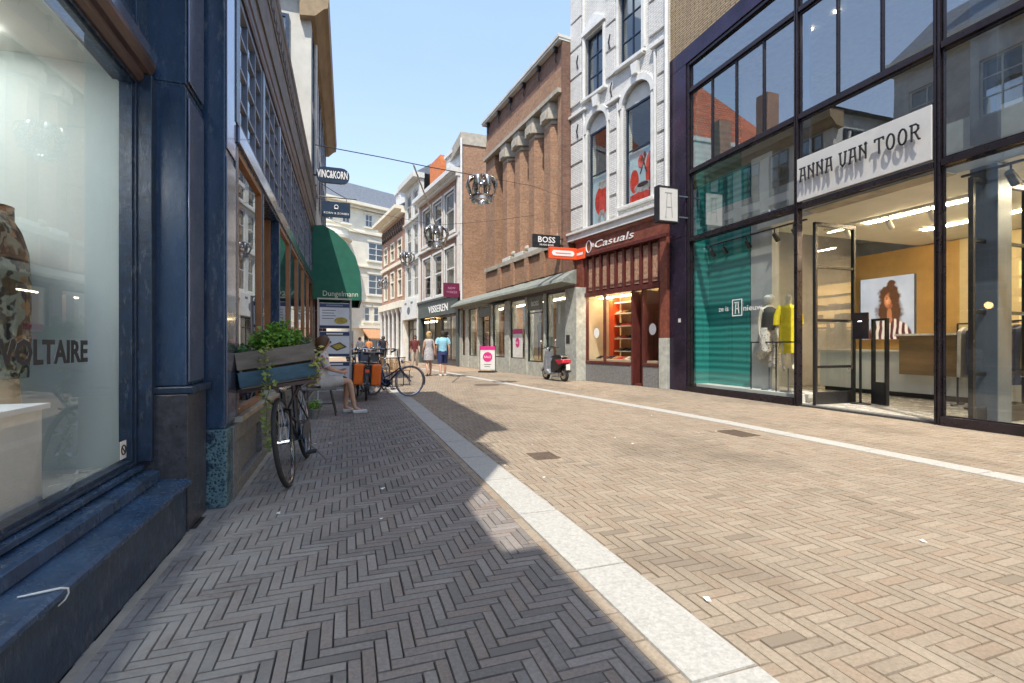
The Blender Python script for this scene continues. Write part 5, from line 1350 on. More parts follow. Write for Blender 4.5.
# fourth house on the left, taller, with the orange roof
l4 = empty('orange_roof_house', (-1.6, 25.5, 0), 'tall house with an orange tiled roof further along the left, mirrored in the glass opposite', 'building')
O4 = (-1.6, 25.5, 0)
hs = [(y, y+1.1, z, z+1.9) for y in (22.9, 24.8, 26.7) for z in (4.5, 7.5, 10.2)]
mb = MB(O4); wall(mb, 22.05, 29, 0, 12.6, hs, -1.9, -1.6, swap=True); mb.build('facade_wall', MT['offwhite'], l4)
for (a, b, z0, z1) in hs: window(l4, a, b, z0, z1, -1.62, MT['white'], MT['glass_dark'], 2, 3, fw=.07, swap=True, off=O4)
mb = MB(O4); mb.box(-9, -1.9, 22.05, 22.3, 0, 12.6); mb.box(-9, -1.9, 28.7, 29, 0, 12.6); mb.box(-9, -8.8, 22.3, 28.7, 0, 12.6); mb.box(-8.8, -1.9, 22.3, 28.7, 9.7, 9.8); mb.build('side_wall', MT['offwhite'], l4)
mb = MB(O4); mb.box(-9.1, -1.3, 22.0, 29.2, 12.602, 12.85); mb.build('cornice', MT['white'], l4)
mb = MB(O4); mb.add([(-1.3,22.0,12.86),(-1.3,29.2,12.86),(-9.1,29.2,12.86),(-9.1,22.0,12.86),(-4.6,24.6,17.4),(-4.6,27.2,17.4)], [(0,1,5,4),(1,2,5),(2,3,4,5),(3,0,4),(0,3,2,1)]); mb.build('roof', MT['tilered'], l4)
# ================================================================== LEFT: awning, signs, menu boards
t = empty('awning', (-.80, 12.6, 2.28), 'domed dark green canvas awning with white lettering over the pavement on the left', 'awning')
# profile in (x, z), closed end towards the camera
prof = [(0,1.80),(.24,1.83),(.50,1.70),(.78,1.44),(1.0,1.10),(1.11,.72),(1.15,.32),(1.15,.0)]
mb = MB()
y0, y1 = 0.0, 2.6
# quarter dome: outer skin, made of ribs swept, ends rounded
for (p, q) in zip(prof, prof[1:]):
    mb.quad((p[0], y0+.05, p[1]), (q[0], y0+.05, q[1]), (q[0], y1, q[1]), (p[0], y1, p[1]))
mb.add([(p[0], y0+.05, p[1]) for p in prof] + [(0, y0+.05, 0)], [tuple(range(len(prof)+1))])
mb.add([(p[0], y1, p[1]) for p in prof] + [(0, y1, 0)], [tuple(range(len(prof), -1, -1))])
cv = mb.build('canvas', MT['awning_green'], t)
mb = MB()
mb.slab([(.02,.03,.30),(1.12,.03,.30),(1.13,.03,.0),(.02,.03,.0)], (0,.012,0)); mb.build('valance', MT['awning_green'], cv)
mb = MB(); mb.text('Dungelmann', (.24, .028, .09), (1,0,0), (0,0,1), .13, .82, .002); mb.build('lettering', M('cream letters', (.62,.66,.55), .7, bump=0), cv)
mb = MB()
for y in (y0+.09, y1-.05):
    mb.tube([(0,y,.02),(1.12,y,.02)], .014)
    mb.tube([(0,y,-.3),(.9,y,.02)], .01)
mb.tube([(1.12,y0+.09,.02),(1.12,y1-.05,.02)], .014); mb.build('frame', MT['steel'], t)

def lblade(x0, x1, y, z0, z1, label, r=.06):
    t = empty('projecting_sign', ((x0+x1)/2, y, z0), label, 'sign'); w_ = (x1-x0)/2; h_ = z1-z0
    pts = []
    for cx, cz, a0 in ((w_-r, r, -90), (w_-r, h_-r, 0), (-w_+r, h_-r, 90), (-w_+r, r, 180)):
        for k in range(5): a = R(a0+22.5*k); pts.append((cx+r*math.cos(a), -.05, cz+r*math.sin(a)))
    mb = MB(); mb.slab(pts, (0, .10, 0)); b = mb.build('board', MT['signblue'], t); return t, b
t, b = lblade(-.75, .06, 13.3, 5.36, 5.76, 'upper rounded navy projecting sign with silver lettering above the green awning', .19)
mb = MB(); mb.text('VINC&KORN', (-.38, -.051, .12), (1,0,0), (0,0,1), .19, .74, .008, bold=.02); mb.build('lettering', MT['lettering'], b)
mb = MB(); mb.tube([(-.40,0,-.08),(-.52,0,-.25),(-.40,0,-.40)], .02); mb.box(-.52, -.40, -.02, .02, .15, .19); mb.build('bracket', MT['black'], t)
t, b = lblade(-.60, .08, 13.25, 4.48, 4.86, 'lower square navy projecting sign with a small crown emblem under an iron arm', .02)
mb = MB(); mb.text('KORN & ZONEN', (0, -.051, .06), (1,0,0), (0,0,1), .05, .6, .006, align='C')
mb.ring((0,-.055,.25), (0,1,0), .045, .01, 14, 5); mb.tube([(-.05,-.055,.2),(.05,-.055,.2)], .01); mb.build('emblem', MT['lettering'], b)
mb = MB(); mb.tube([(-.40,0,.50),(.50,0,.50)], .014); mb.tube([(-.40,0,.85),(.0,0,.62),(.25,0,.5)], .009)
for x in (-.25, .25): mb.cyl((x,0,.40), (x,0,.50), .006)
mb.build('bracket', MT['black'], t)
# menu board tower
t = empty('menu_board', (-.24, 10.5, 0), 'tall white framed stand with three menu posters one above the other beside the seated woman', 'menu board', R(4))
mb = MB(); mb.box(-.33, -.30, -.03, .03, 0, 2.12); mb.box(.30, .33, -.03, .03, 0, 2.12); mb.box(-.30, .30, -.028, .028, 2.09, 2.12); mb.box(-.30, .30, -.028, .028, .22, .25); mb.box(-.40, -.24, -.25, .25, 0, .03); mb.box(.24, .40, -.25, .25, 0, .03); mb.build('frame', MT['greywall'], t)
pbm = M('poster blue white', (.66,.72,.80), .5, .08, 4, bump=0); nav = M('poster navy', (.02,.04,.12), .5, bump=0); pan = M('panini print', (.40,.32,.06), .6, .4, 22, bump=0); pdk2 = M('tray print', (.05,.05,.04), .5, bump=0)
for k, z in enumerate((.30, .92, 1.50)):
    h = .52
    mb = MB(); mb.box(-.29, .29, -.018, .018, z, z+h); p = mb.build('poster', pbm, t)
    mb = MB(); mb.box(-.285, .285, -.023, -.0185, z+h-.09, z+h-.01); mb.box(-.285, .285, -.023, -.0185, z+.005, z+.06)
    mb.build('poster_band', nav, p)
    mb = MB()
    for j in range(4):
        if k == 2: mb.box(-.24, .02-.03*(j % 2), -.021, -.0185, z+.36-.055*j, z+.375-.055*j)
    mb.box(-.16, .16, -.026, -.0235, z+h-.065, z+h-.035)
    mb.build('poster_lines', nav if False else MT['lettering'] if k != 2 else MT['steel'], p)
    mb = MB()
    if k == 1:
        mb.slab([(-.10,-.022,z+.22),(.04,-.022,z+.12),(.24,-.022,z+.20),(.10,-.022,z+.30)], (0,.003,0)); q = mb.build('poster_tray', pdk2, p)
        mb = MB(); mb.slab([(-.06,-.026,z+.22),(.04,-.026,z+.15),(.19,-.026,z+.205),(.09,-.026,z+.275)], (0,.003,0)); mb.build('poster_food', pan, p)
    else:
        pts = [(.12+.13*math.cos(a), -.022, z+.16+.07*math.sin(a)) for a in [2*math.pi*i/16 for i in range(16)]]
        mb.slab(pts, (0,.003,0)); mb.build('poster_food', pan if k == 2 else MT['leaf_dark'], p)

# ================================================================== BICYCLES
def bike(x, y, heading, label, lean=0.0, frame=None, r=.345, steer=0.0, hbar='city', rack=True, tyre=None, simple=False, fender=True):
    """local x = forward, z up; origin on the ground half way between the wheels"""
    frame = frame or MT['black']; tyre = tyre or MT['rubber']
    t = empty('bicycle', (x, y, 0), label, 'bicycle'); t.rotation_euler = (lean, 0, heading)
    hb, hf = Vector((-.54, 0, r)), Vector((.54, 0, r))
    SM = Matrix.Translation((.36, 0, 0)) @ Matrix.Rotation(steer, 4, 'Z') @ Matrix.Translation((-.36, 0, 0))
    def wheel(c, T):
        mb = MB(); mb.T = T; mb.ring(c, (0,1,0), r-.035, .012, 32, 6)
        mb.cyl(c+Vector((0,-.045,0)), c+Vector((0,.045,0)), .022, n=8)
        w_ = mb.build('wheel', MT['chrome'], t, smooth=True)
        mb = MB(); mb.T = T
        for k in range(24):
            a = 2*math.pi*k/24; e = 1 if k % 2 else -1
            mb.tube([c+Vector((0, .03*e, 0)), c+Vector(((r-.04)*math.cos(a), 0, (r-.04)*math.sin(a)))], .0016, 3)
        mb.build('spokes', MT['spoke'], w_)
        mb = MB(); mb.T = T; mb.ring(c, (0,1,0), r-.019, .0195, 40, 8); mb.build('tyre', tyre, w_, smooth=True)
    I = Matrix.Identity(4)
    wheel(hb, I); wheel(hf, SM)
    bb = Vector((-.09, 0, .28)); st = Vector((-.26, 0, .78)); hd0 = Vector((.33, 0, .62)); hd1 = Vector((.29, 0, .90))
    mb = MB()
    mb.tube([bb, st+Vector((0,0,.04))], .016); mb.tube([bb, hd0], .018); mb.tube([hd0+Vector((-.01,0,.04)), (.05,0,.50), bb+Vector((-.05,0,.15))], .015) if hbar == 'city' else mb.tube([hd1-Vector((0,0,.05)), st], .016)
    mb.tube([hd0, hd1], .02)
    for e in (-1, 1):
        mb.tube([bb+Vector((0,.02*e,0)), hb+Vector((0,.055*e,0))], .010); mb.tube([st-Vector((0,0,.06)), hb+Vector((0,.055*e,0))], .009)
    mb.build('frame', frame, t, smooth=True)
    mb = MB(); mb.T = SM
    for e in (-1, 1): mb.tube([hd0+Vector((0,0,-.01)), hd0+Vector((.02,.05*e,-.02)), hf+Vector((-.05,.055*e,.08)), hf+Vector((0,.055*e,0))], .011)
    mb.build('fork', frame, t, smooth=True)
    mb = MB(); mb.T = SM; z1 = 1.06
    mb.tube([hd1, (.275,0,z1)], .013)
    mb.tube([(.05,-.30,z1-.02),(.16,-.29,z1+.02),(.27,-.20,z1+.02),(.30,0,z1),(.27,.20,z1+.02),(.16,.29,z1+.02),(.05,.30,z1-.02)], .012)
    h = mb.build('handlebar', MT['chrome'], t, smooth=True)
    mb = MB(); mb.T = SM
    for e in (-1, 1): mb.tube([(.15,.29*e,z1+.02),(.04,.30*e,z1-.022)], .018)
    mb.build('grip', MT['rubber'], h, smooth=True)
    mb = MB(); mb.T = SM; mb.ball((.40,0,.80), .045); mb.build('headlight', MT['chrome'], t, smooth=True)
    mb = MB(); mb.tube([st, st+Vector((-.03,0,.14))], .013); 
    sad = [(-.16,.0),( -.14,.10),(-.06,.12),(.03,.055),(.15,.02),(.17,0)]
    pts = [(st.x-.05+p, q, st.z+.17) for p, q in sad] + [(st.x-.05+p, -q, st.z+.17) for p, q in sad[-2:0:-1]]
    mb.slab(pts, (0,0,.05)); mb.build('saddle', MT['black'], t, bevel=.012)
    mb = MB(); mb.ring(bb+Vector((0,.05,0)), (0,1,0), .085, .006, 20, 5); mb.tube([bb+Vector((0,.07,0)), bb+Vector((.10,.07,-.13))], .010); mb.tube([bb+Vector((0,-.07,0)), bb+Vector((-.10,-.07,.13))], .010); mb.tube([bb+Vector((0,-.075,0)), bb+Vector((0,.075,0))], .02)
    mb.build('crank', MT['steel'], t)
    for e, q in ((1, Vector((.10,.12,-.13))), (-1, Vector((-.10,-.12,.13)))):
        mb = MB(); c = bb+q; mb.box(c.x-.045, c.x+.045, c.y-.045, c.y+.045, c.z-.012, c.z+.012); mb.build('pedal', MT['rubber'], t, bevel=.004)
    mb = MB(); mb.prism([(-.56,.30),(-.56,.40),(-.1,.38),(.02,.30),(-.1,.20)], 'y', .05, .065); mb.build('chain_guard', frame, t)
    if fender:
        for c, T, a0, a1 in ((hb, I, R(-20), R(190)), (hf, SM, R(30), R(200))):
            mb = MB(); mb.T = T; n = 16
            for k in range(n):
                a, b_ = a0+(a1-a0)*k/n, a0+(a1-a0)*(k+1)/n
                P = lambda a, yy, rr: (c.x+math.cos(a)*rr*(-1 if c is hb else -1), yy, c.z+math.sin(a)*rr)
                mb.quad(P(a,-.028,r+.012), P(b_,-.028,r+.012), P(b_,.028,r+.012), P(a,.028,r+.012))
            mb.build('mudguard', frame, t, smooth=True)
    if rack:
        mb = MB(); z = .74
        for e in (-1, 1):
            mb.tube([(-.30,.06*e,z),(-.82,.06*e,z)], .007); mb.tube([(-.75,.06*e,z), hb+Vector((0,.06*e,0))], .006)
        for k in range(4): mb.tube([(-.36-.14*k,-.06,z),(-.36-.14*k,.06,z)], .006)
        mb.build('rear_rack', frame, t)
    mb = MB(); mb.tube([(-.15,.04,.26),(-.25,.20,.01)], .008); mb.build('kickstand', MT['steel'], t)
    return t

# near bicycle leaning on the shop wall (front wheel towards the camera)
nb = bike(-.41, 4.84, R(-93), 'black bicycle leaning on the timber shop wall, carrying the wooden plant crate', lean=R(7.5), r=.365, fender=False)
# crate carrier on the handlebar end
def lp(t, p):  # local point of a thing -> world
    e = t.rotation_euler
    return Matrix.Translation(t.location) @ e.to_matrix().to_4x4() @ Vector(p)
mb = MB(); mb.box(.30, .66, -.30, .32, .82, .845); mb.tube([(.45,-.15,.8),(.36,-.04,.62)], .01); mb.tube([(.45,.15,.8),(.36,.04,.62)], .01); mb.build('front_carrier', MT['brownwood'], nb)
cr = empty('plant_crate', lp(nb, (.50, .01, .86)), 'weathered wooden crate with a faded blue lower plank planted with greenery on the near bicycle', 'crate')
cr.rotation_euler = (0, R(-8), R(16)); cr.scale = (.84, .92, .93) 
mb = MB()
for (z0, z1) in ((.155, .30),):
    mb.box(-.34, .34, -.16, -.14, z0, z1); mb.box(-.34, .34, .14, .16, z0, z1); mb.box(-.34, -.32, -.139, .139, z0, z1); mb.box(.32, .34, -.139, .139, z0, z1)
mb.box(-.33, .33, -.15, .15, -.005, .012)
mb.build('planks', MT['wood'], cr, bevel=.004)
mb = MB(); z0, z1 = .012, .135
mb.box(-.34, .34, -.16, -.14, z0, z1); mb.box(-.34, .34, .14, .16, z0, z1); mb.box(-.34, -.32, -.139, .139, z0, z1); mb.box(.32, .34, -.139, .139, z0, z1)
mb.build('lower_planks', MT['blueplank'], cr, bevel=.004)
mb = MB()
for sx in (-.31, .31):
    for sy in (-.13, .13): mb.box(sx-.012, sx+.012, sy-.008, sy+.008, .012, .30)
mb.build('corner_post', MT['wood'], cr)
mb = MB(); mb.box(-.31, .31, -.13, .13, .05, .26); mb.build('soil', MT['soil'], cr)

def leafmesh(mb, pts, size, rnd, up=.5, n=5):
    """small leaves, each folded from two faces"""
    for p in pts:
        d = Vector((rnd.uniform(-1,1), rnd.uniform(-1,1), rnd.uniform(-.3,1)*up+.15)).normalized()
        s_ = d.cross(Vector((rnd.uniform(-1,1), rnd.uniform(-1,1), rnd.uniform(-1,1)))).normalized()
        L_ = size*rnd.uniform(.6, 1.25); w_ = L_*.36; nrm = d.cross(s_)*L_*.12
        P = Vector(p); a = P+d*L_*.45
        mb.add([P, a+s_*w_, P+d*L_, a-s_*w_, a-nrm], [(0,1,4), (1,2,4), (2,3,4), (3,0,4)])
def herb(name, loc, label, seed, mat, rad, hgt, n, size, cat='plant', group=None, parent=None):
    rnd = random.Random(seed)
    t = empty(name, loc, label, cat, 0, group)
    stems = MB(); lv = MB()
    for k in range(max(7, n//40)):
        a = rnd.uniform(0, 6.28); q = rad*rnd.random()**.5; tip = Vector((q*math.cos(a), q*math.sin(a), hgt*rnd.uniform(.55, 1.05)*(1-.3*q/rad)))
        base = Vector((tip.x*.35, tip.y*.35, 0)); mid = (base+tip)/2+Vector((0,0,hgt*.08))
        stems.tube([base, mid, tip], [.004,.003,.0015], 4)
        pts = []
        for j in range(int(n/max(7, n//40))):
            u = rnd.uniform(.25, 1.0); c = base.lerp(tip, u)+Vector((rnd.gauss(0, .03), rnd.gauss(0, .03), rnd.gauss(0, .022))); pts.append(c)
        leafmesh(lv, pts, size, rnd)
    stems.build('stem', MT['leaf_dark'], t); lv.build('foliage', mat, t)
    return t
cw = lambda p: Matrix.Translation(cr.location) @ cr.rotation_euler.to_matrix().to_4x4() @ Vector(p)
herb('basil_plant', cw((.06, 0, .25)), 'tallest bright green leafy herb in the middle of the wooden crate', 1, MT['leaf'], .15, .25, 620, .05)
herb('basil_plant', cw((-.08, .02, .25)), 'smaller bright green herb left of the tallest one in the crate', 2, MT['leaf'], .11, .18, 380, .045)
herb('lavender_plant', cw((.19, -.02, .25)), 'grey green spiky herb at the right end of the wooden crate', 3, M('grey leaf', (.16,.22,.11), .6, bump=0), .10, .12, 380, .033)
herb('herb_plant', cw((-.25, 0, .25)), 'low dark green plant at the left end of the wooden crate', 4, MT['leaf_dark'], .12, .08, 260, .04)
def ivy(loc, label, seed, length, mat, sway=.02):
    rnd = random.Random(seed); t = empty('trailing_ivy', loc, label, 'plant')
    pts = [Vector((0,0,0)), Vector((0,-.04,.02))]; z = 0
    while z > -length:
        z -= .05; pts.append(Vector((rnd.gauss(0, sway)*.6+pts[-1].x*.8, -.05+rnd.gauss(0, sway)*.5, z)))
    mb = MB(); mb.tube(pts, .003, 4); mb.build('stem', MT['leaf_dark'], t)
    mb = MB(); P = []
    for p in pts[1:]:
        for k in range(7): P.append(p+Vector((rnd.gauss(0,.017), rnd.gauss(0,.017), rnd.gauss(0,.02))))
    leafmesh(mb, P, .045, rnd, up=-.3); mb.build('foliage', mat, t)
ivy(cw((-.06,-.17,.28)), 'long ivy strand trailing from the crate almost to the pavement', 5, .72, M('ivy yellow green', (.22,.30,.08), .5, bump=0))
ivy(cw((.30,-.17,.2)), 'short yellowish strand hanging at the right corner of the crate', 6, .22, M('ivy yellow', (.36,.36,.08), .5, bump=0), .03)

# bikes further on
ob = bike(.42, 11.05, R(86), 'bicycle with bright orange panniers seen from behind in the parked row', lean=R(3))
for e in (-1, 1):
    mb = MB(); mb.prism([(-.28,.76),(-.86,.76),(-.82,.34),(-.34,.34)], 'y', .08*e, .27*e); mb.build('pannier', MT['orange'], ob, bevel=.03)
mb = MB(); mb.box(-.86, -.84, -.04, .04, .60, .66); mb.build('rear_light', MT['redsign'], ob)
mb = MB(); mb.box(.42, .72, -.19, .19, .78, .81); mb.box(.42,.44,-.19,.19,.81,1.0); mb.box(.70,.72,-.19,.19,.81,1.0); mb.box(.44,.70,-.19,-.175,.81,1.0); mb.box(.44,.70,.175,.19,.81,1.0); mb.build('front_basket', MT['steel'], ob)
b3 = bike(.92, 11.15, R(-45), 'dark bicycle with its front wheel turned sideways at the right end of the row', lean=R(4), steer=R(58), tyre=M('grey tyre', (.16,.16,.20), .8), frame=M('navy bike paint', (.02,.03,.10), .3))
bike(.16, 11.6, R(95), 'black bicycle just left of the orange panniers, mostly hidden by the menu stand', lean=R(-4))
bike(.72, 12.3, R(70), 'black city bicycle parked behind the one with orange panniers', lean=R(5), frame=M('grey bike paint', (.14,.14,.15), .4))
bike(.30, 13.0, R(100), 'silver grey bicycle furthest back in the parked row', lean=R(-3), frame=MT['steel'])

# ================================================================== PEOPLE
def person(loc, rz, label, J, rad, skinmat, group=None, fingers=True):
    """J: joint positions (local; +y is where the person faces); one skinned mesh"""
    t = empty('person', loc, label, 'person', rz, group)
    names = list(J); idx = {n: i for i, n in enumerate(names)}
    vs = [Vector(J[n]) for n in names]; rs = [rad.get(n, .05) for n in names]
    E = [('pelvis','waist'),('waist','chest'),('chest','neck'),('neck','head0'),('head0','head1'),('head1','head2'),('head1','nose')]
    for s_ in 'LR':
        E += [('chest','sh'+s_),('sh'+s_,'el'+s_),('el'+s_,'wr'+s_),('wr'+s_,'hand'+s_),('pelvis','hip'+s_),('hip'+s_,'kn'+s_),('kn'+s_,'calf'+s_),('calf'+s_,'an'+s_),('an'+s_,'toe'+s_)]
    ed = [(idx[a], idx[b]) for a, b in E if a in idx and b in idx]
    if fingers:
        for s_ in 'LR':
            h = Vector(J['hand'+s_]); w_ = Vector(J['wr'+s_]); d = (h-w_).normalized(); side = d.cross(Vector((1,0,0)))
            if side.length < .1: side = Vector((0,1,0))
            side.normalize()
            for q, l in ((-1.5,.055),(-.5,.068),(.5,.064),(1.5,.050)):
                k = len(vs); vs += [h+side*q*.017+d*.02, h+side*q*.020+d*(.02+l)+Vector((0,0,-.01))]; rs += [.009,.007]; ed += [(idx['hand'+s_], k), (k, k+1)]
            k = len(vs); vs += [w_.lerp(h, .5)+side*.035, w_.lerp(h,.9)+side*.055]; rs += [.010,.008]; ed += [(idx['hand'+s_], k), (k, k+1)]
    me = bpy.data.meshes.new('body'); me.from_pydata([tuple(v) for v in vs], ed, []); me.materials.append(skinmat)
    o = bpy.data.objects.new('body', me); col.objects.link(o); o.parent = t
    m = o.modifiers.new('skin', 'SKIN'); m.use_smooth_shade = True; m.branch_smoothing = .4
    sv = me.skin_vertices[0].data if me.skin_vertices else None
    if sv is None:
        bpy.context.view_layer.objects.active = o
        me.attributes.new('x', 'FLOAT', 'POINT')
    for i, r_ in enumerate(rs):
        me.skin_vertices[0].data[i].radius = (r_, r_)
    me.skin_vertices[0].data[idx['pelvis']].use_root = True
    o.modifiers.new('sub', 'SUBSURF').levels = 1; o.modifiers['sub'].render_levels = 2
    return t
def garment(t, name, chain, mat, closed=None, extra=(), sub=1):
    """skinned garment following the body: chain = list of (points, radii) tubes blended"""
    mb = MB()
    for pts, r_ in chain:
        mb.tube(pts, r_, 12, caps=False)
    o = mb.build(name, mat, t, smooth=True)
    s_ = o.modifiers.new('so', 'SOLIDIFY'); s_.thickness = .008
    return o
def loft(mb, rings, n=16):
    """rings: (cx, cy, z, rx, ry)"""
    vs = [];
    for (cx, cy, z, rx, ry) in rings:
        for k in range(n):
            a = 2*math.pi*k/n; vs.append((cx+rx*math.cos(a), cy+ry*math.sin(a), z))
    fs = []
    for i in range(len(rings)-1):
        for k in range(n): fs.append((i*n+k, i*n+(k+1) % n, (i+1)*n+(k+1) % n, (i+1)*n+k))
    mb.add(vs, fs)

RAD = dict(pelvis=.115, waist=.105, chest=.125, neck=.052, head0=.062, head1=.088, head2=.075, nose=.03, shL=.062, shR=.062, elL=.04, elR=.04, wrL=.026, wrR=.026, handL=.030, handR=.030,
           hipL=.085, hipR=.085, knL=.056, knR=.056, calfL=.052, calfR=.052, anL=.034, anR=.034, toeL=.030, toeR=.030)
def standing(h=1.7, stride=.22, armsw=.12, w=1.0):
    k = h/1.72
    J = dict(pelvis=(0,0,.93), waist=(0,0,1.08), chest=(0,0,1.30), neck=(0,0,1.47), head0=(0,.01,1.53), head1=(0,.015,1.61), head2=(0,.0,1.68), nose=(0,.085,1.58),
             shL=(-.17*w,0,1.40), shR=(.17*w,0,1.40), elL=(-.22*w,-.03+armsw*.3,1.12), elR=(.22*w,-.03-armsw*.3,1.12), wrL=(-.235*w,.02+armsw,.88), wrR=(.235*w,.02-armsw*.7,.88), handL=(-.235*w,.05+armsw,.80), handR=(.235*w,.04-armsw*.7,.80),
             hipL=(-.09,0,.88), hipR=(.09,0,.88), knL=(-.10,-stride*.2+.03,.48), knR=(.10,stride*.55+.03,.49), calfL=(-.10,-stride*.65,.33), calfR=(.10,stride*.6,.34), anL=(-.10,-stride*1.1,.11), anR=(.10,stride*.75,.08), toeL=(-.10,-stride*1.1+.13,.035), toeR=(.10,stride*.75+.15,.035))
    return {n: tuple(Vector(p)*k) for n, p in J.items()}
def V_(J, n): return Vector(J[n])
# woman in a grey dress, walking away
J = standing(1.66, .16, .10, .95)
pw = person((2.93, 18.2, 0), R(8), 'fair haired woman in a grey patterned sleeveless dress walking away up the street', J, dict(RAD, chest=.11, waist=.09, shL=.05, shR=.05), MT['skin'])
mb = MB(); loft(mb, [(0,0,.60,.20,.17),(0,0,.78,.20,.165),(0,0,.95,.175,.145),(0,0,1.05,.145,.12),(0,0,1.16,.14,.12),(0,0,1.28,.165,.135),(0,0,1.36,.165,.11),(0,0,1.40,.12,.08)]); mb.build('dress', floral('grey floral dress', (.42,.41,.43), (.22,.21,.25), (.50,.49,.50)), pw, smooth=True)
mb = MB(); loft(mb, [(0,-.02,1.40,.075,.05),(0,-.02,1.47,.10,.085),(0,-.01,1.55,.112,.108),(0,0,1.63,.10,.105),(0,0,1.68,.06,.065),(0,0,1.70,.01,.01)]); mb.ball((0,-.09,1.62), .05); mb.build('hair', M('fair hair', (.48,.33,.16), .7, .3, 30), pw, smooth=True)
mb = MB(); mb.ball((.24,-.02,.78), .09, sx=.5, sy=1, sz=1.1); mb.tube([(.15,-.02,1.38),(.26,-.03,1.1),(.25,-.02,.86)], .007); mb.build('handbag', MT['black'], pw)
for k, sx in enumerate(('L','R')):
    p = V_(J, 'toe'+sx); mb = MB(); mb.box(p.x-.04, p.x+.04, p.y-.17, p.y+.07, 0, .03); mb.build('sandal', MT['black'], pw)
# man in a light blue T-shirt
J = standing(1.70, .14, .06, 1.05)
pm = person((3.42, 18.0, 0), R(-4), 'man in a pale blue T-shirt and navy shorts walking away beside the woman in grey', J, RAD, MT['skin'])
tee = M('pale blue tee', (.28,.56,.72), .8, .2, 16); mb = MB(); loft(mb, [(0,0,.88,.165,.125),(0,0,1.0,.16,.12),(0,0,1.15,.165,.125),(0,0,1.30,.19,.14),(0,0,1.40,.185,.12),(0,0,1.45,.10,.075),(0,0,1.47,.06,.06)]); q = mb.build('t_shirt', tee, pm, smooth=True)
mb = MB()
for e in (-1, 1): mb.tube([(.13*e,0,1.41),(.195*e,0,1.36),(.235*e,-.01,1.20)], [.07,.075,.07], 12)
mb.build('sleeve', tee, pm, smooth=True)
mb = MB()
for e, s_ in ((-1,'L'),(1,'R')):
    a = V_(J,'hip'+s_); b = V_(J,'kn'+s_); mb.tube([a+Vector((0,0,.08)), a, a.lerp(b,.5), a.lerp(b,.95)], [.12,.115,.105,.095], 12)
loft(mb, [(0,0,.80,.17,.13),(0,0,.93,.16,.125)]); mb.build('shorts', M('navy shorts', (.03,.045,.14), .8), pm, smooth=True)
mb = MB(); loft(mb, [(0,-.04,1.50,.075,.06),(0,-.02,1.56,.095,.095),(0,0,1.64,.095,.10),(0,0,1.70,.05,.06),(0,0,1.715,.01,.01)]); mb.build('hair', M('dark hair', (.03,.02,.015), .7), pm, smooth=True)
for s_ in ('L','R'):
    p = V_(J, 'toe'+s_); mb = MB(); mb.box(p.x-.045, p.x+.045, p.y-.19, p.y+.06, 0, .07); mb.build('shoe', MT['white'], pm, bevel=.02)
# people far off
def walker(x, y, rz, label, top, bottom, h=1.7, hairc=(.06,.04,.03), longhair=False):
    J = standing(h, .16, .1); p = person((x, y, 0), rz, label, J, RAD, MT['skin'], fingers=False)
    k = h/1.72; mb = MB(); loft(mb, [(0,0,.86*k,.165,.13),(0,0,1.1*k,.155,.12),(0,0,1.3*k,.185,.135),(0,0,1.41*k,.17,.11),(0,0,1.46*k,.07,.06)])
    for e in (-1, 1): mb.tube([Vector((.14*e,0,1.41))*k, Vector((.20*e,0,1.34))*k, Vector((.235*e,-.01,1.16))*k], [.06,.065,.06], 10)
    mb.build('top', top, p, smooth=True)
    mb = MB()
    for s_ in 'LR':
        a = V_(J,'hip'+s_); b = V_(J,'kn'+s_); c = V_(J,'an'+s_); mb.tube([a+Vector((0,0,.08)), a, b, b.lerp(c,.85)], [.115,.11,.078,.06], 10)
    mb.build('trousers', bottom, p, smooth=True)
    mb = MB(); loft(mb, [(0,-.03,(1.40 if longhair else 1.5)*k,.075,.06),(0,-.02,1.56*k,.10,.10),(0,0,1.64*k,.10,.10),(0,0,1.70*k,.05,.06),(0,0,1.71*k,.01,.01)]); mb.build('hair', M('hair', hairc, .7), p, smooth=True)
fab = lambda n, c: M(n, c, .85, .2, 10)
walker(3.25, 24.6, R(170), 'person in a dark red top and pale trousers standing by the narrow white shop', fab('dark red top', (.13,.03,.03)), fab('pale trousers', (.42,.36,.30)), longhair=True)
walker(1.9, 27.5, R(10), 'person in black clothes walking near the white columned house', fab('black top', (.02,.02,.03)), fab('black trousers', (.03,.03,.04)))
walker(.8, 33.0, R(200), 'person in a white shirt in the distant square under the orange awning', fab('white shirt', (.6,.6,.6)), fab('blue jeans', (.07,.11,.22)))
walker(1.5, 36.0, R(150), 'person in an orange shirt in the distant square', fab('orange shirt', (.55,.22,.07)), fab('grey trousers', (.2,.2,.2)))
walker(.1, 30.0, R(20), 'person in a grey shirt and dark trousers far away left of the orange awning', fab('grey shirt', (.3,.3,.32)), fab('dark trousers', (.05,.05,.06)))
walker(2.6, 40.0, R(180), 'person in a blue shirt furthest away at the corner of the brick house', fab('blue shirt', (.1,.2,.42)), fab('beige trousers', (.4,.33,.24)))

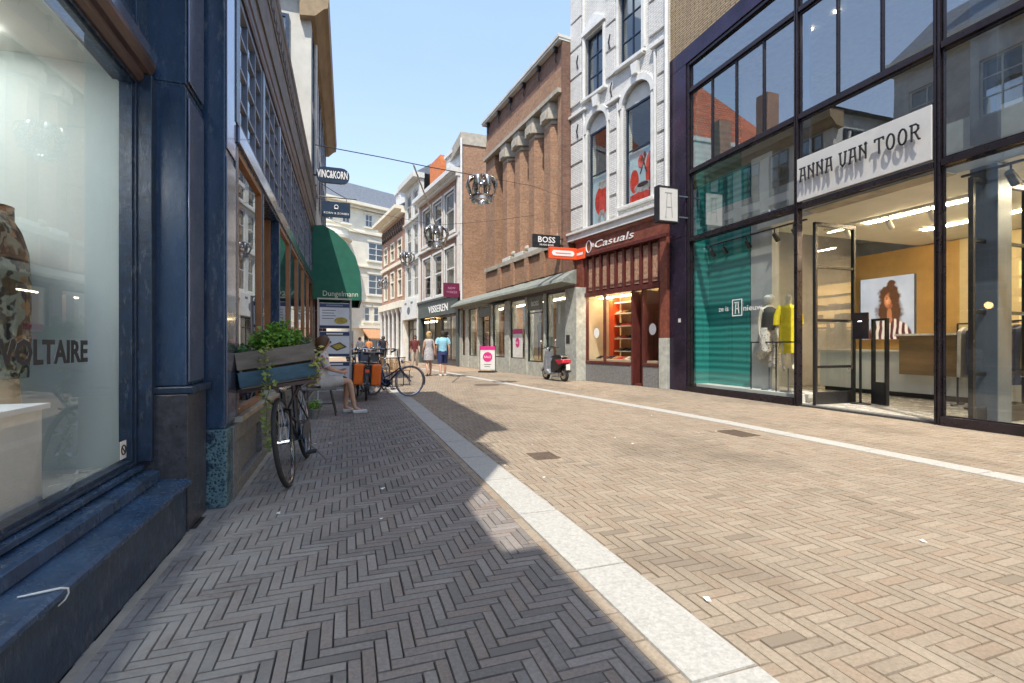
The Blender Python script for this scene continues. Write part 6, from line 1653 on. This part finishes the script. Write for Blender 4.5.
# seated woman
st = empty('bench', (-.46, 8.55, 0), 'low grey wooden stool bench on dark splayed legs, on which the woman sits', 'bench', R(0))
mb = MB(); mb.box(-.30, .30, -.20, .20, .42, .46); mb.build('seat', MT['granite'], st, bevel=.01)
for sx in (-1, 1):
    for sy in (-1, 1):
        mb = MB(); mb.tube([(.20*sx,.13*sy,.42),(.29*sx,.18*sy,0)], .012); mb.build('leg', MT['black'], st)
mb = MB(); mb.tube([(-.24,-.155,.2),(.24,-.155,.2)], .008); mb.build('stretcher', MT['black'], st)
J = dict(pelvis=(0,0,.56), waist=(0,-.02,.72), chest=(0,.0,.94), neck=(0,.03,1.10), head0=(0,.05,1.15), head1=(0,.065,1.23), head2=(0,.05,1.29), nose=(0,.15,1.20),
         shL=(-.16,.0,1.04), shR=(.16,.0,1.04), elL=(-.22,.10,.80), elR=(.21,.08,.80), wrL=(-.12,.30,.74), wrR=(.12,.32,.72), handL=(-.06,.36,.75), handR=(.05,.38,.73),
         hipL=(-.09,.02,.54), hipR=(.09,.02,.54), knL=(-.10,.42,.56), knR=(.08,.44,.58), calfL=(-.10,.42,.40), calfR=(.09,.47,.42), anL=(-.10,.40,.12), anR=(.10,.52,.12), toeL=(-.10,.54,.04), toeR=(.10,.67,.04))
ps = person((-.41, 8.55, -.02), R(-82), 'woman in sunglasses and a white and red blouse sitting with bare legs on the bench', J, dict(RAD, pelvis=.12, chest=.11, waist=.10, knL=.06, knR=.06), MT['skin'])
bl = floral('white red blouse', (.62,.60,.58), (.45,.06,.07), (.55,.50,.50), 16)
mb = MB(); loft(mb, [(0,0,.52,.19,.16),(0,-.02,.66,.165,.14),(0,-.01,.82,.16,.135),(0,0,.96,.175,.13),(0,.01,1.04,.16,.10),(0,.02,1.08,.07,.06)])
for e, s_ in ((-1,'L'),(1,'R')):
    a, b = V_(J,'sh'+s_), V_(J,'el'+s_); mb.tube([a*.95+Vector((0,0,.04)), a.lerp(b,.3), a.lerp(b,.95)], [.055,.07,.06], 12)
mb.build('blouse', bl, ps, smooth=True)
mb = MB(); mb.tube([(-.08,-.02,.55),(-.10,.2,.57),(-.10,.33,.575)], [.125,.105,.095], 12); mb.tube([(.08,-.02,.55),(.09,.2,.58),(.08,.33,.59)], [.125,.105,.095], 12); mb.build('skirt', M('pale skirt', (.52,.50,.48), .8), ps, smooth=True)
mb = MB(); loft(mb, [(0,-.01,1.06,.06,.045),(0,.0,1.12,.09,.07),(0,.02,1.2,.105,.10),(0,.04,1.28,.095,.10),(0,.045,1.33,.05,.06),(0,.045,1.345,.01,.01)]); mb.build('hair', M('brown hair', (.09,.05,.03), .6), ps, smooth=True)
mb = MB(); mb.box(-.07, -.01, .145, .155, 1.205, 1.245); mb.box(.01, .07, .145, .155, 1.205, 1.245); mb.box(-.01, .01, .147, .153, 1.232, 1.24); mb.build('sunglasses', MT['black'], ps)
mb = MB(); mb.box(-.03, .03, .151, .156, 1.155, 1.165); mb.build('mouth', M('lips', (.45,.10,.09), .5), ps)
for s_ in 'LR':
    p = V_(J, 'toe'+s_); mb = MB(); mb.box(p.x-.045, p.x+.045, p.y-.19, p.y+.06, .02, .085); mb.build('shoe', M('white grey shoe', (.55,.55,.56), .6), ps, bevel=.02)
# potted plant under the bench
pt = empty('potted_plant', (-.50, 8.15, 0), 'small pot with a bright green plant standing on the paving under the bench', 'potted plant')
mb = MB(); mb.lathe([(.001,0),(.07,0),(.09,.13),(.10,.14),(.10,.16),(.08,.16),(.078,.13),(.001,.13)], n=14); mb.build('pot', MT['granite'], pt, smooth=True)
rr = random.Random(9); mb = MB(); leafmesh(mb, [Vector((rr.gauss(0,.05), rr.gauss(0,.05), .16+abs(rr.gauss(0,.05)))) for _ in range(160)], .05, rr); mb.build('foliage', MT['leaf'], pt)

# terrace chairs of wicker
def wicker(x, y, rz, label):
    t = empty('wicker_chair', (x, y, 0), label, 'chair', R(rz), 'wicker terrace chairs behind the parked bicycles')
    m = MT['wick']
    mb = MB(); mb.box(-.22, .22, -.2, .22, .43, .46); mb.build('seat', m, t, bevel=.01)
    mb = MB()
    pts = [(.24*math.cos(a), -.16+.12*math.sin(a)*-1) for a in [math.pi*i/8 for i in range(9)]]
    for (a, b) in zip(pts, pts[1:]): mb.tube([(a[0],a[1],.80),(b[0],b[1],.80)], .018, 6)
    for (a, b) in zip(pts, pts[1:]):
        for q in (.25, .75): mb.tube([(a[0]+(b[0]-a[0])*q, a[1]+(b[1]-a[1])*q, .45), (a[0]+(b[0]-a[0])*q, a[1]+(b[1]-a[1])*q, .80)], .008, 5)
    mb.tube([(.24,-.16,.68),(.25,.12,.66),(.22,.2,.45)], .014, 6); mb.tube([(-.24,-.16,.68),(-.25,.12,.66),(-.22,.2,.45)], .014, 6)
    mb.build('backrest', m, t)
    for sx in (-.19, .19):
        for sy in (-.18, .19): mb = MB(); mb.cyl((sx,sy,0), (sx,sy,.43), .014); mb.build('leg', MT['brownwood'], t)
MT['wick'] = M('woven cane', (.30,.19,.09), .7, .35, 40, bump=.5)
wicker(1.05, 13.6, 160, 'wicker terrace chair nearest behind the parked bicycles')
wicker(1.45, 14.1, 200, 'wicker terrace chair to the right of the nearest one')
wicker(.75, 14.6, 20, 'wicker terrace chair further left, partly hidden by handlebars')

# scooter
def scooter(x, y, rz):
    t = empty('motor_scooter', (x, y, 0), 'black and silver motor scooter with red tail parked against the column building', 'scooter', rz)
    t.rotation_euler = (R(-3), 0, rz)
    for cx in (-.55, .55):
        c = Vector((cx, 0, .22)); mb = MB(); mb.lathe([(.04,-.05),(.13,-.05),(.14,-.04),(.14,.04),(.13,.05),(.04,.05)], n=20)
        mb.v = [tuple(Vector((cx+v[0], v[2], .22+v[1]))) for v in mb.v]; w_ = mb.build('wheel', MT['silver'], t, smooth=True)
        mb = MB(); mb.ring(c, (0,1,0), .175, .05, 24, 8); mb.build('tyre', MT['rubber'], w_, smooth=True)
    silver = M('scooter silver', (.30,.32,.36), .3, .2, 5, metal=.4); 
    mb = MB(); mb.prism([(.40,.30),(.50,.42),(.42,.70),(.34,.98),(.28,1.0),(.30,.72),(.28,.36),(.10,.26),(.12,.20),(.36,.20)], 'y', -.15, .15); mb.build('leg_shield', silver, t, bevel=.03)
    mb = MB(); mb.prism([(-.70,.62),(-.62,.76),(-.10,.78),(.02,.62),(.06,.30),(-.10,.24),(-.45,.40)], 'y', -.15, .15); mb.build('rear_body', MT['black'], t, bevel=.04)
    mb = MB(); mb.prism([(-.74,.60),(-.70,.72),(-.28,.70),(-.48,.54)], 'y', -.17, .17); mb.build('tail_panel', M('scooter red', (.42,.02,.04), .25, .1, 5), t, bevel=.02)
    mb = MB(); mb.prism([(-.66,.77),(-.60,.85),(-.25,.86),(.0,.80),(.02,.76)], 'y', -.13, .13); mb.build('seat', MT['black'], t, bevel=.03)
    mb = MB(); mb.prism([(.36,.38),(.62,.46),(.80,.34),(.78,.28),(.60,.40),(.42,.30)], 'y', -.07, .07); mb.tube([(.42,.07,.5),(.55,.07,.22)], .02); mb.tube([(.42,-.07,.5),(.55,-.07,.22)], .02); mb.build('front_mudguard', silver, t, bevel=.015)
    mb = MB(); mb.tube([(.30,0,.96),(.27,0,1.06)], .03); mb.tube([(.20,-.33,1.06),(.27,-.12,1.10),(.27,.12,1.10),(.20,.33,1.06)], .016); h = mb.build('handlebar', MT['black'], t, smooth=True)
    for e in (-1, 1):
        mb = MB(); mb.tube([(.26,.2*e,1.09),(.30,.27*e,1.24)], .006); mb.ball((.30,.28*e,1.28), .055, sx=.4); mb.build('mirror', MT['chrome'], h)
    mb = MB(); mb.ball((.34,0,1.02), .075, sx=.6); mb.build('headlight', MT['chrome'], t, smooth=True)
    mb = MB(); mb.slab([(.34,-.17,1.05),(.34,.17,1.05),(.26,.14,1.42),(.26,-.14,1.42)], (.006,0,0)); mb.build('windscreen', glass('scooter screen', (.8,.85,.85), 1.5), t)
    mb = MB(); mb.box(-.80, -.785, -.07, .07, .38, .56); mb.build('number_plate', MT['lettering'], t)
    mb = MB(); mb.tube([(-.05,-.14,.28),(-.35,-.17,.28),(-.62,-.18,.34)], [.03,.05,.055]); mb.tube([(-.05,.1,.22),(-.5,.13,.24)], [.09,.07]); mb.build('engine', MT['silver'], t)
    mb = MB(); mb.tube([(-.08,.1,.24),(-.02,.2,.01)], .012); mb.build('stand', MT['steel'], t)
scooter(6.47, 14.45, R(98))

# ================================================================== MANNEQUINS
def mannequin(loc, rz, label, J, rad, mat=None):
    t = empty('mannequin', loc, label, 'mannequin', rz)
    p = person(loc, rz, 'x', J, rad, mat or MT['skin_pale'])
    for c in children(p): c.parent = t
    bpy.data.objects.remove(p)
    return t
J = standing(1.62, .1, 0, .9); J['handL'] = (-.30,.18,.98); J['wrL'] = (-.28,.12,1.02); J['anR'] = (.1,-.28,.34); J['calfR'] = (.1,-.14,.42); J['toeR'] = (.1,-.40,.26); J['anL'] = (-.1,.02,.09); J['calfL'] = (-.1,.02,.33); J['knL'] = (-.1,.03,.48); J['toeL'] = (-.1,.15,.035)
m1 = mannequin((8.55, 7.93, .62), R(150), 'mannequin in a black vest and pale patterned trousers behind the left hand shop glass', J, dict(RAD, nose=.02))
mb = MB(); loft(mb, [(0,0,.86,.16,.13),(0,0,1.0,.15,.12),(0,0,1.2,.155,.125),(0,0,1.3,.15,.11),(0,0,1.36,.06,.06)]); mb.build('vest', M('black vest', (.03,.03,.03), .7), m1, smooth=True)
mb = MB()
for s_ in 'LR':
    a, b, c = V_(J,'hip'+s_), V_(J,'kn'+s_), V_(J,'an'+s_); mb.tube([a+Vector((0,0,.08)), a, b, c], [.115,.12,.12,.13], 12)
mb.build('trousers', floral('patterned trousers', (.66,.62,.58), (.28,.22,.22), (.55,.50,.45), 20), m1, smooth=True)
mb = MB(); loft(mb, [(0,-.02,1.42,.08,.07),(0,-.01,1.5,.11,.115),(0,0,1.57,.105,.115),(0,0,1.62,.05,.06)]); mb.build('head_wrap', MT['white'], m1, smooth=True)
J = standing(1.62, .06, 0, .9)
m2 = mannequin((8.55, 7.46, .62), R(140), 'mannequin in a bright yellow dress beside the entrance of the glass shop', J, RAD)
mb = MB(); loft(mb, [(0,0,.38,.17,.13),(0,0,.6,.17,.13),(0,0,.9,.16,.125),(0,0,1.1,.14,.12),(0,0,1.3,.175,.125),(0,0,1.37,.07,.06)])
for e in (-1, 1): mb.tube([(.13*e,0,1.34),(.2*e,0,1.15),(.22*e,.02,.95)], [.065,.065,.06], 12)
mb.build('dress', M('yellow dress', (.78,.62,.02), .75), m2, smooth=True)
for q in (m1, m2):
    mb = MB(); mb.cyl((0,0,.06), (0,0,-.42), .012); mb.lathe([(.001,-.40),(.15,-.40),(.16,-.42)], n=16); mb.build('stand', MT['steel'], q)
# display rail in front of them
t = empty('display_rail', (8.38, 7.7, .2), 'thin black display rail standing in front of the two mannequins', 'rail', FR)
mb = MB()
for s in (-.65, -.1, .55): mb.cyl((s,0,0), (s,0,1.02), .014)
mb.cyl((-.65,0,1.02), (.55,0,1.02), .014); mb.build('rail', MT['black'], t)
# camouflage mannequin
J = standing(1.75, .05, .02, 1.1)
m3 = mannequin((-1.69, 3.10, .44), R(-70), 'headless mannequin in a camouflage jacket behind the navy shop window', {k: v for k, v in J.items() if k not in ('head0','head1','head2','nose')}, dict(RAD, chest=.15))
mb = MB(); loft(mb, [(0,0,.62,.23,.17),(0,0,.86,.24,.18),(0,0,1.15,.235,.18),(0,0,1.34,.25,.17),(0,0,1.46,.23,.14),(0,0,1.52,.15,.11),(0,.01,1.56,.10,.10),(0,.01,1.60,.11,.10)])
for e, s_ in ((-1,'L'),(1,'R')):
    a, b, c = V_(J,'sh'+s_), V_(J,'el'+s_), V_(J,'wr'+s_); mb.tube([a+Vector((-.04*e,0,.03)), a+Vector((.03*e,0,0)), a.lerp(b,.5), b, b.lerp(c,.55), c], [.10,.11,.095,.085,.085,.06], 14)
mb.build('jacket', MT['camo'], m3, smooth=True)
mb = MB()
for s_ in 'LR':
    a, b, c = V_(J,'hip'+s_), V_(J,'kn'+s_), V_(J,'an'+s_); mb.tube([a+Vector((0,0,.06)), a, b, c], [.12,.12,.09,.07], 12)
mb.build('trousers', M('brown trousers', (.40,.31,.20), .8), m3, smooth=True)

m3.scale = (.88, .88, .88)
# ================================================================== CROWNS ON WIRES
def crown(x, y, z, w, label, rz=0):
    t = empty('street_decoration', (x, y, z), label, 'street decoration', R(rz), 'silver crowns hung on wires over the street')
    k = w/.78; r0 = .25*k
    mb = MB(); mb.lathe([(r0,0),(r0+.03*k,.02*k),(r0+.02*k,.10*k),(r0+.05*k,.14*k),(r0+.01*k,.14*k),(r0-.02*k,.06*k),(r0-.03*k,.01*k),(r0,0)], n=28); mb.build('band', MT['silver'], t, smooth=True)
    for i in range(8):
        a = 2*math.pi*i/8+.2; ca, sa = math.cos(a), math.sin(a)
        pr = [(r0+.02*k,.12*k),(r0+.10*k,.26*k),(r0+.15*k,.42*k),(r0+.11*k,.56*k),(r0-.02*k,.64*k),(r0-.12*k,.60*k),(r0-.16*k,.52*k)]
        mb = MB(); wd = [.035,.065,.085,.08,.07,.05,.02]
        vs = []
        for (rr_, zz), ww in zip(pr, wd):
            ww *= k; vs += [(rr_*ca-ww*-sa, rr_*sa-ww*ca, zz), ((rr_+.018*k)*ca, (rr_+.018*k)*sa, zz+.01*k), (rr_*ca+ww*-sa, rr_*sa+ww*ca, zz)]
        fs = []
        for j in range(len(pr)-1):
            fs += [(3*j,3*j+1,3*j+4,3*j+3), (3*j+1,3*j+2,3*j+5,3*j+4)]
        mb.add(vs, fs); o = mb.build('arch_leaf', MT['silver'], t, smooth=True); so = o.modifiers.new('s','SOLIDIFY'); so.thickness = .012*k
    mb = MB()
    for i in range(8):
        a = 2*math.pi*i/8+.2; mb.ball(((r0+.06*k)*math.cos(a), (r0+.06*k)*math.sin(a), .13*k), .03*k, 8, 6)
    mb.build('beads', MT['chrome'], t, smooth=True)
    mb = MB(); mb.ball((0,0,.44*k), .07*k, 8, 6); mb.cyl((0,0,.1*k), (0,0,.70*k), .008); mb.build('lamp', MT['chrome'], t, smooth=True)
def wire(pts, label, r=.008):
    mb = MB(); mb.tube(pts, r, 5); mb.top('overhead_wire', MT['black'], pts[0], label, 'wire')
def sag(a, b, s, n=12):
    a, b = Vector(a), Vector(b); return [a.lerp(b, i/n)-Vector((0,0,4*s*(i/n)*(1-i/n))) for i in range(n+1)]
crown(3.30, 12.0, 4.86, .80, 'nearest and largest silver crown decoration hanging in front of the brick wall')
crown(2.75, 15.6, 4.36, .80, 'second silver crown decoration, hanging in front of the pink townhouse')
crown(2.95, 25.3, 5.30, .80, 'third silver crown decoration, far up the street before the narrow white house')
crown(2.45, 35.0, 5.15, .80, 'furthest and smallest silver crown decoration before the cream building')
wire([(-.70,12.0,5.80),(.8,12.0,5.70),(2.0,12.0,5.60),(3.3,12.0,5.52)] , 'dark wire running from the left eaves to the nearest crown', .012)
wire([(3.3,12.0,5.52),(5,12.8,5.72),(6.85,14.6,6.1)], 'thin wire from the nearest crown to the brick columns', .006)
wire(sag((-.85,15.6,5.6),(2.75,15.6,5.08),.05)+sag((2.75,15.6,5.08),(6.5,16.2,5.9),.05), 'thin wire across the street carrying the second crown', .006)
wire(sag((-.85,21,6.4),(2.95,25.3,5.98),.05)+sag((2.95,25.3,5.98),(5.9,25.2,6.6),.05), 'thin wire across the street carrying the third crown', .006)
wire(sag((-6,34,6.6),(2.45,35,5.8),.05)+sag((2.45,35,5.8),(4.3,36,6.4),.05), 'thin wire across the street carrying the furthest crown', .006)
# white cord from the first wire to the second crown
mb = MB(); mb.tube([(1.55,12.0,5.62),(2.75,15.6,5.08)], .022, 6); mb.top('white_pole', MT['white'], (1.55,12.0,5.62), 'slim white pole running down from the dark wire to the second crown', 'pole')
# dark red sign on the townhouse
t = empty('projecting_sign', tuple(wfr(bo, (11.2, .12, 3.75))), 'small square dark magenta projecting sign beside the pink townhouse', 'sign')
mb = MB(); mb.box(-.85, .0, -.05, .05, 0, .75); b = mb.build('board', M('dark magenta', (.14,.012,.05), .4), t); mb = MB(); mb.text('NEW', (-.42,-.051,.42), (1,0,0), (0,0,1), .12, .4, .006, align='C'); mb.text('YORKER', (-.42,-.051,.2), (1,0,0), (0,0,1), .12, .6, .006, align='C'); mb.build('lettering', M('pink letters', (.5,.25,.35), .5), b)
mb = MB(); mb.box(0, .1, -.02, .02, .3, .34); mb.build('bracket', MT['black'], t)

# ================================================================== LIGHT, SKY, CAMERA
w = bpy.data.worlds.new('World'); scene.world = w; w.use_nodes = True
nt = w.node_tree; bg = nt.nodes['Background']
sky = nt.nodes.new('ShaderNodeTexSky'); sky.sky_type = 'NISHITA'; sky.sun_disc = False
TR = Vector((1, 1.75, -3.65)).normalized()
el = math.asin(-TR.z); az = math.atan2(-TR.x, -TR.y)
sky.sun_elevation = el; sky.sun_rotation = az; sky.air_density = 1.1; sky.dust_density = 1.6; sky.ozone_density = 1.0
tc = nt.nodes.new('ShaderNodeTexCoord'); mp = nt.nodes.new('ShaderNodeMapping'); mp.inputs['Scale'].default_value = (1, 1, 3.2)
nt.links.new(tc.outputs['Generated'], mp.inputs['Vector'])
no = nt.nodes.new('ShaderNodeTexNoise'); no.inputs['Scale'].default_value = 2.2; no.inputs['Detail'].default_value = 7; no.inputs['Roughness'].default_value = .62
nt.links.new(mp.outputs['Vector'], no.inputs['Vector'])
cl = ramp(nt, no.outputs['Fac'], .25, .95, (.45,)*3, (1,)*3)
ml = nt.nodes.new('ShaderNodeMath'); ml.operation = 'MULTIPLY'; ml.inputs[1].default_value = .9
nt.links.new(cl, ml.inputs[0])
sz = nt.nodes.new('ShaderNodeSeparateXYZ'); nt.links.new(tc.outputs['Generated'], sz.inputs[0])
HZ = mixc(nt, ramp(nt, sz.outputs[2], .05, .55), (2.55, 2.95, 3.5), (1.55, 2.2, 3.4))
mx = mixc(nt, ml.outputs[0], sky.outputs['Color'], HZ)
nt.links.new(mx, bg.inputs['Color']); bg.inputs['Strength'].default_value = .15

sl = bpy.data.lights.new('sun', 'SUN'); sl.energy = 2.5; sl.angle = R(.5); sl.color = (1, .93, .82)
so = bpy.data.objects.new('sun', sl); col.objects.link(so); so.rotation_euler = TR.to_track_quat('-Z', 'Y').to_euler(); so.location = (-10, -17, 36)

cam = bpy.data.cameras.new('camera'); co = bpy.data.objects.new('camera', cam); col.objects.link(co)
cam.sensor_width = 36; cam.lens = 36*480/1024; cam.shift_y = 4/1024; cam.clip_end = 1000; cam.clip_start = .05
a = math.atan2(165, 480)
co.location = (0, 0, 1.15); co.rotation_euler = (R(90), 0, -a); scene.camera = co

scene.view_settings.view_transform = 'Standard'; scene.view_settings.look = 'None'
scene.view_settings.exposure = 1.25; scene.view_settings.gamma = 1; scene.view_settings.use_curve_mapping = False
scene.render.engine = 'CYCLES'
cy = scene.cycles
cy.use_denoising = True; cy.max_bounces = 8; cy.diffuse_bounces = 4; cy.glossy_bounces = 4; cy.transparent_max_bounces = 16; cy.transmission_bounces = 4
cy.caustics_reflective = False; cy.caustics_refractive = False; cy.sample_clamp_indirect = 6
